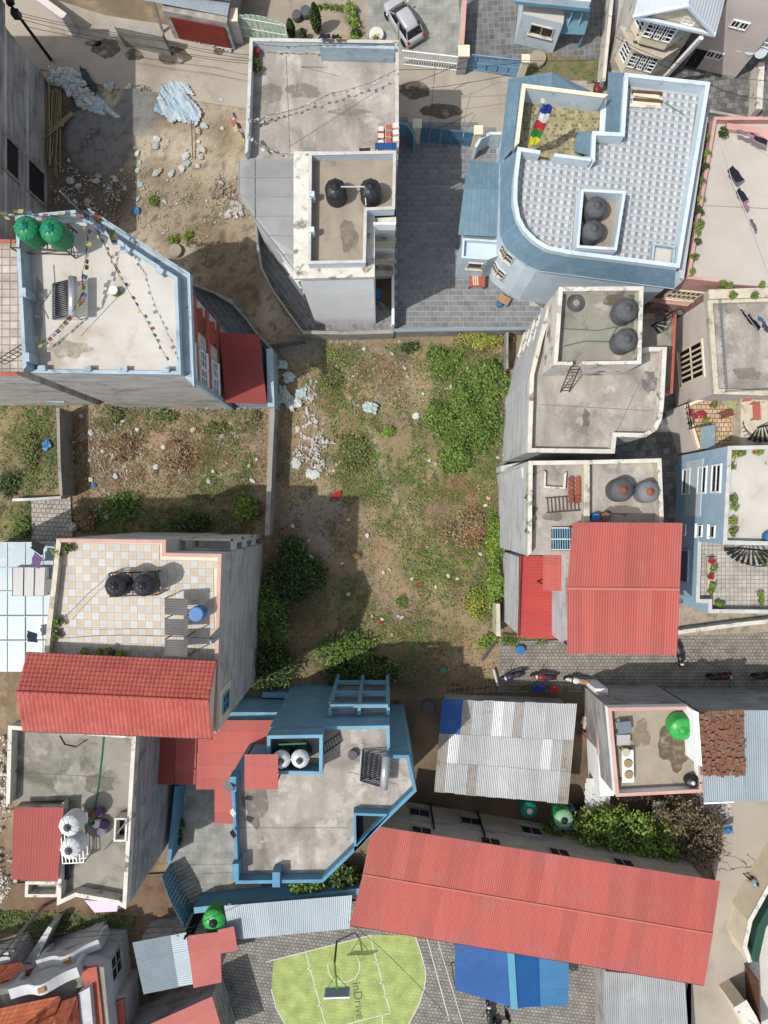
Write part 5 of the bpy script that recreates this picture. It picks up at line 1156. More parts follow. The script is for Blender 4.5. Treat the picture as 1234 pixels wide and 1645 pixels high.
bush('shrub', 'dry brown weed patch in the middle of the weedy lot', 'shrub', 292, 728, 1.2, 1.1, .5, 1100, M_STRAW, .1, 104, 10)
bush('shrub', 'dry brown weed heap beside the brick patio', 'shrub', 142, 835, 1., .8, .6, 900, M_STRAW, .1, 105, 8)
bush('shrub', 'green shrub patch at the upper right end of the large lot shrub', 'shrub', 795, 612, 1.7, 1.3, 1.4, 3200, M_LEAF, .12, 2, 12)
bush('shrub', 'lower tip of green shrubs below the largest lot shrub', 'shrub', 733, 738, 1.1, 1., .9, 2000, M_LEAF, .11, 3, 9)
bush('shrub', 'yellow green bush against the courtyard wall at the lot corner', 'shrub', 778, 545, 1.8, .7, 1.1, 1800, M_LEAFY, .11, 4, 9)
bush('shrub', 'dark green shrub near the top of the vacant lot under the yard wall', 'shrub', 715, 580, 1.1, 1.2, .6, 1500, M_LEAF, .1, 5, 8)
bush('shrub', 'small dark shrub by the courtyard wall left of the yellow green bush', 'shrub', 655, 557, .6, .5, .6, 500, M_LEAFD, .1, 6, 5)
bush('shrub', 'tall dark shrub in shade beside the grey concrete wall, upper', 'shrub', 475, 925, 1.9, 2.2, 1.6, 4200, M_LEAFD, .12, 7, 14)
bush('shrub', 'tall green shrub in shade beside the grey concrete wall, middle', 'shrub', 438, 1000, 1.2, 2.3, 2., 3600, M_LEAF, .12, 8, 12)
bush('shrub', 'tall dark shrub at the foot of the grey wall near the blue house', 'shrub', 428, 1072, 1.7, 1.3, 1.9, 3000, M_LEAFD, .12, 9, 10)
bush('shrub', 'green shrub at the lower lot edge beside a pink brick block', 'shrub', 560, 1045, 2., 1.1, 1.3, 2600, M_LEAF, .12, 10, 11)
bush('shrub', 'dark shrub mass right behind the blue house balconies', 'shrub', 575, 1085, 2.9, 1., 1.5, 3400, M_LEAFD, .12, 11, 12)
bush('shrub', 'single small round bush alone in the middle of the lot', 'shrub', 645, 968, .45, .45, .5, 500, M_LEAF, .08, 12, 5)
bush('shrub', 'green shrub strip at the foot of the pale wall, upper', 'shrub', 793, 862, .8, 1.6, 1., 1800, M_LEAFB, .11, 13, 9)
bush('shrub', 'green shrub strip at the foot of the pale wall, lower', 'shrub', 795, 935, .6, 1.8, .9, 1600, M_LEAFB, .11, 14, 9)
bush('shrub', 'yellowish green weed clump near the lower right of the lot', 'shrub', 768, 970, .9, 1.2, .5, 1100, M_LEAFY, .09, 15, 8)
bush('shrub', 'small green bush by the lot end beside the blue tub lane', 'shrub', 782, 1032, .7, .6, .6, 700, M_LEAFB, .1, 16, 6)
bush('shrub', 'low green clump in the left part of the lot near the rubble', 'shrub', 530, 610, 1., 1., .5, 900, M_GRASS, .09, 17, 7)
bush('shrub', 'low green clump beside the rubbish heap in the lot', 'shrub', 570, 725, 1.1, 1.6, .5, 1500, M_GRASS, .09, 18, 9)
bush('shrub', 'small pale green clump left of the largest lot shrub', 'shrub', 628, 697, .6, .5, .5, 500, M_LEAFB, .09, 19, 5)
for i, (x, y, rx, ry, lb) in enumerate(((195, 815, 1.5, 1.1, 'green shrub in the weedy lot above the tiled terrace, left one'), (395, 815, .9, .9, 'bright green shrub at the lower right of the weedy lot'), (310, 838, 1.8, .7, 'dark low shrub strip along the tiled terrace house wall'),
    (345, 690, 1.1, .5, 'low green shrub in the middle of the weedy lot'), (185, 668, .5, .6, 'green tuft under the grey wall of the flag roof house, left one'), (265, 668, .9, .4, 'green tuft under the grey wall of the flag roof house, middle one'), (408, 668, .5, .4, 'green tuft under the grey wall of the flag roof house, right one'),
    (50, 725, .8, 1.7, 'tall grass bed left of the thin white wall'), (14, 778, 1., 1., 'dark shrub at the left edge above the brick patio'), (36, 845, .7, .8, 'dark green shrub beside the brick patio'))):
    bush('shrub', lb, 'shrub', x, y, rx, ry, .9 if i < 3 else .5, 1500 if i < 3 else 800, (M_LEAF, M_LEAFB, M_LEAFD, M_GRASS, M_GRASS, M_GRASS, M_GRASS, M_GRASS, M_LEAFD, M_LEAF)[i], .1, 30+i, 8)
for i, (x, y, lb) in enumerate(((248, 322, 'small green weed clump on the building plot near the blue scrap'), (278, 385, 'green weed beside the round stone on the plot'), (302, 380, 'pale weed tuft right of the round stone on the plot'))):
    bush('weed_clump', lb, 'weed', x, y, .45, .4, .35, 260, M_LEAFB, .09, 50+i, 5)
# trees behind the red roofed building
def tree(label, px, py, r, h, n, m, seed, trunk=.13, size=.14, lobes=16, name='tree'):
    return bush(name, label, 'tree', px, py, r, r, h, n, m, size, seed, lobes, None, 9, .4, None, trunk)
tree('bright green tree left of the trio above the red roof', 962, 1335, 1.6, 3.8, 2600, M_LEAFB, 61)
tree('bright green tree in the middle above the red roof', 1012, 1350, 2.1, 4.4, 4000, M_LEAFB, 62, lobes=24)
tree('bright green tree next to the grey brown tree above the red roof', 1068, 1360, 1.7, 4., 2800, M_LEAFB, 63, lobes=20)
tree('grey brown half bare tree by the road above the red roof', 1128, 1345, 2.1, 4.2, 3600, M_LEAFO, 64, size=.11)
tree('grey brown half bare tree under the tin roof edge', 1085, 1310, 1.3, 3.6, 1800, M_LEAFO, 65, size=.11)
tree('small dark tree beside the green tank stand', 890, 1335, .7, 2.2, 1000, M_LEAF, 66, .07)
tree('leafy tree between the blue house corner and the lean-to', 500, 1432, 1.3, 2.6, 1800, M_LEAF, 67, .08)
tree('leafy tree near the red roof end by the blue lane wall', 560, 1412, 1., 2.4, 1300, M_LEAFD, 68, .07)
# cypresses and garden plants at the top
def cypress(label, px, py, r, h, seed):
    c = W(px, py); o = thing('cypress', label, 'tree', (c.x, c.y, 0), 0., 'slim cypresses in the gate garden'); g = np.random.default_rng(seed)
    z = g.random(1400)**.8; t = g.random(1400)*6.283; q = r*np.sin(np.pi*np.clip(z*.92+.08, 0, 1))**.7*(.6+.4*g.random(1400)); P = np.stack([np.cos(t)*q, np.sin(t)*q, z*h+.1], 1)
    obj('crown', leaves_mesh('crown', P, .1, M_LEAFD, .2), o); MB().tube([(0, 0, -.1), (0, 0, h*.7)], [.07, .02], 6).build('trunk', M_BARK, o)
cypress('tallest dark cypress in the garden behind the green gate', 510, 52, .42, 3.0, 71); cypress('shorter cypress next to the green gate', 470, 60, .3, 1.9, 72); cypress('smallest cypress between the two taller ones', 488, 64, .22, 1.1, 73)
for i in range(7): bush('hedge_bush', ORD[i]+' clipped hedge bush from the left along the garden path', 'shrub', 515+i*8.5, 10+i*.6, .22, .22, .4, 160, M_LEAF, .07, 80+i, 4, 'clipped hedge bushes along the garden path', 2)
for i, (x, y, r) in enumerate(((566, 12, .5), (568, 32, .5), (572, 52, .45), (566, 68, .4), (604, 68, .4))): bush('garden_shrub', ('leafy shrub in the strip beside the silver car, topmost', 'leafy shrub in the strip beside the silver car, second from top', 'leafy shrub in the strip beside the silver car, third from top', 'leafy shrub in the strip beside the silver car, lowest', 'green plant in the round stone planter')[i], 'shrub', x, y, r, r, .8, 420, M_LEAFB if i != 2 else M_LEAFD, .1, 90+i, 5)
bush('garden_shrub', 'leafy creeper beside the left pillar of the lower garden bed', 'shrub', 975, 75, .35, 1.2, .6, 500, M_LEAF, .09, 97, 6)
bush('garden_shrub', 'bushy shrub by the yard wall near the red pallet', 'shrub', 460, 500, .35, .3, .4, 220, M_LEAFY, .08, 98, 4)
# terrace planting strip beside the pale terrace
for i, (x, y, r) in enumerate(((1134, 222, .3), (1136, 245, .32), (1133, 270, .3), (1130, 292, .32), (1127, 318, .36), (1125, 340, .4), (1123, 358, .42), (1120, 372, .3), (1118, 388, .25), (1112, 415, .35), (1110, 434, .3), (1163, 212, .3))):
    c = W(x, y, 7.); o = thing('potted_plant', (ORD[i]+' potted plant from the top along the edge of the pale terrace') if i < 11 else 'leafy pot in the upper corner of the pale terrace', 'plant', (c.x, c.y, 6.5), 0., 'potted plants along the pale terrace edge')
    MB().lathe([(.13, 0), (.18, .28), (.2, .3), (.16, .3), (.15, .26)], 10).build('pot', M_TERR if i % 2 else M_GPLAS, o)
    P = crown_pts((r, r), .55, 260, 5, 200+i); P[:, 2] += .22; obj('foliage', leaves_mesh('foliage', P, .08, (M_LEAF, M_LEAFB, M_LEAFD)[i % 3], .5), o)
def pot(px, py, z, label, leaf=M_LEAF, r=.28, h=.5, group=None, pm=None, seed=None, n=180):
    c = W(px, py, z+.3); seed = seed or int(px*7+py); o = thing('potted_plant', label, 'plant', (c.x, c.y, z), 0., group)
    MB().lathe([(.12, 0), (.17, .26), (.19, .28), (.15, .28), (.14, .24)], 10).build('pot', pm or M_TERR, o)
    P = crown_pts((r, r), h, n, 5, seed); P[:, 2] += .2; obj('foliage', leaves_mesh('foliage', P, .075, leaf, .5), o); return o
GO = 'potted plants on the sky blue house terraces'
for i, (x, y, z) in enumerate(((1176, 732, 7.3), (1172, 750, 7.3), (1190, 728, 7.3), (1215, 726, 7.3), (1177, 800, 7.3), (1180, 812, 7.3), (1176, 838, 7.3), (1178, 855, 7.3))): pot(x, y, z, ('leafy pot at the top left corner', 'spiky pot below the top left corner', 'leafy pot at the top wall, left one', 'leafy pot at the top wall, right one', 'leafy pot halfway down the left wall, upper one', 'leafy pot halfway down the left wall, lower one', 'leafy pot near the foot of the left wall, upper one', 'leafy pot at the foot of the left wall')[i]+' of the blue house roof', (M_LEAFY, M_LEAF, M_LEAFB)[i % 3], .32, .55, GO+', upper')
for i, (x, y) in enumerate(((1143, 902), (1146, 914), (1142, 926), (1145, 940), (1142, 950), (1153, 968), (1160, 972), (1224, 892), (1225, 903), (1222, 956), (1224, 966))): pot(x, y, 3.8 if i < 5 else 3.5, (ORD[i]+' pot from the top in the planter bed of the tiled lower terrace' if i < 5 else ('left pot in the lower left corner', 'right pot in the lower left corner', 'upper pot by the right wall', 'second pot by the right wall', 'third pot by the right wall', 'lowest pot by the right wall')[i-5]+' of the tiled lower terrace'), M_FLOW if i in (0, 2) else (M_LEAF, M_LEAFB)[i % 2], .25, .4, GO+', lower')
for i, (x, y, m) in enumerate(((1108, 664, M_FLOW), (1116, 668, M_FLOW), (1124, 664, M_FLOW), (1130, 668, M_FLOW), (1110, 678, M_LEAF), (1133, 676, M_LEAFB))): pot(x, y, 3.2, (ORD[i]+' red flowering pot from the left on the small railed balcony' if i < 4 else ('green pot at the front left of the small railed balcony', 'green pot at the front right of the small railed balcony')[i-4]), m, .24, .4, 'pots on the railed balcony')
for i, (x, y) in enumerate(((1146, 650), (1160, 456), (1177, 474), (1212, 474), (1172, 458), (1225, 458))): pot(x, y, 3.2 if i == 0 else 6.6, ('', 'upper left plant', 'lower left plant', 'lower right plant', 'plant right of the upper left one', 'upper right plant')[i]+' on the ledge above the cream house roof' if i else 'small plant at the patio corner of the cream house', M_LEAF, .25, .4, 'plants on the cream house ledge' if i else None)
for i, (x, y) in enumerate(((852, 766), (850, 800), (852, 820), (851, 838), (850, 850))): pot(x, y, 10.4, ORD[i]+' plant from the top along the inner wall of the red roof house deck', (M_LEAFD, M_LEAF)[i % 2], .3, .5, 'plants along the deck wall')
for i, (x, y) in enumerate(((110, 880), (94, 888), (92, 1000), (160, 1047), (178, 1047), (196, 1050), (90, 1020), (134, 1048))): pot(x, y, 13.3, ('pot in the upper left corner', 'pot on the left wall near the upper corner', 'pot on the left wall in the middle', 'left pot by the tiled roof', 'middle pot by the tiled roof', 'right pot by the tiled roof', 'pot on the left wall near the tiled roof', 'leftmost pot by the tiled roof')[i]+' of the flower tile terrace', (M_LEAF, M_LEAFY)[i % 2], .28, .45, 'plants along the flower tile terrace')
for i, (x, y) in enumerate(((291, 1320), (290, 1335), (288, 1350))): pot(x, y, 0, ('upper', 'middle', 'lower')[i]+' potted plant along the blue west yard wall', M_LEAFD, .3, .6, 'plants along the west yard wall')
for i, (x, y) in enumerate(((408, 90), (412, 84), (410, 100), (414, 110))): pot(x, y, 8.4, ('upper green pot', 'red flowering pot', 'third green pot', 'lowest green pot')[i]+' in the corner of the bare terrace', (M_LEAFD, M_FLOW, M_LEAF, M_LEAFD)[i], .3, .5, 'pots in the bare terrace corner')
bush('rubber_plant', 'large leafy plant spilling from the sky blue house roof corner', 'plant', 1168, 752, .5, .7, .6, 300, M_LEAFY, .16, 310, 5).location.z = 7.3
# grass, weeds and straw: nobody could count them
def vnoise(x, y, seed):
    """smooth value noise on numpy arrays"""
    T = np.random.default_rng(seed).random((128, 128)); xi, yi = np.floor(x).astype(int), np.floor(y).astype(int); fx, fy = x-xi, y-yi; fx, fy = fx*fx*(3-2*fx), fy*fy*(3-2*fy)
    g = lambda a, b: T[a % 128, b % 128]
    return (g(xi, yi)*(1-fx)+g(xi+1, yi)*fx)*(1-fy)+(g(xi, yi+1)*(1-fx)+g(xi+1, yi+1)*fx)*fy-.5
def nblobs(x, y, L):
    s = np.zeros_like(x)
    for bx, by, rx, ry, w in L: s += w*np.clip(1-((x-bx)/rx)**2-((y-by)/ry)**2, 0, 1)**.7
    return s
def ninside(X, Y, P):
    c = np.zeros(len(X), bool)
    for i in range(len(P)):
        (x1, y1), (x2, y2) = P[i], P[i-1]
        if y1 != y2: c ^= ((y1 > Y) != (y2 > Y)) & (X < (x2-x1)*(Y-y1)/(y2-y1)+x1)
    return c
def scatter(name, poly, n, m, size, dens, hmax=.12, up=.9, label=None, cat='grass', asp=.35, seed=5):
    P = PW(poly); xs = [p[0] for p in P]; ys = [p[1] for p in P]; g = np.random.default_rng(seed); k = n*14
    X = g.uniform(min(xs), max(xs), k); Y = g.uniform(min(ys), max(ys), k); px, py = X*CF/CH+617, 822.5-Y*CF/CH
    d = dens(px, py)*np.ones(k); f = d*(.35+vnoise(X*.75+50, Y*.75+50, seed)*1.7+vnoise(X*2.6+90, Y*2.6+90, seed+2)*1.5)
    ok = (g.random(k) < f) & ninside(X, Y, P); X, Y = X[ok][:n], Y[ok][:n]
    pts = np.stack([X, Y, -.03+g.random(len(X))*hmax], 1)
    o = obj(name, leaves_mesh(name, pts, size, m, up, asp, .6)); tag(o, label, cat); o['kind'] = 'stuff'; return o
lotc = [(445, 552), (820, 552), (805, 745), (802, 1000), (798, 1100), (650, 1105), (390, 1105), (425, 860), (450, 655)]
scatter('grass', lotc, 42000, M_GRASS, .07, lambda x, y: .2+nblobs(x, y, GREENS_C)*1.5, .1, label='short green grass and weeds growing across the vacant lot', seed=5)
scatter('weeds', lotc, 9000, M_LEAFB, .09, lambda x, y: .06+nblobs(x, y, GREENS_C)*.8, .22, label='taller bright weeds in patches across the vacant lot', seed=21, cat='weeds')
scatter('weeds', [(-20, 620), (90, 648), (430, 655), (425, 858), (120, 858), (50, 868), (-20, 868)], 5000, M_LEAF, .09, lambda x, y: .1+nblobs(x, y, [(220, 830, 140, 40, .8), (350, 780, 90, 80, .8), (60, 740, 60, 90, .8), (200, 670, 80, 40, .5)])*.8, .2, label='taller weeds in patches across the weedy lot', seed=22, cat='weeds')
scatter('dry_grass', lotc, 20000, M_STRAW, .09, lambda x, y: .35+nblobs(x, y, [(760, 840, 80, 130, .6), (700, 1040, 90, 60, .5), (600, 620, 90, 60, .4), (750, 560, 60, 40, .5)]), .1, label='dry straw coloured stalks lying over the vacant lot', asp=.12, seed=8)
scatter('dry_weeds', lotc, 9000, M_RUST, .1, lambda x, y: .1+nblobs(x, y, [(740, 840, 80, 110, .8), (610, 620, 80, 60, .8), (760, 560, 60, 40, .7), (700, 1030, 80, 60, .5), (560, 650, 60, 60, .4)]), .12, label='rust brown dead weeds in patches over the vacant lot', asp=.14, seed=31)
scatter('dry_weeds', [(100, 655), (430, 658), (425, 858), (120, 858)], 8000, M_RUST, .1, lambda x, y: .3+nblobs(x, y, [(190, 720, 90, 60, .8), (290, 730, 60, 60, .8), (400, 730, 50, 60, .6)]), .12, label='rust brown dead weeds in patches over the weedy lot', asp=.14, seed=32)
GL = [(270, 842, 170, 26, 1.2), (220, 830, 140, 40, .8), (350, 780, 90, 80, .8), (350, 680, 90, 40, .4), (60, 740, 60, 90, .8), (30, 840, 60, 60, .9), (200, 670, 80, 40, .4), (40, 660, 60, 40, .5)]
lotl = [(-20, 620), (90, 648), (430, 655), (425, 858), (120, 858), (50, 868), (-20, 868)]
scatter('grass', lotl, 20000, M_GRASS, .07, lambda x, y: .2+nblobs(x, y, GL)*1.3, .1, label='short green grass and weeds growing across the weedy lot', seed=6)
scatter('dry_grass', lotl, 9000, M_STRAW, .11, lambda x, y: .3+nblobs(x, y, [(190, 720, 80, 60, .8), (290, 730, 60, 60, .8), (140, 830, 50, 40, .9), (400, 740, 50, 60, .6)]), .16, label='dry brown stalks lying over the weedy lot', asp=.1, seed=9)
scatter('grass', [(-20, 1462), (212, 1462), (208, 1492), (-20, 1492)], 3500, M_GRASS, .09, lambda x, y: .9, .2, label='green verge of grass and weeds by the bottom left lane', seed=12)
scatter('weeds', [(840, 90), (972, 104), (970, 132), (840, 124)], 1500, M_GRASS, .08, lambda x, y: .6, .12, label='patchy weeds in the bed behind the blue slate roof', seed=13)
scatter('weeds', [(210, 300), (420, 320), (400, 420), (300, 440)], 900, M_GRASS, .07, lambda x, y: .3, .06, label='sparse weeds on the building plot by the flag roof house', seed=14)
scatter('weeds', [(805, 1098), (985, 1104), (985, 1112), (805, 1110)], 500, M_LEAF, .08, lambda x, y: .9, .2, label='weeds along the lower edge of the brick lane', seed=15)
scatter('weeds', [(806, 1018), (912, 1024), (912, 1038), (806, 1036)], 700, M_LEAF, .09, lambda x, y: .9, .3, label='weeds along the upper edge of the brick lane under the red roof', seed=16)
# ============================================================= TANKS, HEATERS, FLAGS
def tank(px, py, z, r, h, m, label, lid=None, tilt=0., top=None, ribs=8, group=None, az=0.):
    c = W(px, py, z); o = thing('water_tank', label, 'water tank', (c.x, c.y, z), az, group)
    if tilt: o.rotation_euler = (tilt, 0, az)
    pr = [(r*.96, 0), (r, .06)]
    for i in range(5): zz = .1+i*(h*.72-.1)/5; st = (h*.72-.1)/5; pr += [(r, zz), (r, zz+st*.7), (r*.965, zz+st*.8), (r*.965, zz+st*.92)]
    pr += [(r, h*.74), (r*.96, h*.79), (r*.62, h*.93), (r*.34, h*.965)]
    b = MB().lathe(pr, 24).build('tank_body', m, o, True)
    if top:
        MB().lathe([(r*.99, h*.745), (r*.97, h*.8), (r*.63, h*.94), (r*.3, h*.985)], 24).build('tank_top', top, o, True)
    MB().lathe([(r*.34, h*.93), (r*.36, h*.98), (r*.33, h*1.03), (r*.12, h*1.05), (r*.12, h*1.09), (.02, h*1.09)], 16).build('lid', lid or m, o, True)
    for i in range(ribs):
        t = i/ribs*2*math.pi; ca, sa = math.cos(t), math.sin(t); MB().bar((ca*r*.36, sa*r*.36, h*.985), (ca*r*.94, sa*r*.94, h*.82), .09, .05).build('rib', top or m, o)
    return o
def stand(px, py, z, sx, sy, h, m, label, rz=0., cat='tank stand', name='tank_stand'):
    c = W(px, py, z); o = thing(name, label, cat, (c.x, c.y, z), rz)
    for x in (-sx/2, sx/2):
        for y in (-sy/2, sy/2): MB().bar((x, y, 0), (x, y, h), .06).build('leg', m, o)
    f = MB()
    for y in (-sy/2, sy/2): f.bar((-sx/2, y, h-.03), (sx/2, y, h-.03), .06); f.bar((-sx/2, y, h*.45), (sx/2, y, h*.45), .045); f.bar((-sx/2, y, .1), (sx/2, y, h-.1), .035)
    for k in range(7): x = -sx/2+sx*k/6; f.bar((x, -sy/2, h), (x, sy/2, h), .05)
    for x in (-sx/2, sx/2): f.bar((x, -sy/2, h*.45), (x, sy/2, h*.45), .045); f.bar((x, -sy/2, .1), (x, sy/2, h-.1), .035)
    f.build('frame', m, o); return o
tank(541, 318, 11.44, .62, 1.55, M_BPLAS, 'left of two shiny black tanks on the white tower roof'); tank(596, 318, 11.44, .62, 1.55, M_BPLAS, 'right of two shiny black tanks on the white tower roof')
tank(950, 345, 8.52, .68, 1.5, M_GPLAS, 'upper dusty grey tank in the blue enclosure on the checkered terrace'); tank(945, 381, 8.52, .66, 1.5, M_GPLAS, 'lower dusty grey tank in the blue enclosure on the checkered terrace')
tank(997, 506, 11.32, .68, 1.45, M_GPLAS, 'upper black tank on the stair tower deck of the rounded house'); tank(996, 553, 11.32, .68, 1.45, M_GPLAS, 'lower black tank on the stair tower deck of the rounded house')
tank(990, 788, 10.42, .7, 1.45, M_GPLAS, 'dark tank with orange lid beside the red sheet roof', M_TERR); tank(1032, 791, 10.42, .66, 1.4, mat('light_grey_plastic', (136, 140, 144), None, rough=.6), 'pale grey tank at the wall of the red roof house deck', M_TERR)
stand(80, 392, 12.8, 3.1, 1.5, 1.3, M_STEEL, 'rusty steel stand under the two green tanks', R(-3))
tank(61, 381, 14.12, .68, 1.7, M_GREEN, 'left of two green tanks on the flag roof house', M_TEAL); tank(101, 385, 14.12, .68, 1.7, M_GREEN, 'right of two green tanks on the flag roof house', M_TEAL)
stand(222, 936, 13.3, 2.6, 1.3, .9, M_STEEL, 'rusty steel stand under the two black tanks on the tile terrace', R(2))
tank(198, 938, 14.22, .62, 1.4, M_BPLAS, 'left of two black tanks on the flower tile terrace'); tank(241, 937, 14.22, .62, 1.4, M_BPLAS, 'right of two black tanks on the flower tile terrace')
stand(128, 1336, 9., 1.3, 2.9, 1.1, M_GALV, 'pale steel stand under the two white tanks of the lower left house', R(3))
tank(124, 1314, 10.12, .64, 1.4, M_SPLAS, 'upper of two whitish tanks on the lower left house', M_GPLAS); tank(126, 1350, 10.12, .64, 1.4, M_SPLAS, 'lower of two whitish ribbed tanks on the lower left house', M_GPLAS, ribs=12)
tank(458, 1206, 10.92, .55, 1.9, M_BPLAS, 'left of two silver topped tanks in the blue tank box', M_GPLAS, top=M_SPLAS, ribs=4); tank(487, 1205, 10.92, .55, 1.9, M_BPLAS, 'right of two silver topped tanks in the blue tank box', M_GPLAS, top=M_SPLAS, ribs=4)
tank(350, 1465, 1.6, .85, 1.5, M_GREENL, 'bright green tank beside the lean-to in the bottom lane', M_BPLAS, ribs=5)
stand(898, 1300, 0., 1.4, 1.4, 1.8, M_FBLUED, 'blue steel stand behind the tin shed'); tank(900, 1306, 1.85, .7, 1.3, M_GREENL, 'light green tank with dark hatch on the blue stand', M_BPLAS, top=mat('pale_green_plastic', (150, 206, 160), None, rough=.5), ribs=6)
tank(846, 1293, 1., .62, 1.2, M_TEAL, 'teal tank half under the tin shed eave', M_SPLAS)
tank(1088, 1161, 5.62, .85, 1.1, M_GREENL, 'squat bright green tank tilted against the small terrace wall', M_GREENL, tilt=.25)
tank(1106, 1251, 5.62, .38, .8, M_BPLAS, 'small black drum with pale lid in the terrace corner', M_SPLAS, ribs=4); tank(1118, 1251, 5.62, .36, .7, M_BPLAS, 'small black drum beside the tin roof edge', ribs=4)
def drum(px, py, z, r, h, m, label, name='plastic_drum', cat='drum', lid=None):
    c = W(px, py, z); o = thing(name, label, cat, (c.x, c.y, z), 0.)
    MB().lathe([(r*.9, 0), (r, .04), (r, h*.3), (r*1.03, h*.33), (r, h*.36), (r, h*.7), (r*1.03, h*.73), (r, h*.76), (r*.95, h)], 18).build('drum_body', m, o, True)
    MB().lathe([(r*.97, h), (r*.97, h+.04), (r*.85, h+.05)], 18).build('rim', lid or m, o); return o
drum(322, 983, 13.9, .42, .9, M_BLUEP, 'blue barrel standing beside the dark tin panels on the tile terrace')
drum(835, 1043, .02, .36, .35, M_BLUEP, 'blue wash tub on the brick lane', 'wash_tub', 'tub'); drum(605, 475, .03, .4, .6, M_BLUEP, 'blue drum in the narrow yard below the stair landings')
drum(292, 1328, .03, .3, .5, M_GREEN, 'green bucket by the west yard wall', 'bucket', 'bucket'); drum(954, 831, 10.42, .27, .5, M_BLUEP, 'blue bucket beside the red roof edge', 'bucket', 'bucket'); drum(969, 830, 10.42, .28, .5, M_OLDT, 'brown pot beside the blue bucket at the red roof edge', 'pot', 'pot')
drum(1218, 52, 3.12, .38, .5, M_GREENL, 'green tub on the scalloped balcony', 'tub', 'tub'); drum(1161, 38, 3.12, .3, .4, M_GREENL, 'small green bin on the scalloped balcony', 'bin', 'bin')
drum(1170, 94, .03, .3, .5, mat('red_bucket', (200, 70, 50), None), 'red bucket in the tiled court under the balcony', 'bucket', 'bucket'); drum(1183, 100, .03, .4, .5, M_BPLAS, 'dark tub next to the red bucket', 'tub', 'tub')
drum(187, 470, 12.82, .26, .45, mat('olive_bucket', (150, 140, 70), None), 'olive bucket in the middle of the flag roof', 'bucket', 'bucket', M_SPLAS)
drum(1233, 862, 7.32, .4, .6, M_BLUEP, 'blue tub at the lower edge of the blue house roof', 'tub', 'tub')
def heater(px, py, z, label, rz, L_=2., wdt=1.7, n=20):
    """evacuated tube solar water heater: sloping tubes, silver drum, frame"""
    c = W(px, py, z); o = thing('solar_water_heater', label, 'solar heater', (c.x, c.y, z), rz)
    for i in range(n): y = -L_/2+L_*i/(n-1); MB().tube([(-wdt/2, y, .25), (wdt/2-.1, y, 1.0)], .036, 6).build('solar_tube', M_SOLAR, o)
    MB().tube([(wdt/2+.1, -L_/2-.1, 1.15), (wdt/2+.1, L_/2+.1, 1.15)], .24, 18).build('drum', mat('polished_aluminium', (224, 226, 228), None, rough=.3, metal=.6, bump=0, fine=.02), o, True)
    f = MB()
    for y in (-L_/2, L_/2): f.bar((-wdt/2, y, .2), (wdt/2, y, 1.0), .05); f.bar((wdt/2+.1, y, 0), (wdt/2+.1, y, 1.), .05); f.bar((-wdt/2, y, 0), (-wdt/2, y, .25), .05); f.bar((-wdt/2, y, .03), (wdt/2+.1, y, .03), .05)
    f.bar((-wdt/2-.04, -L_/2, .2), (-wdt/2-.04, L_/2, .2), .09); f.build('frame', M_GALV, o); return o
heater(108, 486, 12.82, 'solar water heater with dark tubes on the flag roof house', R(0), 2.0, 1.45, 20); heater(598, 1229, 10.42, 'solar water heater with blue tubes on the blue house deck', R(-4), 1.8, 1.35, 18)
drum(567, 1212, 10.6, .3, .12, M_GPLAS, 'round grey satellite dish lying beside the solar tubes', 'dish', 'dish')
# prayer flags
FC = [mat('flag_%d' % i, c, None, rough=.8, bump=.2, bsc=14, fine=.1) for i, c in enumerate(((92, 114, 152), (210, 210, 204), (176, 106, 96), (122, 138, 96), (200, 187, 116)))]
FP = [mat('faded_flag_%d' % i, c, None, rough=.8, bump=.2, bsc=14, fine=.1) for i, c in enumerate(((158, 170, 188), (214, 212, 204), (196, 170, 162), (166, 178, 150), (206, 200, 164)))]
def flags(label, pts, n, fm=FC, s=.3, sag=.5, seed=1):
    """a string of small cloth flags between points (pixel x, y, z)"""
    P = [W(*p) for p in pts]; o = thing('prayer_flag_string', label, 'prayer flags', P[0]); rr = random.Random(seed); path = []
    for a, b in zip(P[:-1], P[1:]):
        for i in range(12): t = i/12; q = a.lerp(b, t); q.z -= sag*4*t*(1-t); path.append(q)
    path.append(P[-1]); MB().tube(path, .012, 4).build('cord', M_CABLE, o)
    for i in range(n):
        t = (i+.5)/n*(len(path)-1); k = int(t); a, b = path[k], path[min(k+1, len(path)-1)]; q = a.lerp(b, t-k); d = (b-a); d.z = 0
        d = d.normalized() if d.length > 1e-4 else Vector((1, 0, 0)); nn = Vector((-d.y, d.x, 0)); w = s*.5; tw = rr.uniform(.2, .9)*rr.choice((-1, 1, 1))
        mb = MB(); vs = []
        for r in range(4):
            f = r/3; dr = nn*(tw*s*f)+Vector((0, 0, -s*f*math.sqrt(max(.05, 1-tw*tw))))+nn*(.05*math.sin(f*5+i))
            vs += [q-d*w+dr, q+d*w*(1-.1*f)+dr+Vector((0, 0, .03*math.sin(i*2.1)))]
        mb.add(vs, [(2*r, 2*r+1, 2*r+3, 2*r+2) for r in range(3)]); mb.build('flag', fm[i % 5], o)
    return o
flags('row of bright prayer flags along the top edge of the flag roof', [(-20, 340, 14.), (24, 342, 14.6), (132, 340, 15.4)], 18, s=.3, seed=2)
flags('prayer flag string hanging from the roof corner down past the solar heater', [(138, 343, 15.6), (132, 440, 14.8), (122, 492, 14.4), (58, 556, 13.8)], 30, s=.26, sag=.35, seed=3)
flags('prayer flag string running diagonally across the flag roof', [(138, 343, 15.6), (190, 440, 14.6), (270, 580, 13.9)], 28, s=.2, sag=.4, seed=4)
flags('bunched prayer flags hanging at the top corner of the flag roof', [(134, 340, 15.6), (165, 362, 14.8), (180, 388, 14.)], 12, s=.42, sag=.2, seed=5)
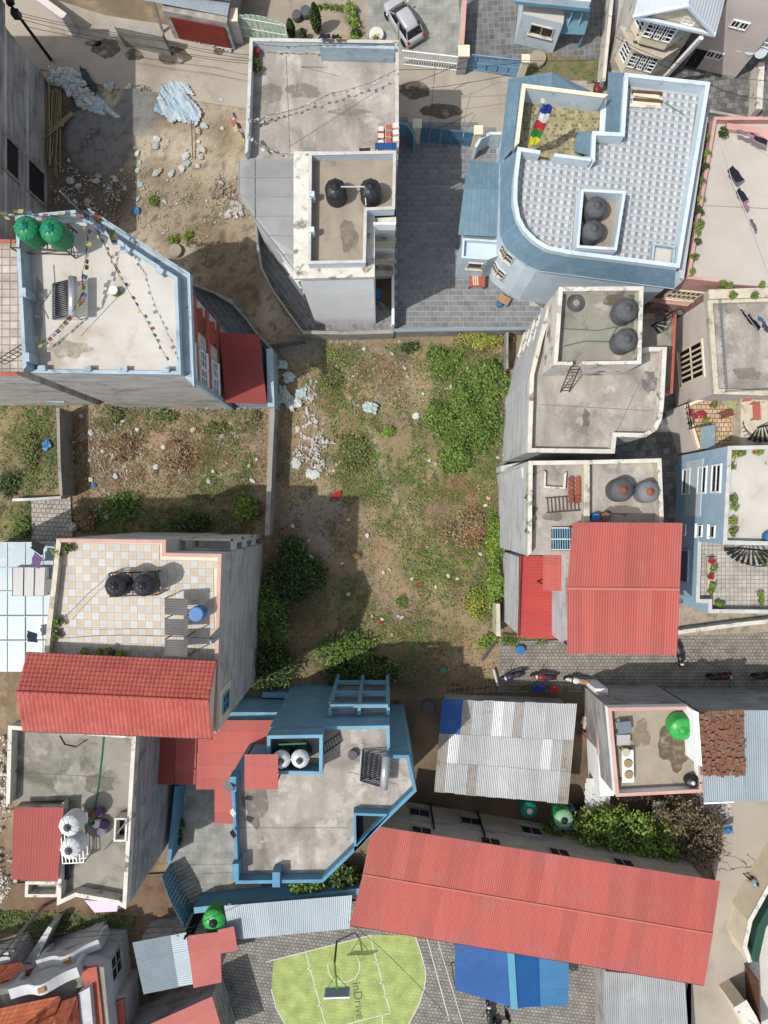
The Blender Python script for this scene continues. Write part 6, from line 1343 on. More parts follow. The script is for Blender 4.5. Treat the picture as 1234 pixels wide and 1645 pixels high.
flags('faded prayer flags strung across the bare terrace', [(398, 190, 9.6), (430, 185, 9.3), (530, 150, 9.6), (640, 110, 10.)], 30, FP, .2, .4, 6); flags('faded prayer flags along the tower edge of the bare terrace', [(398, 215, 9.8), (430, 240, 9.4), (500, 248, 11.9), (585, 246, 12.2)], 26, FP, .22, .3, 7)
flags('faded prayer flags along the street side parapet of the bare terrace', [(404, 70, 9.8), (520, 72, 9.9), (640, 68, 10.)], 22, FP, .24, .2, 8); flags('bright prayer flags bunched at the street corner of the bare terrace', [(374, 182, 7.), (384, 208, 7.4), (398, 236, 8.6)], 12, FC, .4, .2, 9)
for px, py, z, h, lb in ((134, 344, 12.8, 3., 'thin pole holding the prayer flags on the flag roof'), (640, 72, 8.4, 2., 'thin pole on the bare terrace corner')):
    c = W(px, py, z); tag(MB().tube([(c.x, c.y, z), (c.x, c.y, z+h)], .035, 6).build('flag_pole', M_GALV), lb, 'pole')
c = W(843, 239, 8.3); o = thing('banner_pole', 'tall pole with a five coloured vertical banner beside the patio', 'banner', (c.x, c.y, 8.3)); MB().tube([c, c+Vector((0, 0, 5.3))], .04, 8).build('pole', M_GALV, o)
MB().lathe([(.0, 0), (.16, .05), (.16, .12), (.0, .2)], 12, (c.x, c.y, c.z+5.25), False).build('finial', FC[1], o)
for i, k in enumerate((0, 1, 2, 3, 4)):
    z1, z0 = 5.1-i*.88, 5.1-(i+1)*.88; vs = []
    for r in range(5):
        z = z1+(z0-z1)*r/4
        for q in range(5): u = q/4*.7; vs.append((c.x+.04+u*.85+.03*math.sin(r+q+i), c.y-.25*u+.07*math.sin(q*1.7+z*2), c.z+z))
    MB().add(vs, [(r*5+q, r*5+q+1, r*5+q+6, r*5+q+5) for r in range(4) for q in range(4)]).build('banner_panel', mat('banner_%d' % i, ((36, 58, 150), (236, 238, 238), (206, 52, 46), (52, 132, 60), (238, 220, 50))[i], None, bump=.1, k=.8), o)
# ============================================================= LADDERS, HOSES, WASHING, FURNITURE
def ladder(label, a, b, w=.5, n=8, m=M_STEEL):
    a, b = Vector(a), Vector(b); o = thing('ladder', label, 'ladder', a); d = (b-a).normalized(); s = d.cross(Vector((0, 0, 1))).normalized()*w/2
    for q in (-1, 1): MB().bar(a+s*q, b+s*q, .06).build('rail', m, o)
    for i in range(n): p = a.lerp(b, (i+.5)/n); MB().bar(p-s, p+s, .04).build('rung', m, o)
ladder('steel ladder leaning from the deck to the stair tower of the rounded house', W(907, 630, 8.72), W(926, 586, 11.6), .55, 9); ladder('rusty ladder lying on the deck of the red roof house', W(877, 812, 10.5), W(932, 808, 10.6), .9, 9)
ladder('dark ladder leaning at the blue tank box', W(548, 1184, 10.5), W(518, 1204, 11.9), .5, 7, M_IRON); ladder('steel ladder up to the white tower roof', W(586, 245, 8.5), W(586, 238, 11.6), .6, 8)
def cord(name, label, cat, pts, r, m, sag=0., n=10):
    P = [W(*p) for p in pts]; path = []
    for a, b in zip(P[:-1], P[1:]):
        for i in range(n): t = i/n; q = a.lerp(b, t); q.z -= sag*4*t*(1-t); path.append(q)
    path.append(P[-1]); return tag(MB().tube(path, r, 5).build(name, m), label, cat)
cord('hose', 'green hose lying across the stair tower deck, upper one', 'hose', [(905, 528, 11.34), (960, 531, 11.34), (1008, 522, 11.36)], .03, M_HOSE); cord('hose', 'green hose lying across the stair tower deck, lower one', 'hose', [(906, 556, 11.34), (940, 548, 11.34), (978, 549, 11.34), (992, 524, 11.36)], .035, M_HOSE)
cord('hose', 'green hose running down the lower left house deck', 'hose', [(167, 1178, 9.04), (163, 1220, 9.04), (158, 1262, 9.04), (152, 1300, 9.04)], .05, M_HOSE); cord('hose', 'thin hose curled on the flag roof by the solar heater', 'hose', [(86, 425, 12.84), (88, 455, 12.84), (76, 478, 12.84), (64, 492, 12.84), (72, 500, 12.84), (78, 512, 12.84)], .014, M_STEEL)
cord('hose', 'black hose loop on the lower left house deck by the tiled roof', 'hose', [(96, 1182, 9.04), (104, 1196, 9.04), (122, 1200, 9.04), (140, 1188, 9.04)], .03, M_CABLE); cord('water_pipe', 'white pipe joining the two black tower tanks', 'pipe', [(548, 300, 12.9), (586, 300, 12.9), (588, 330, 12.4)], .04, M_WPIPE)
cord('water_pipe', 'green pipe above the silver topped tanks', 'pipe', [(448, 1196, 12.6), (492, 1194, 12.6)], .05, M_HOSE); cord('water_pipe', 'pale pipe leaning over the skylight of the lower left house', 'pipe', [(166, 1366, 9.1), (205, 1318, 10.3)], .04, M_GALV)
for i, rr_ in enumerate((.52, .44, .36, .26)):
    c = W(925, 487, 11.34); pts = [(c.x+rr_*math.cos(t/20*6.283), c.y+rr_*math.sin(t/20*6.283), 11.35+.03*(i % 2)) for t in range(21)]
    if i == 0: coil = MB()
    coil.tube(pts, .035, 5, False)
tag(coil.build('hose_coil', M_GPLAS), 'coiled dark hose on the stair tower deck of the rounded house', 'hose')
def cloth(px, py, z, w, h, m, label, rz=0., group=None, slant=.95, seed=0):
    w *= 1.35; h *= 1.2; c = W(px, py, z); vs = []; ca, sa = math.cos(rz), math.sin(rz)
    for r in range(6):
        for q in range(6):
            u = (q/5-.5)*w*(1-.25*(r/5)*((seed*37) % 3-1)); v = r/5*h; x, y = u, v*slant+.05*math.sin(q*2+seed); vs.append((c.x+x*ca-y*sa, c.y+x*sa+y*ca, z-v*.8+.04*math.cos(q*2.3+seed)))
    o = MB().add(vs, [(r*6+q, r*6+q+1, r*6+q+7, r*6+q+6) for r in range(5) for q in range(5)]).build('washing', m, None, True); return tag(o, label, 'laundry', group)
NAVY = mat('navy_cloth', (34, 38, 60), None, rough=.9, bump=.2); PINKC = mat('pink_cloth', (232, 158, 178), None, rough=.9, bump=.2); GREYC = mat('grey_cloth', (132, 134, 138), None, rough=.9, bump=.2); BLKC = mat('black_cloth', (30, 30, 34), None, rough=.9, bump=.2); REDC = mat('red_cloth', (190, 50, 54), None, rough=.9, bump=.2); BLUC = mat('royal_blue_cloth', (40, 60, 150), None, rough=.9, bump=.2); VIOC = mat('violet_cloth', (112, 88, 130), None, rough=.9, bump=.2); WHC = mat('white_cloth', (232, 232, 228), None, rough=.9, bump=.2)
cord('clothes_line', 'washing line crossing the pale terrace', 'line', [(1158, 225, 8.4), (1176, 290, 8.2), (1200, 345, 8.2), (1236, 440, 8.4)], .012, M_GALV); cord('clothes_line', 'washing line at the top of the pale terrace', 'line', [(1180, 205, 8.3), (1236, 240, 8.3)], .012, M_GALV); cord('clothes_line', 'washing line over the cream house roof', 'line', [(1180, 480, 7.4), (1240, 560, 7.4)], .012, M_GALV)
for a in ((1176, 284, 8.1, .75, 1.1, NAVY, 'larger navy garment on the pale terrace line', -.9), (1188, 316, 8.1, .6, .8, NAVY, 'smaller navy garment on the pale terrace line', -.9), (1195, 330, 8.1, .5, .5, PINKC, 'pink cloth below the navy garments', -1.), (1209, 362, 8., .7, .35, GREYC, 'grey cloth on the pale terrace line', -1.1), (1219, 228, 8.2, .8, .7, NAVY, 'navy trousers on the upper washing line', -.4), (1206, 220, 8.2, .4, .4, PINKC, 'pink cloth on the upper washing line', -.4), (1194, 216, 8.2, .6, .4, GREYC, 'grey cloth on the upper washing line', -.4),
          (1208, 522, 7.2, .9, .6, NAVY, 'dark clothes on the cream house roof line', -.8), (1222, 517, 7.2, .4, .4, M_BLUEP, 'light blue cloth on the cream house roof line', -.7), (1230, 532, 7.2, .6, .6, VIOC, 'violet cloth on the cream house roof line', -.8), (1195, 506, 7.2, .7, .3, BLKC, 'row of small black clothes on the cream house roof line', -.9),
          (70, 884, 12.6, .5, 1.1, BLKC, 'dark garment drying over the aqua roof, upper', 1.3), (66, 905, 12.6, .5, .8, VIOC, 'patterned cloth drying over the aqua roof, middle', 1.3), (60, 1025, 12.6, .4, .9, NAVY, 'dark garment drying over the aqua roof, lower', 1.6), (338, 1030, 14.6, .3, .7, GREYC, 'grey cloth on the line at the tile terrace corner', -.8),
          (372, 1270, 11.9, .3, .5, GREYC, 'grey clothes on the blue house west rail, upper', 1.), (377, 1310, 11.9, .2, .3, WHC, 'white cloth on the blue house west rail, middle', 1.), (378, 1345, 11.9, .25, .35, NAVY, 'dark cloth on the blue house west rail, lower', 1.), (521, 62, 9.9, .6, .6, NAVY, 'dark cloth on the bare terrace parapet, left', 0.), (541, 62, 9.9, .5, .5, BLKC, 'black cloth on the bare terrace parapet, right', 0.), (550, 60, 9.8, .25, .3, mat('orange_cloth', (226, 166, 60), None), 'orange cloth on the bare terrace parapet', 0.),
          (867, 1112, 1.2, .6, .35, BLUC, 'blue cloth hung on the lane fence', 0.1), (892, 1113, 1.2, .45, .35, REDC, 'red cloth with white edge hung on the lane fence', 0.)):
    cloth(*a[:7], rz=a[7], seed=int(a[0]) % 17)
cord('clothes_line', 'washing line along the front of the tile terrace', 'line', [(88, 1026, 14.6), (200, 1020, 14.2), (345, 1026, 14.6)], .015, M_CABLE, .2); cord('clothes_line', 'washing line slanting across the tile terrace', 'line', [(86, 1008, 14.4), (140, 955, 14.2), (180, 918, 14.4)], .015, M_CABLE, .2)
def panelbox(name, label, cat, px, py, z, d, m, rz=0., trim=None, t2=None):
    c = W(px, py, z); o = thing(name, label, cat, (c.x, c.y, z), rz); x, y, h = d
    MB().box((0, 0, h-.03), (x, y, .06)).build('top', m, o)
    for sx in (-1, 1):
        for sy in (-1, 1): MB().box((sx*(x/2-.05), sy*(y/2-.05), (h-.06)/2), (.07, .07, h-.06)).build('leg', t2 or m, o)
    if trim:
        for k in range(3): MB().box((-x*.28+k*.16, 0, h+.015), (.07, y*.9, .03), .12).build('slat', trim, o)
    return o
panelbox('garden_table', 'brick red table with pale slats in the dark paved courtyard', 'table', 765, 447, .05, (1.2, 1.7, .7), M_BRICKR, -.03, M_CREAM); panelbox('work_bench', 'small wooden bench by the blue house corner in the courtyard', 'bench', 808, 484, .05, (.9, .6, .5), mat('pale_timber', (196, 160, 120), (176, 140, 104), 2.), -.5); drum(802, 490, .05, .22, .3, M_BLUEP, 'blue basin next to the wooden bench', 'basin', 'basin')
panelbox('chair', 'brown chair on the patterned patio of the cream house', 'chair', 1163, 666, 3.22, (.9, .5, .45), M_WOOD, .3); panelbox('lounger', 'green and grey striped lounger on the patterned patio', 'lounger', 1172, 652, 3.22, (1.6, .5, .4), mat('lime_stripe_cloth', (186, 196, 70), (160, 170, 170), 3.), -.5); panelbox('stool', 'brown stool on the patterned patio by the wall', 'stool', 1196, 640, 4.42, (.5, .5, .4), M_BRICKR, .1); panelbox('crate_stack', 'tall brown cabinet on the raised block of the cream house', 'cabinet', 1210, 662, 4.42, (.5, 1.2, .5), M_BRICKR, .05)
panelbox('grey_chair', 'grey chair on the scalloped balcony', 'chair', 1180, 34, 3.12, (.5, .5, .5), M_GPLAS, .2)
# tin panels leaning on the tile terrace
for i, y in enumerate((974, 1007, 1040)):
    q = [W(265, y-13, 14.6), W(302, y-12, 14.9), W(301, y+15, 14.9), W(265, y+13, 14.6)]; o = thing('corrugated_lean_to', ('topmost', 'middle', 'lowest')[i]+' of three dark corrugated panels on the tile terrace', 'sheet', (q[0].x, q[0].y, 13.3)); sheets(o, [q[3], q[0], q[1], q[2]], 1, 1, M_TING, .13, .02, name='sheet')
    for k in (0, 2): MB().bar((q[k].x, q[k].y, 13.3), (q[k].x, q[k].y, q[k].z), .05).build('leg', M_STEEL, o)
# rack of blue bars, pots and a frame on the red roof house deck
o = thing('barred_grille', 'blue grey barred grille over the stair opening beside the red roof', 'grille', W(900, 865, 10.45))
for i in range(9): x = 888+i*3.8; MB().bar(W(x, 847, 10.6), W(x+1, 884, 10.6), .06).build('bar', M_FBLUED, o)
for y in (848, 866, 883): MB().bar(W(886, y, 10.63), W(920, y, 10.63), .07).build('cross_bar', M_OLDW, o)
MB().add([W(886, 846, 10.44), W(920, 846, 10.44), W(920, 885, 10.44), W(886, 885, 10.44)], [(0, 1, 2, 3)]).build('opening', M_DARK, o)  # dark sheet laid in for the shade below the bars
for i in range(12): x, y = 916+(i % 2)*11, 770+(i//2)*7.; c = W(x, y, 10.45); o = thing('flower_pot', ORD[i//2]+' row, '+('left', 'right')[i % 2]+' clay pot in the small rack on the red roof house deck', 'pot', (c.x, c.y, 10.42), 0., 'pots in the deck rack'); MB().lathe([(.1, 0), (.16, .22), (.18, .24), (.14, .24), (.13, .2)], 10).build('pot_body', M_TERR, o); MB().lathe([(.0, .19), (.13, .2)], 10, cap=False).build('soil', M_BARK, o)
# tables with drying trays on the small terrace
panelbox('long_bench', 'long bench with drying trays along the small terrace wall', 'bench', 1004, 1226, 5.62, (.8, 2.2, .6), M_SPLAS, .02, None, M_HOSE)
for i, (x, y, m) in enumerate(((1005, 1208, M_SACKC), (1009, 1226, mat('grain_tray', (176, 150, 108), None, fine=.2)), (1010, 1244, MATS['grain_tray']))): drum(x, y, 6.24, .28, .06, m, ('pale tray', 'brown grain tray', 'lower brown grain tray')[i]+' on the long terrace bench', 'tray', 'tray')
panelbox('wash_stand', 'blue and grey wash stand in the upper corner of the small terrace', 'table', 998, 1164, 5.62, (.9, .8, .7), M_TIND, .1); panelbox('crate_table', 'grey board table under the wash stand on the small terrace', 'table', 998, 1185, 5.62, (.9, .7, .5), M_RAWD, .02)
# laundry rack / pot cluster on lower left house
for i, (x, y, m) in enumerate(((152, 1305, M_OLDT), (163, 1302, VIOC), (158, 1320, M_SPLAS), (170, 1322, VIOC), (151, 1316, M_HOSE), (166, 1332, M_LILAC))): drum(x, y, 9.02, .26, .35, m, ('brown pot', 'violet pot', 'pale pot', 'dark violet pot', 'green pot', 'lilac tub')[i]+' in the cluster beside the white tank stand', 'pot', 'pot')
panelbox('framed_panel', 'dark framed panel lying on the lower left house deck', 'panel', 108, 1395, 9.02, (.55, 1.1, .3), M_IRON, -.1)
# red and white crates at the end of the bare terrace
for i in range(9):
    x, y = 612+(i % 3)*12, 206+(i//3)*11; c = W(x, y, 9.1); o = thing('crate', ('upper', 'middle', 'lower')[i//3]+' row '+('left', 'middle', 'right')[i % 3]+' crate in the red and white stack on the bare terrace', 'crate', (c.x, c.y, 8.42), random.uniform(-.2, .2), 'crates stacked on the bare terrace corner')
    MB().box((0, 0, .3+.1*(i % 3)), (.42, .36, .55+.2*(i % 3))).build('crate_body', (M_BRICKR, M_OLDW, M_PINK)[i % 3], o); MB().box((0, 0, .62+.2*(i % 3)), (.36, .3, .05)).build('crate_top', (M_OLDW, M_BRICKR, M_OLDW)[i % 3], o)
q = [W(603, 229, 10.4), W(637, 229, 10.4), W(637, 240, 10.2), W(603, 240, 10.2)]; o = thing('blue_awning', 'small blue corrugated awning beside the crates', 'awning', (q[0].x, q[0].y, 8.4)); sheets(o, q, 3, 1, M_BSHEET, .14, .02, name='sheet'); [MB().bar((p.x, p.y, 8.4), (p.x, p.y, p.z), .05).build('post', M_GALV, o) for p in q]
# pile on the checkered terrace
c = W(1038, 160, 8.35); o = thing('board_pile', 'pile of pale boards and netting in the checkered terrace corner', 'boards', (c.x, c.y, 8.32), -.1)
for i in range(6): MB().box((random.uniform(-.1, .1), -.45+i*.17, .06+.03*(i % 3)), (1.9+random.uniform(-.2, .2), .2, .08), random.uniform(-.05, .05)).build('board', (M_OLDW, M_CREAM, M_WOOD)[i % 3], o)
cord('net_rope', 'thin green rope lying on the checkered terrace by the boards', 'rope', [(1020, 155, 8.45), (1060, 160, 8.4), (1100, 185, 8.33)], .03, M_HOSE)
# round stone and other yard things
drum(283, 404, .05, .5, .25, M_DECKS, 'round concrete well ring on the building plot', 'well_ring', 'well ring'); drum(863, 97, .1, .62, .3, M_DECKS, 'round concrete well cover in the weedy bed', 'well_cover', 'well cover'); drum(605, 60, .05, .55, .4, M_OLDW, 'round stone planter beside the silver car', 'planter', 'planter')
drum(688, 1135, .05, .5, .3, M_GPLAS, 'old tyre lying on the ground beside the tin shed', 'tyre', 'tyre'); drum(712, 1076, .08, .25, .15, M_TEAL, 'discarded aqua basin near the bottom of the lot', 'basin', 'basin')
drum(478, 30, .05, .35, .5, M_GPLAS, 'grey garden urn left of the tall cypress', 'urn', 'urn'); drum(492, 24, .05, .4, .5, M_GPLAS, 'grey garden urn next to the tall cypress', 'urn', 'urn')
# spiral stairs
def spiral(label, px, py, z0, z1, r, m=M_IRON, turns=.8, a0=0., n=14):
    c = W(px, py, z0); o = thing('spiral_stair', label, 'spiral stair', (c.x, c.y, z0), a0); MB().tube([(0, 0, 0), (0, 0, z1-z0+.9)], .06, 8).build('newel', m, o); path = []
    for i in range(n):
        t0, t1 = i/n*turns*6.283, (i+.85)/n*turns*6.283; z = (i+1)/n*(z1-z0)
        MB().prism([(.05*math.cos(t0), .05*math.sin(t0)), (r*math.cos(t0), r*math.sin(t0)), (r*math.cos(t1), r*math.sin(t1)), (.05*math.cos(t1), .05*math.sin(t1))], z-.03, z, bot=True).build('tread', m, o)
        p = Vector((r*math.cos(t0), r*math.sin(t0), z)); path.append(p+Vector((0, 0, .9))); MB().bar(p, p+Vector((0, 0, .9)), .025).build('baluster', m, o)
    MB().tube(path, .03, 6).build('handrail', m, o)
spiral('black spiral stair on the lower terrace of the sky blue house', 1185, 880, 3.5, 7.2, 1.1, turns=.55, a0=R(180), n=13); spiral('black spiral stair on the patterned patio of the cream house', 1203, 690, 3.2, 6.2, 1.1, turns=.6, a0=R(150)); spiral('black spiral stair beside the stair tower of the rounded house', 1047, 524, 5.9, 8.6, .7, turns=.8, a0=R(-60), n=12)
# ============================================================= WALLS, GATES, POLES
ribbon_wall('boundary_wall', 'thin grey wall between the vacant lot and the weedy lot', 'wall', [(438, 655), (434, 740), (429, 860)], 2., .34, M_CW)
ribbon_wall('boundary_wall', 'thin whitish wall dividing the weedy lot from the left field', 'wall', [(93, 655), (95, 740), (98, 796)], 2.2, .22, M_CW)
ribbon_wall('patio_wall', 'low grey wall along the top of the brick patio', 'wall', [(20, 803), (55, 802), (98, 799)], .9, .2, M_RAWP)
ribbon_wall('compound_wall', 'pale wall with railing below the white tower house', 'wall', [(486, 534), (560, 535), (632, 533)], 1.7, .2, M_CW, M_CW)
ribbon_wall('compound_wall', 'courtyard wall with blue rail along the top of the vacant lot', 'wall', [(633, 531), (740, 529), (865, 527)], 1.6, .2, M_CW, mat('dusty_blue_rail', (150, 168, 178), None))
ribbon_wall('compound_wall', 'curved grey wall on the lane side of the white tower house', 'wall', [(411, 362), (414, 395), (420, 430), (438, 466), (462, 500), (487, 534)], 1.5, .16, M_CW)
ribbon_wall('compound_wall', 'curved grey wall around the dark porch yard of the flag roof house', 'wall', [(306, 455), (345, 470), (374, 488), (396, 512), (414, 537), (438, 562)], 1.5, .16, M_CW)
ribbon_wall('compound_wall', 'low wall beside the pot yard next to the white house', 'wall', [(815, 534), (815, 592)], 1.6, .18, M_CW)
ribbon_wall('compound_wall', 'short wall at the foot of the pale grey house by the blue tub', 'wall', [(800, 970), (801, 1022)], 1.8, .3, M_CREAMB)
ribbon_wall('compound_wall', 'white and red topped wall between the parking court and the forecourt', 'wall', [(748, -20), (742, 72)], 2., .25, M_OLDW, M_PINK)
ribbon_wall('compound_wall', 'whitish wall between the forecourt and the side alley', 'wall', [(985, -20), (970, 130)], 1.6, .25, M_OLDW)
ribbon_wall('compound_wall', 'grey wall with scalloped edge under the tiled court', 'wall', [(1140, 178), (1234, 196), (1300, 205)], 1.2, .2, M_RAWD)
ribbon_wall('compound_wall', 'low white wall at the right of the tiled court', 'wall', [(1224, 100), (1220, 175)], 1.2, .45, M_OLDW)
ribbon_wall('terrace_front_wall', 'white low wall along the stone path in the sky blue yard', 'wall', [(1090, 1016), (1180, 1004), (1330, 988)], .9, .3, M_OLDW)
ribbon_wall('road_wall', 'tall cream wall curving along the road at the right', 'wall', [(1290, 1340), (1240, 1415), (1205, 1478), (1196, 1520), (1205, 1545)], 2.4, .25, M_CREAM, M_OLDW)
ribbon_wall('road_wall', 'cream wall below the brown gate at the bottom right', 'wall', [(1188, 1612), (1200, 1632), (1230, 1690)], 2.4, .9, M_CREAM, M_OLDW)
ribbon_wall('planter_wall', 'dark green planted strip wall behind the cream road wall', 'wall', [(1262, 1420), (1224, 1490), (1212, 1545)], 1.6, .6, mat('dark_green_board', (52, 96, 80), (44, 84, 70), 1.))
sheet('house_yard', [(1218, 1400), (1420, 1400), (1420, 1800), (1205, 1800), (1205, 1540)], .03, M_DECKL)
def gate(label, a, b, h, m, fm=None, n=9, solid=True, name='gate', top=.0):
    """a gate leaf: frame, separate vertical bars or panels"""
    A, B = W(*a), W(*b); o = thing(name, label, 'gate', A); d = (B-A).normalized(); L_ = (B-A).length
    f = MB()
    for z in (.1, h*.5, h-.05): f.bar(A+Vector((0, 0, z)), B+Vector((0, 0, z)), .07)
    for p in (A, B): f.bar(p, p+Vector((0, 0, h)), .08)
    f.build('frame', fm or m, o)
    for i in range(n):
        s0, s1 = (i+.06)/n, (i+.94)/n; hh = h+top*math.sin((i+.5)/n*math.pi)
        if solid: p, q = A+d*(L_*s0), A+d*(L_*s1); MB().prism([(p.x-d.y*-.015, p.y-.015), (q.x, q.y-.015), (q.x, q.y+.015), (p.x, p.y+.015)], .08, hh).build('panel', m, o)
        else: p = A+d*(L_*(s0+s1)/2); MB().bar(p+Vector((0, 0, .05)), p+Vector((0, 0, hh)), .045).build('bar', m, o)
    return o
M_GGATE = mat('pale_green_gate', (196, 212, 190), (160, 196, 178), 3., fine=.05, k=.8); M_BGATE = mat('dull_blue_gate', (86, 132, 162), (76, 120, 150), 1., fine=.06, k=.8); M_BGATEL = mat('light_blue_gate', (128, 172, 204), (118, 160, 192), 1., fine=.05, k=.8)
gate('pale green and white curved metal gate at the top street', (386, 58), (464, 72), 2.2, M_GGATE, M_WHITE, 9, top=.5); gate('white barred sliding gate in front of the silver car', (646, 104), (734, 114), 1.7, M_WHITE, M_WHITE, 22, False)
gate('light blue solid gate of the tiled forecourt', (746, 112), (832, 122), 1.9, M_BGATEL, M_BGATEL, 5); gate('dull blue solid gate of the dark paved courtyard', (672, 226), (758, 236), 2., M_BGATE, M_BGATE, 5)
gate('strong blue gate with wavy white top at the stone paved yard', (274, 1388), (309, 1462), 2.1, M_FBLUE, M_FBLUED, 12, top=.3); gate('brown timber gate at the bottom right road', (1196, 1548), (1199, 1618), 2.1, M_WOOD, M_WOOD, 8); gate('rusty wire gate leaf between the lots at the lane end', (434, 560), (490, 552), 1.2, M_GPLAS, M_GPLAS, 10, False)
def pillar(label, px, py, h, s, m, cap=None, group=None):
    c = W(px, py); o = thing('gate_pillar', label, 'pillar', (c.x, c.y, 0), 0., group); MB().box((0, 0, h/2), (s, s, h)).build('shaft', m, o); MB().box((0, 0, h+.06), (s*1.2, s*1.2, .12)).build('cap', cap or M_CREAM, o)
pillar('pillar at the left end of the dull blue gate', 668, 226, 2.3, .55, M_CREAM); pillar('pillar at the right end of the dull blue gate', 762, 236, 2.3, .55, M_CREAM); pillar('grey pillar between the white gate and the light blue gate', 740, 113, 2.2, .7, M_RAWD); pillar('pillar at the right end of the light blue gate', 836, 122, 2., .5, M_CREAM); pillar('grey stone pillar left of the pale green gate', 383, 62, 2.5, .8, M_RAWP)
ribbon_wall('curved_wing_wall', 'curved blue wing wall left of the dull blue gate', 'wall', [(640, 196), (655, 200), (664, 212), (667, 224)], 1.8, .2, M_FBLUED); ribbon_wall('curved_wing_wall', 'curved pale blue wing wall right of the dull blue gate', 'wall', [(764, 236), (772, 222), (788, 214), (806, 214)], 1.8, .2, M_PBLUE)
ribbon_wall('street_wall', 'grey cement street wall beside the red shutter', 'wall', [(184, 40), (262, 56)], 2.2, .3, M_CW, M_CW); ribbon_wall('street_wall', 'pale wall corner at the top left of the street', 'wall', [(40, -20), (104, 26)], 2., .5, M_PINKW)
def pole(label, px, py, h, m=M_IRON, gear=True, arms=2):
    c = W(px, py); o = thing('utility_pole', label, 'utility pole', (c.x, c.y, 0), 0.); MB().tube([(0, 0, -.3), (0, 0, h)], [.13, .09], 10).build('shaft', m, o)
    for i in range(arms): MB().bar((-.7, 0, h-.4-i*.7), (.7, 0, h-.4-i*.7), .09).build('cross_arm', M_STEEL, o); [MB().lathe([(.05, 0), (.06, .1), (.03, .16)], 8, (x, 0, h-.36-i*.7)).build('insulator', M_WPIPE, o) for x in (-.6, 0, .6)]
    if gear: MB().box((.1, -.25, h-2.2), (.5, .4, .6)).build('junction_box', M_BPLAS, o); MB().blob((0, .2, h-1.6), (.3, .3, .2), 3, .3, 2).build('cable_bundle', M_CABLE, o)
pole('dark utility pole loaded with cables at the top left street corner', 82, 96, 7.5); pole('utility pole behind the white gabled house by the slate roof', 1000, 128, 5.5, M_STEEL, False); pole('utility pole with cables by the bottom lane sheds', 318, 1462, 3.6, M_IRON, False, 1); pole('metal utility pole behind the ornate villa', 70, 1455, 6.5, M_GALV, False, 2)
for i, pts in enumerate((((20, 18, 7.), (250, 62, 5.5), (400, 88, 6.), (640, 112, 6.), (840, 100, 6.)), ((30, 30, 6.8), (240, 74, 5.2), (402, 98, 5.6)), ((25, 24, 6.), (260, 66, 5.), (400, 94, 5.4), (520, 108, 9.9)), ((40, 42, 5.6), (255, 78, 5.2), (400, 102, 5.4)), ((640, 140, 5.), (760, 92, 5.), (960, 96, 5.4)), ((640, 146, 5.), (820, 120, 5.2)), ((990, 60, 5.4), (1100, 105, 5.), (1234, 130, 5.)), ((1000, 70, 5.4), (1150, 140, 5.), (1234, 160, 5.)), ((700, 100, 6.), (690, 210, 5.), (760, 180, .5)))):
    cord('cable', ('topmost cable above the top street', 'second cable above the top street', 'cable from the street corner to the bare terrace', 'lowest cable above the top street', 'cable over the forecourt gates', 'lower cable over the forecourt gates', 'cable over the tiled court', 'lower cable over the tiled court', 'loose cable hanging over the courtyard gate')[i], 'cable', pts, .016, M_CABLE, .25)
for i, pts in enumerate((((-20, 1514, 6.), (160, 1496, 6.), (308, 1490, 5.8), (420, 1440, 5.), (560, 1380, 6.)), ((-20, 1518, 5.6), (308, 1496, 5.4)), ((560, 1480, 4.), (650, 1560, 4.), (760, 1680, 4.)), ((1090, 1050, 3.), (1180, 1080, 3.)))):
    cord('cable', ('upper cable along the bottom left lane', 'lower cable along the bottom left lane', 'cable hanging over the sports court', 'cable over the brick lane')[i], 'cable', pts, .018, M_CABLE, .2)
# ============================================================= SPORTS COURT
M_COURT = tilemat('lime_painted_pavers', ((188, 204, 126), (182, 199, 119)), .30, mortar=(170, 187, 112), msz=.016, h=.85, rot=.12)
sheet('sports_court', [(440, 1541), (596, 1502), (667, 1502), (678, 1535), (684, 1570), (676, 1610), (655, 1650), (620, 1720), (500, 1720), (460, 1650), (447, 1625), (436, 1590)], .018, M_COURT)
M_LINE = mat('court_line_white', (232, 234, 222), None, fine=.12, k=.555); mb = MB()
def line(pts, w=.07):
    P = [W(*p) for p in pts]
    for a, b in zip(P[:-1], P[1:]): d = (b-a).normalized(); n = Vector((-d.y, d.x, 0))*w/2; mb.add([(v.x, v.y, .024) for v in (a-n, b-n, b+n, a+n)], [(0, 1, 2, 3)])
line([(428, 1545), (596, 1502)]); line([(491, 1529), (527, 1660)]); line([(595, 1504), (627, 1627)]); line([(545, 1648), (628, 1627)])
line([(667, 1502), (676, 1530), (683, 1555), (684, 1572), (681, 1590), (672, 1615), (655, 1648)]); line([(436, 1590), (444, 1620), (458, 1645), (470, 1668)]); line([(614, 1630), (616, 1680)])
line([(526, 1548), (528, 1562), (534, 1572), (545, 1577), (558, 1577), (570, 1572), (577, 1560), (578, 1548), (575, 1538)]); line([(686, 1507), (722, 1640)]); line([(700, 1500), (745, 1650)], .05)
for q in ((498, 1555), (507, 1585), (515, 1615), (606, 1545), (614, 1578), (620, 1600)): line([(q[0]-4, q[1]+1), (q[0]+1, q[1])], .1)
o = mb.build('court_lines', M_LINE); o['kind'] = 'structure'
fc = bpy.data.curves.new('court_lettering', 'FONT'); fc.body = 'inDrive'; fc.size = .95; fo = bpy.data.objects.new('tmp_text', fc); COL.objects.link(fo)
me = bpy.data.meshes.new_from_object(fo.evaluated_get(bpy.context.evaluated_depsgraph_get())); bpy.data.objects.remove(fo); me.materials.clear(); me.materials.append(mat('court_lettering_grey', (104, 120, 92), None, fine=.12))
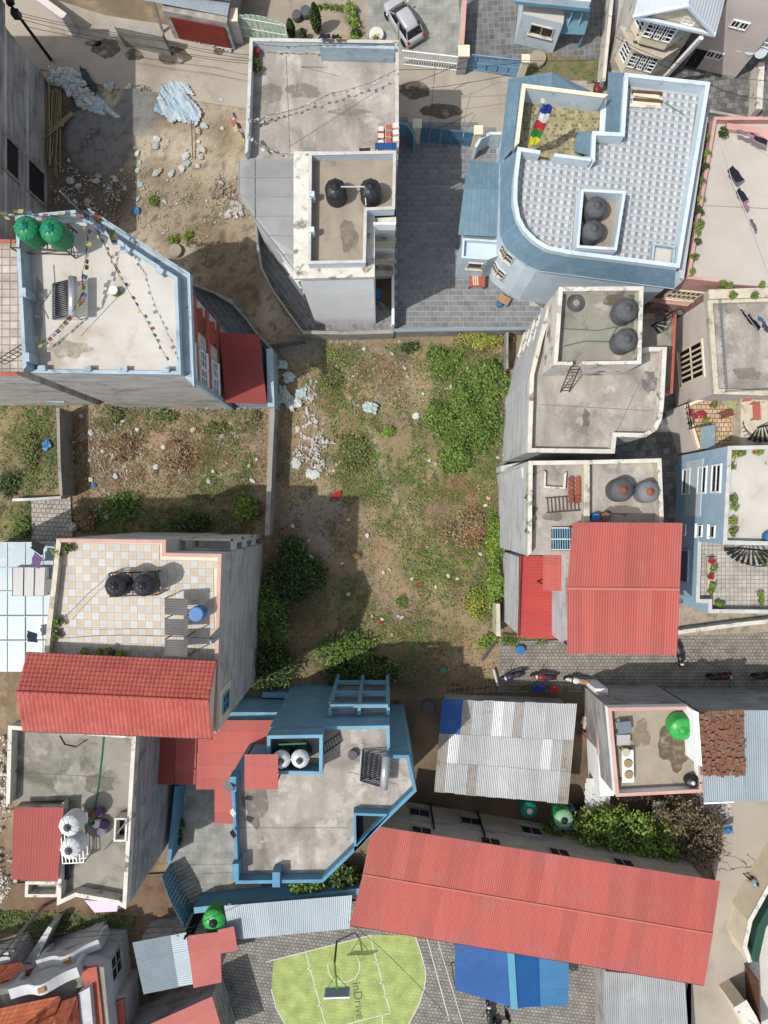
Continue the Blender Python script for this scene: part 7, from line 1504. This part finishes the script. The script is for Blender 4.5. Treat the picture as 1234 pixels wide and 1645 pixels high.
c = W(566, 1578); o = obj('court_lettering', me, None, (c.x, c.y, .026), R(-83)); o['kind'] = 'structure'
c = W(541, 1512); o = thing('basketball_hoop', 'basketball hoop on a bent green pole over the lime court', 'basketball hoop', (c.x, c.y, 0), R(2))
M_GPOLE = mat('green_pole_paint', (110, 150, 50), None, k=.6); MB().tube([(0, 0, 0), (.02, 0, 2.6)], .08, 8).build('pole', M_GPOLE, o); MB().tube([(.02, 0, 2.6), (.1, -.6, 3.1), (.2, -1.5, 3.2)], .07, 8).build('arm', M_GPOLE, o)
for x in (-.5, .9): MB().tube([(.1, -.6, 3.0), (x, -1.6, 2.9)], .03, 6).build('brace', M_GPOLE, o)
MB().box((.2, -1.72, 3.25), (1.75, .06, 1.05)).build('backboard', mat('backboard_paint', (150, 172, 186), None), o); mbx = MB()
for a, b in (((-.68, 2.73), (1.08, 2.73)), ((-.68, 3.77), (1.08, 3.77)), ((-.68, 2.73), (-.68, 3.77)), ((1.08, 2.73), (1.08, 3.77))): mbx.bar((a[0], -1.72, a[1]), (b[0], -1.72, b[1]), .09)
mbx.build('board_frame', M_WHITE, o); MB().tube([(.2+.23*math.cos(t/16*6.283), -2.03+.23*math.sin(t/16*6.283), 3.05) for t in range(17)], .015, 6, False).build('ring', M_BRICKR, o)
# ============================================================= VEHICLES
M_SILVER = mat('silver_car_paint', (206, 208, 210), None, rough=.3, metal=.35, bump=0, fine=.02, k=.7, spec=.5); M_TYRE = mat('tyre_rubber', (34, 34, 34), None, rough=.85, bump=.1); M_CGLASS = mat('car_glass', (30, 36, 38), None, rough=.08, bump=0, fine=0, spec=.6)
def loft(secs):
    n = len(secs[0]); m = MB(); m.v = [p for s in secs for p in s]; k = len(secs)
    m.f = [(i*n+j, i*n+(j+1) % n, (i+1)*n+(j+1) % n, (i+1)*n+j) for i in range(k-1) for j in range(n)]+[tuple(range(n-1, -1, -1)), tuple(range((k-1)*n, k*n))]; return m
def car(label, px, py, rz, paint):
    c = W(px, py); o = thing('parked_car', label, 'car', (c.x, c.y, 0), rz)
    def sec(x, w, z0, z1): return [(x, -w*.92, z0), (x, -w, z0+.12), (x, -w, z1-.12), (x, -w*.9, z1), (x, -w*.5, z1+.02), (x, w*.5, z1+.02), (x, w*.9, z1), (x, w, z1-.12), (x, w, z0+.12), (x, w*.92, z0)]
    loft([sec(-1.85, .62, .35, .72), sec(-1.75, .76, .24, .86), sec(-1.2, .82, .2, .93), sec(0, .84, .2, .94), sec(.7, .83, .2, .93), sec(1.3, .8, .22, .86), sec(1.7, .72, .26, .76), sec(1.86, .55, .32, .66)]).build('body', paint, o, True)
    def rs(x, w, z): return [(x, -w, z-.06), (x, -w*.9, z), (x, 0, z+.03), (x, w*.9, z), (x, w, z-.06)]
    def cab(x, w, z): return [(x, -w, .9), (x, -w*.98, .95), (x, -w*.82, z), (x, 0, z+.04), (x, w*.82, z), (x, w*.98, .95), (x, w, .9)]
    loft([cab(-1.62, .68, .96), cab(-1.3, .74, 1.36), cab(-.6, .76, 1.46), cab(.1, .76, 1.46), cab(.5, .74, 1.32), cab(1.05, .7, .95)]).build('cabin_glass', M_CGLASS, o, True)
    r = loft([[(x, -w, z), (x, -w*.6, z+.05), (x, w*.6, z+.05), (x, w, z), (x, w*.6, z-.01), (x, -w*.6, z-.01)] for x, w, z in ((-1.34, .56, 1.4), (-.9, .62, 1.47), (-.2, .63, 1.49), (.18, .6, 1.47), (.3, .56, 1.43))]).build('roof', paint, o, True)
    for s in (-1, 1):
        for x0_, x1_ in ((.32, .98), (-1.34, -1.6)): MB().bar((x0_, s*.6, 1.4), (x1_, s*.68, .95), .07, .05).build('pillar', paint, o)
        MB().bar((-.35, s*.66, 1.4), (-.35, s*.77, .93), .08, .04).build('pillar', paint, o)
        MB().bar((-1.3, s*.6, 1.43), (.3, s*.6, 1.45), .03, .04).build('roof_rail', M_IRON, o); MB().blob((.82, s*.92, .98), (.1, .12, .08), 1, .05, 2).build('mirror', paint, o, True); MB().blob((1.62, s*.58, .68), (.16, .14, .08), 2, .05, 2).build('headlight', M_WPIPE, o, True); MB().box((-1.76, s*.66, .82), (.14, .16, .18)).build('tail_light', MATS['red_cloth'], o)
        for x in (-1.2, 1.15):
            w = MB(); w.lathe([(.17, -.1), (.29, -.1), (.31, -.06), (.31, .06), (.29, .1), (.17, .1)], 20); t = w.build('wheel', M_TYRE, o); rot = Matrix.Translation((x, s*.76, .31)) @ Matrix.Rotation(R(90), 4, 'X'); t.matrix_basis = rot; MB().lathe([(.18, -.09), (.18, .09), (.05, .11)], 14).build('rim', M_SILVER, t)
    MB().box((1.86, 0, .45), (.05, .5, .12)).build('number_plate', M_OLDW, o); return o
car('silver hatchback parked in the court behind the white gate', 648, 42, R(122), M_SILVER); car('dark red car cut by the top edge behind the green gate', 414, -30, R(8), mat('dark_red_paint', (96, 30, 34), None, rough=.3, bump=0, k=.6))
def bike_parts(o, body, seat):
    for x in (-.62, .62):
        w = MB(); w.lathe([(.21, -.05), (.27, -.05), (.3, 0), (.27, .05), (.21, .05)], 20); t = w.build('wheel', M_TYRE, o); t.matrix_basis = Matrix.Translation((x, 0, .3)) @ Matrix.Rotation(R(90), 4, 'X'); MB().lathe([(.22, -.03), (.22, .03), (.04, .05), (.04, -.05)], 14, cap=False).build('rim', M_GALV, t)
    MB().blob((.18, 0, .82), (.33, .17, .16), 1, .06, 2).build('fuel_tank', body, o, True); MB().blob((-.35, 0, .8), (.42, .15, .08), 2, .05, 2).build('seat', seat, o, True); MB().blob((.02, 0, .48), (.24, .16, .2), 3, .1, 2).build('engine', M_IRON, o, True)
    MB().blob((-.7, 0, .72), (.22, .12, .1), 4, .05, 2).build('tail', body, o, True); MB().blob((.62, 0, .62), (.24, .09, .06), 5, .05, 2).build('mudguard', body, o, True)
    for s in (-1, 1): MB().tube([(.62, s*.08, .3), (.42, s*.09, .95)], .028, 6).build('fork', M_GALV, o); MB().tube([(.34, s*.35, 1.08), (.28, s*.42, 1.22)], .012, 5).build('mirror_stem', M_IRON, o); MB().blob((.28, s*.44, 1.25), (.03, .07, .05), 6, .05, 1).build('mirror', M_IRON, o)
    MB().tube([(.36, -.38, 1.02), (.44, -.15, 1.0), (.46, 0, .99), (.44, .15, 1.0), (.36, .38, 1.02)], .022, 6).build('handlebar', M_IRON, o); MB().blob((.56, 0, .9), (.1, .11, .1), 7, .03, 2).build('headlight', M_WPIPE, o, True); MB().tube([(.1, -.16, .3), (-.4, -.18, .32), (-.75, -.18, .4)], [.03, .05, .05], 8).build('exhaust', M_GALV, o)
def bike(label, px, py, rz, body, seat=M_BPLAS, grp='motorbikes parked on the brick lane', lean=.12):
    c = W(px, py); o = thing('motorbike', label, 'motorbike', (c.x, c.y, 0), rz, grp); o.rotation_euler = (lean, 0, rz); o.scale = (1.08, 1.4, 1.05); bike_parts(o, body, seat)
RB = mat('bike_red_paint', (140, 44, 50), None, rough=.35, bump=0, k=.7); BB = mat('bike_black_paint', (40, 40, 46), None, rough=.35, bump=0, k=.8); WB = mat('bike_white_paint', (220, 214, 216), None, rough=.35, bump=0, k=.7); PB = mat('bike_blue_paint', (58, 56, 92), None, rough=.35, bump=0, k=.7)
bike('motorbike with violet front, leftmost of those on the brick lane', 822, 1084, R(196), PB); bike('red and white motorbike, second from the left on the brick lane', 871, 1086, R(176), RB); bike('white and pink motorbike, third from the left on the brick lane', 924, 1092, R(172), WB, MATS['pale_timber']); bike('black motorbike half under the red roof corner', 1088, 1050, R(-80), BB); bike('dark red motorbike in the shade of the brick lane', 1152, 1082, R(4), mat('bike_dark_red_paint', (110, 28, 42), None, rough=.35, bump=0, k=.7)); bike('dark motorbike at the right edge of the brick lane', 1224, 1080, R(8), BB)
bike('red scooter parked in the street behind the slate roof', 952, 156, R(80), RB, grp=None); bike('dark motorbike under the edge of the blue canopy', 782, 1618, R(95), BB, grp=None); bike('dark motorbike parked below the blue canopy', 790, 1650, R(80), BB, MATS['pale_timber'], grp=None)
# ============================================================= PEOPLE
def person(label, px, py, rz, shirt, trousers, hair=M_BPLAS, stride=.18, arm=.1, h=1.65):
    """one continuous skinned body with head, arms, hands with fingers, legs and feet; hair is a child"""
    k = h/1.7; V = []; E = []; RR = []
    def v(p, r): V.append(tuple(x*k for x in p)); RR.append(r*k); return len(V)-1
    def e(*ix): E.extend(zip(ix[:-1], ix[1:]))
    pel = v((0, 0, .95), .15); wai = v((0, 0, 1.08), .135); che = v((.01, 0, 1.28), .165); nek0 = v((.0, 0, 1.45), .085); nek = v((.02, 0, 1.52), .055); hd0 = v((.035, 0, 1.58), .08); hd = v((.045, 0, 1.64), .1); ht = v((.04, 0, 1.7), .075); e(pel, wai, che, nek0, nek, hd0, hd, ht); nose = v((.15, 0, 1.62), .018); e(hd, nose)
    for s in (-1, 1):
        sh = v((0, s*.19, 1.4), .07); el = v((-.03+s*arm, s*.25, 1.13), .045); wr = v((.1+s*arm*1.6, s*.24, .9), .03); pa = v((.12+s*arm*1.7, s*.235, .84), .033); e(che, sh, el, wr, pa)
        for q in range(4): f = v((.13+s*arm*1.8+.012*q, s*(.215+.014*q), .77+.006*abs(q-1.5)), .009); e(pa, f)
        th = v((.16+s*arm*1.7, s*.205, .81), .01); e(pa, th)
        hp_ = v((0, s*.1, .88), .105); kn = v((s*stride*.55+.03, s*.105, .5), .07); an = v((s*stride, s*.105, .1), .042); ft = v((s*stride+.15, s*.115, .04), .035); e(pel, hp_, kn, an, ft)
    me = bpy.data.meshes.new('person'); me.from_pydata(V, E, [])
    t = bpy.data.objects.new('tmp_person', me); COL.objects.link(t); t.modifiers.new('skin', 'SKIN'); t.modifiers.new('sub', 'SUBSURF').levels = 2
    sk = me.skin_vertices[0].data
    for i, r in enumerate(RR): sk[i].radius = (r, r)
    sk[0].use_root = True
    m2 = bpy.data.meshes.new_from_object(t.evaluated_get(bpy.context.evaluated_depsgraph_get())); bpy.data.objects.remove(t)
    m2.materials.clear()
    for mm_ in (mat('skin_tone', (150, 108, 84), None, bump=0, fine=.03), shirt, trousers, M_IRON): m2.materials.append(mm_)
    for p in m2.polygons:
        z = p.center.z/k; p.use_smooth = True; p.material_index = 0 if z > 1.47 or (z < .93 and abs(p.center.y) > .2*k) else (1 if z > .98 else (2 if z > .09 else 3))
    c = W(px, py); o = obj('person', m2, None, (c.x, c.y, 0), rz); tag(o, label, 'person')
    MB().blob((.02*k, 0, 1.68*k), (.115*k, .105*k, .1*k), 3, .06, 3).build('hair', hair, o, True); return o
SH1 = mat('light_blue_shirt', (170, 200, 216), None, k=.7); DKT = mat('dark_trousers', (44, 44, 52), None)
person('person in a light blue shirt and dark trousers walking on the right road', 1200, 1404, R(150), SH1, DKT); person('person in a white shirt standing beside the pale tin shed', 965, 1590, R(-80), WHC, DKT, stride=.03)
person('person in dark clothes under the front edge of the blue canopy', 812, 1618, R(60), BLKC, DKT, stride=.03); person('person in white top in the group below the canopy', 800, 1640, R(-30), WHC, NAVY, stride=.05)
# ============================================================= RUBBISH, TARP, BAMBOO, RUBBLE
rr = random.Random(3)
for i in range(26):
    a = rr.uniform(-.09, .13); x0_, y0_ = 80+rr.uniform(-6, 22), 140+rr.uniform(-6, 18); L_ = rr.uniform(4.5, 6.6); A = W(x0_, y0_); d = Vector((math.sin(a)*.2+rr.uniform(-.06, .02)-(.03 if i % 3 else -.0), -1, 0)).normalized(); z = .1+.07*(i % 5); P = A+d*L_
    if i > 20: d = Vector((-.75, -.65, 0)); A = W(122+rr.uniform(-6, 6), 160+i*1.2); P = A+d*rr.uniform(2., 3.); z = .5
    tag(MB().tube([(A.x, A.y, z), ((A.x+P.x)/2, (A.y+P.y)/2, z+.03), (P.x, P.y, z+rr.uniform(-.03, .1))], rr.uniform(.035, .05), 6).build('bamboo_pole', M_BAMB), 'long pale bamboo pole lying in the bundle beside the grey building', 'bamboo pole', 'bamboo poles beside the grey building')
def sack(px, py, r, m, label, group, z=0., flat=.5, seed=1, name='rubbish_sack'):
    q = random.Random(seed); c = W(px, py, z+.1); o = MB().blob((0, 0, 0), (r*q.uniform(.8, 1.3), r*q.uniform(.6, 1.), r*flat), seed, .36, 3, 2.4).build(name, m, None, False); o.location = (c.x, c.y, z+r*flat*.7); o.rotation_euler = (0, 0, q.random()*3.1); tag(o, label, 'rubbish', group)
SK = (M_SACK, M_SACKA, M_SACK, M_SACK)
for i, (x, y) in enumerate(((84, 112), (90, 120), (98, 116), (108, 116), (116, 118), (124, 122), (86, 130), (94, 132), (104, 128), (112, 130), (122, 130), (130, 134), (108, 140), (118, 142), (128, 144), (136, 148), (124, 152), (134, 158), (144, 154), (142, 164), (150, 160), (128, 166), (138, 172), (112, 150))):
    sack(x, y, .34, SK[i % 4], 'crumpled pale plastic sack in the heap by the bamboo poles', 'sacks in the heap by the bamboo', .08+.15*(i % 2), .6, 100+i)
for i, (x, y) in enumerate(((170, 138), (176, 144), (178, 136), (205, 142), (208, 138), (204, 152), (240, 202), (252, 222), (250, 234), (206, 212), (200, 228), (192, 226), (148, 212), (140, 222), (130, 240), (122, 238), (132, 250), (150, 272), (158, 282), (154, 290), (250, 278), (256, 274), (275, 278), (320, 240), (322, 252), (326, 240), (300, 262), (292, 270), (298, 250), (318, 210), (328, 202), (112, 290), (126, 298), (140, 325), (142, 200), (136, 208), (146, 240))):
    sack(x, y, .24, (M_SACK, M_SACK, M_SACKA, M_SACKC)[(i*3) % 4], 'pale plastic scrap scattered over the earth of the building plot', 'scraps on the building plot', .05, .35, 200+i, 'plastic_scrap')
rs_ = random.Random(21)
for i in range(48):
    x, y = (rs_.uniform(95, 225), rs_.uniform(185, 335)) if i < 34 else (rs_.uniform(225, 380), rs_.uniform(150, 330))
    sack(x, y, rs_.uniform(.09, .2), (M_SACK, M_SACK, M_SACKA, M_SACKC)[i % 4], 'pale plastic scrap scattered over the earth of the building plot', 'scraps on the building plot', .02, .3, 700+i, 'plastic_scrap')
for i, (x, y) in enumerate(((452, 586), (464, 606), (455, 632), (462, 640), (472, 644), (478, 646), (484, 632), (466, 650), (448, 642))): sack(x, y, .42, SK[(1, 1, 1, 0, 1, 0, 1, 0, 1)[i]], ('topmost aqua sack', 'second aqua sack from the top', 'leftmost aqua sack of the cluster', 'pale sack in the middle of the cluster', 'aqua sack right of the middle', 'pale sack second from the right', 'aqua sack at the right', 'lowest pale sack', 'aqua sack against the wall')[i]+' at the lot edge by the thin wall', 'aqua sacks at the lot edge', .08, .45, 300+i)
sack(595, 655, .45, M_SACKA, 'single white and aqua sack in the middle of the lot', None, .08, .5, 330); sack(541, 795, .3, MATS['red_cloth'], 'red cloth scrap on the rubble in the lot', None, .08, .3, 331, 'cloth_scrap'); sack(476, 745, .4, M_SACK, 'flat white board scrap left of the rubbish heap', None, .06, .15, 332, 'board_scrap'); sack(502, 762, .45, M_SACK, 'white board scrap below the rubbish heap', None, .06, .2, 333, 'board_scrap')
sack(494, 896, .35, M_SACK, 'white sack on the dark shrub by the wall', None, .3, .4, 334); sack(572, 893, .25, mat('tan_card', (206, 166, 110), None), 'tan cardboard scrap at the shadow edge in the lot', None, .05, .3, 335, 'card_scrap'); sack(75, 714, .4, M_BLUEP, 'blue plastic scrap in the left field', None, .05, .3, 336, 'plastic_scrap'); sack(218, 338, .3, M_BLUEP, 'blue plastic scrap on the building plot', None, .05, .3, 337, 'plastic_scrap'); sack(118, 846, .35, M_SACK, 'white sack on the corner of the brick patio', None, .15, .6, 338)
sack(552, 1022, .5, M_PINK, 'pink brick block beside the lot shrub', None, .08, .3, 339, 'brick_block'); sack(668, 668, .25, M_SACK, 'small white scrap near the pale green clump', None, .05, .3, 341, 'plastic_scrap')
for i, (x, y) in enumerate(((680, 632), (630, 568), (650, 590), (655, 605), (752, 590), (585, 560), (616, 920), (626, 915), (672, 940), (662, 930), (700, 943), (598, 990), (614, 995), (612, 1000), (640, 990), (646, 992), (630, 1020), (720, 925), (735, 930), (560, 955), (790, 900), (772, 890), (550, 905), (455, 850), (470, 845), (462, 875), (495, 868), (725, 620), (540, 700), (800, 735), (810, 730), (785, 800), (780, 812), (700, 745), (690, 740), (590, 860), (560, 835))):
    sack(x, y, .13, (M_SACK, M_PINK, M_SACK, REDC, M_SACKA)[i % 5 if i % 3 else 0], 'small plastic litter scrap lying in the vacant lot', 'litter in the vacant lot', .06, .35, 400+i, 'litter_scrap')
for i, (x, y) in enumerate(((145, 695), (180, 732), (188, 728), (165, 724), (130, 668), (262, 718), (290, 714), (285, 725), (295, 735), (250, 750), (334, 773), (400, 748), (412, 738), (342, 757), (150, 780), (145, 770), (185, 765), (172, 830), (110, 700), (116, 712), (405, 772), (220, 690), (196, 676), (310, 690), (356, 700))):
    sack(x, y, .17, (M_SACK, M_SACK, M_BLUEP, M_SACKC)[i % 4 if i % 3 == 2 else 0], 'small plastic litter scrap lying in the weedy lot', 'litter in the weedy lot', .06, .35, 500+i, 'litter_scrap')
def heap(name, label, px, py, rx, ry, n, m, s=.12, hz=.4, seed=1, thr=.08):
    g = random.Random(seed); mb = MB(); c = W(px, py); k = 0
    while k < n:
        x, y = g.uniform(-rx, rx), g.uniform(-ry, ry); q = math.hypot(x/rx, y/ry)
        k += .34
        if q > 1 or noise.noise(Vector((x*.9+seed, y*.9, seed*1.7)))+.6*noise.noise(Vector((x*2.6, y*2.6, seed)))-q*.35 < thr-.25: continue
        sz = s*g.uniform(.35, 1.2)*(1.9 if g.random() < .06 else 1); k += .66
        mb.box((c.x+x, c.y+y, .01+hz*max(0, 1-q)*g.random()), (sz, sz*g.uniform(.5, 1.1), sz*g.uniform(.2, .6)), g.random()*3.1)
    o = mb.build(name, m); tag(o, label, 'rubble'); o['kind'] = 'stuff'
heap('rubble', 'white broken plaster heap in the upper left of the lot', 508, 722, 2.1, 2.1, 800, M_RUBBLE, .15, .3, 1); heap('rubble', 'scattered pale rubble trail above the plaster heap', 498, 655, 1.3, 2.6, 500, M_RUBBLE, .15, .2, 2); heap('rubble', 'grey gravel patches beside the thin wall in the lot', 505, 840, 3., 2.6, 1500, M_GRAV, .08, .1, 3)
heap('rubble', 'pinkish broken brick scattered over the upper lot', 600, 600, 6.5, 3., 900, M_RUBBLE, .08, .05, 4); heap('rubble', 'broken brick and stone scattered over the weedy lot', 270, 730, 7., 3.8, 1500, M_RUBRED, .08, .05, 5); heap('rubble', 'pale stone chips scattered over the weedy lot', 280, 720, 7., 3.8, 1300, M_RUBBLE, .08, .05, 6); heap('rubble', 'stones scattered across the building plot', 260, 310, 7.5, 4., 900, M_RUBBLE, .09, .04, 7)
heap('rubble', 'stone chips scattered across the middle of the vacant lot', 640, 900, 7., 6., 1800, M_RUBRED, .07, .03, 8); heap('rubble', 'reddish stone pile at the plot edge by the clouded roof', 360, 305, 1.2, 1., 250, M_RUBRED, .14, .2, 9); heap('rubble', 'pale stones by the plot edge below the clouded roof', 372, 338, .9, .7, 120, M_RUBBLE, .2, .2, 10); heap('rubble', 'dark gravel of the mound in shade on the plot', 160, 225, 2.4, 2.4, 1500, M_GRAV, .07, .5, 11); heap('rubble', 'sunlit gravel of the plot by the tarpaulin', 225, 172, 1.6, 1.7, 800, M_GRAV, .07, .3, 12); heap('rubble', 'debris under the villa side of the dark yard', 260, 1590, 1.5, 1.2, 150, M_GRAV, .2, .2, 13)
heap('rubble', 'white plastic bits and rubble in the shaded part of the plot', 150, 300, 4., 2.6, 500, M_RUBBLE, .12, .1, 16); heap('rubble', 'pale litter fragments along the wall side of the weedy lot', 170, 740, 3., 4., 500, M_RUBBLE, .12, .06, 17); heap('rubble', 'stones along the road edge by the grey brown tree', 1160, 1305, .7, 1.6, 200, M_RUBBLE, .2, .3, 14); heap('rubble', 'grey crushed stone at the left edge above the lower left house', 5, 1330, 1.2, 7., 900, M_RUBBLE, .15, .2, 15)
def crumple(name, label, cat, poly, z, m, h=.35, step=.11, seed=2):
    P = PW(poly); xs = [p[0] for p in P]; ys = [p[1] for p in P]; idx = {}; mb = MB()
    def vert(i, j):
        if (i, j) not in idx:
            x, y = min(xs)+i*step, min(ys)+j*step; a = .8*abs(noise.noise(Vector((x*1.5+.8*y, y*.5, seed))))+.5*abs(noise.noise(Vector((x*3.6+y*2.2, y*.9, seed+4))))+.16*abs(noise.noise(Vector((x*8+y*4, y*2, seed+8)))); idx[i, j] = len(mb.v); mb.v.append((x+.07*noise.noise(Vector((x*5, y*5, 2))), y+.07*noise.noise(Vector((x*5, y*5, 7))), z+h*a))
        return idx[i, j]
    for i in range(int((max(xs)-min(xs))/step)+1):
        for j in range(int((max(ys)-min(ys))/step)+1):
            if inside(min(xs)+(i+.5)*step, min(ys)+(j+.5)*step, P): mb.f.append((vert(i, j), vert(i+1, j), vert(i+1, j+1), vert(i, j+1)))
    return tag(mb.build(name, m, None, False), label, cat)
crumple('tarpaulin', 'large crumpled pale blue tarpaulin on the building plot', 'tarpaulin', [(262, 140), (280, 132), (305, 138), (312, 155), (300, 152), (318, 172), (326, 184), (318, 204), (300, 200), (285, 195), (276, 202), (268, 190), (250, 182), (256, 160)], .12, M_TARP, .4); crumple('tarpaulin', 'smaller blue tarpaulin scraps beside the sack heap', 'tarpaulin', [(140, 165), (160, 158), (175, 172), (196, 192), (178, 190), (160, 186), (142, 180)], .2, M_TARP, .35, seed=5); crumple('plastic_sheet', 'long white plastic sheet lying in the top street', 'plastic sheet', [(308, 56), (330, 58), (352, 70), (376, 78), (372, 86), (350, 78), (330, 74), (312, 68)], .05, M_SACK, .3, seed=6); crumple('plastic_sheet', 'dark green tarpaulin bundle by the sack heap', 'tarpaulin', [(130, 110), (140, 114), (152, 134), (160, 150), (154, 152), (142, 136), (132, 122)], .15, mat('dark_green_tarp', (44, 66, 66), None, rough=.5), .5, seed=8)
crumple('tin_scrap', 'white sheets piled beside the tin shed and the pink ledge', 'sheets', [(934, 1240), (968, 1240), (972, 1275), (966, 1308), (930, 1306)], 1.2, WHC, .25, seed=9); crumple('plastic_sheet', 'blue plastic on the wall by the grey brown tree', 'tarpaulin', [(1153, 1318), (1166, 1316), (1168, 1328), (1154, 1330)], 1., M_BLUEP, .2, seed=10); crumple('plastic_sheet', 'grey sheet below the small terrace wall', 'sheets', [(1040, 1280), (1060, 1278), (1058, 1320), (1038, 1320)], .9, M_TIN, .15, seed=11)
c = W(310, 210); tag(MB().bar((c.x, c.y+.6, .4), (c.x+.05, c.y-2.2, .25), .06).build('timber_post', M_WOOD), 'dark timber pole standing below the tarpaulin', 'post')
for i, (x, y) in enumerate(((940, 1158), (936, 1182))): sack(x, y, .35, (M_SACKC, M_OLDT)[i], ('yellow box in the narrow passage by the tin shed', 'brown basket in the narrow passage by the tin shed')[i], None, .1, .5, 600+i, 'passage_item')
cord('drain_pipe', 'grey broken sheet at the corner of the lot by the lane', 'sheet', [(775, 1060, .3), (795, 1030, .5)], .12, M_GPLAS); cord('drain_pipe', 'pale plank at the lot corner by the parked motorbikes', 'plank', [(793, 1075, .4), (800, 1102, .4)], .09, M_RAWP)
for o in bpy.data.objects:
    if '_w' in o: del o['_w']
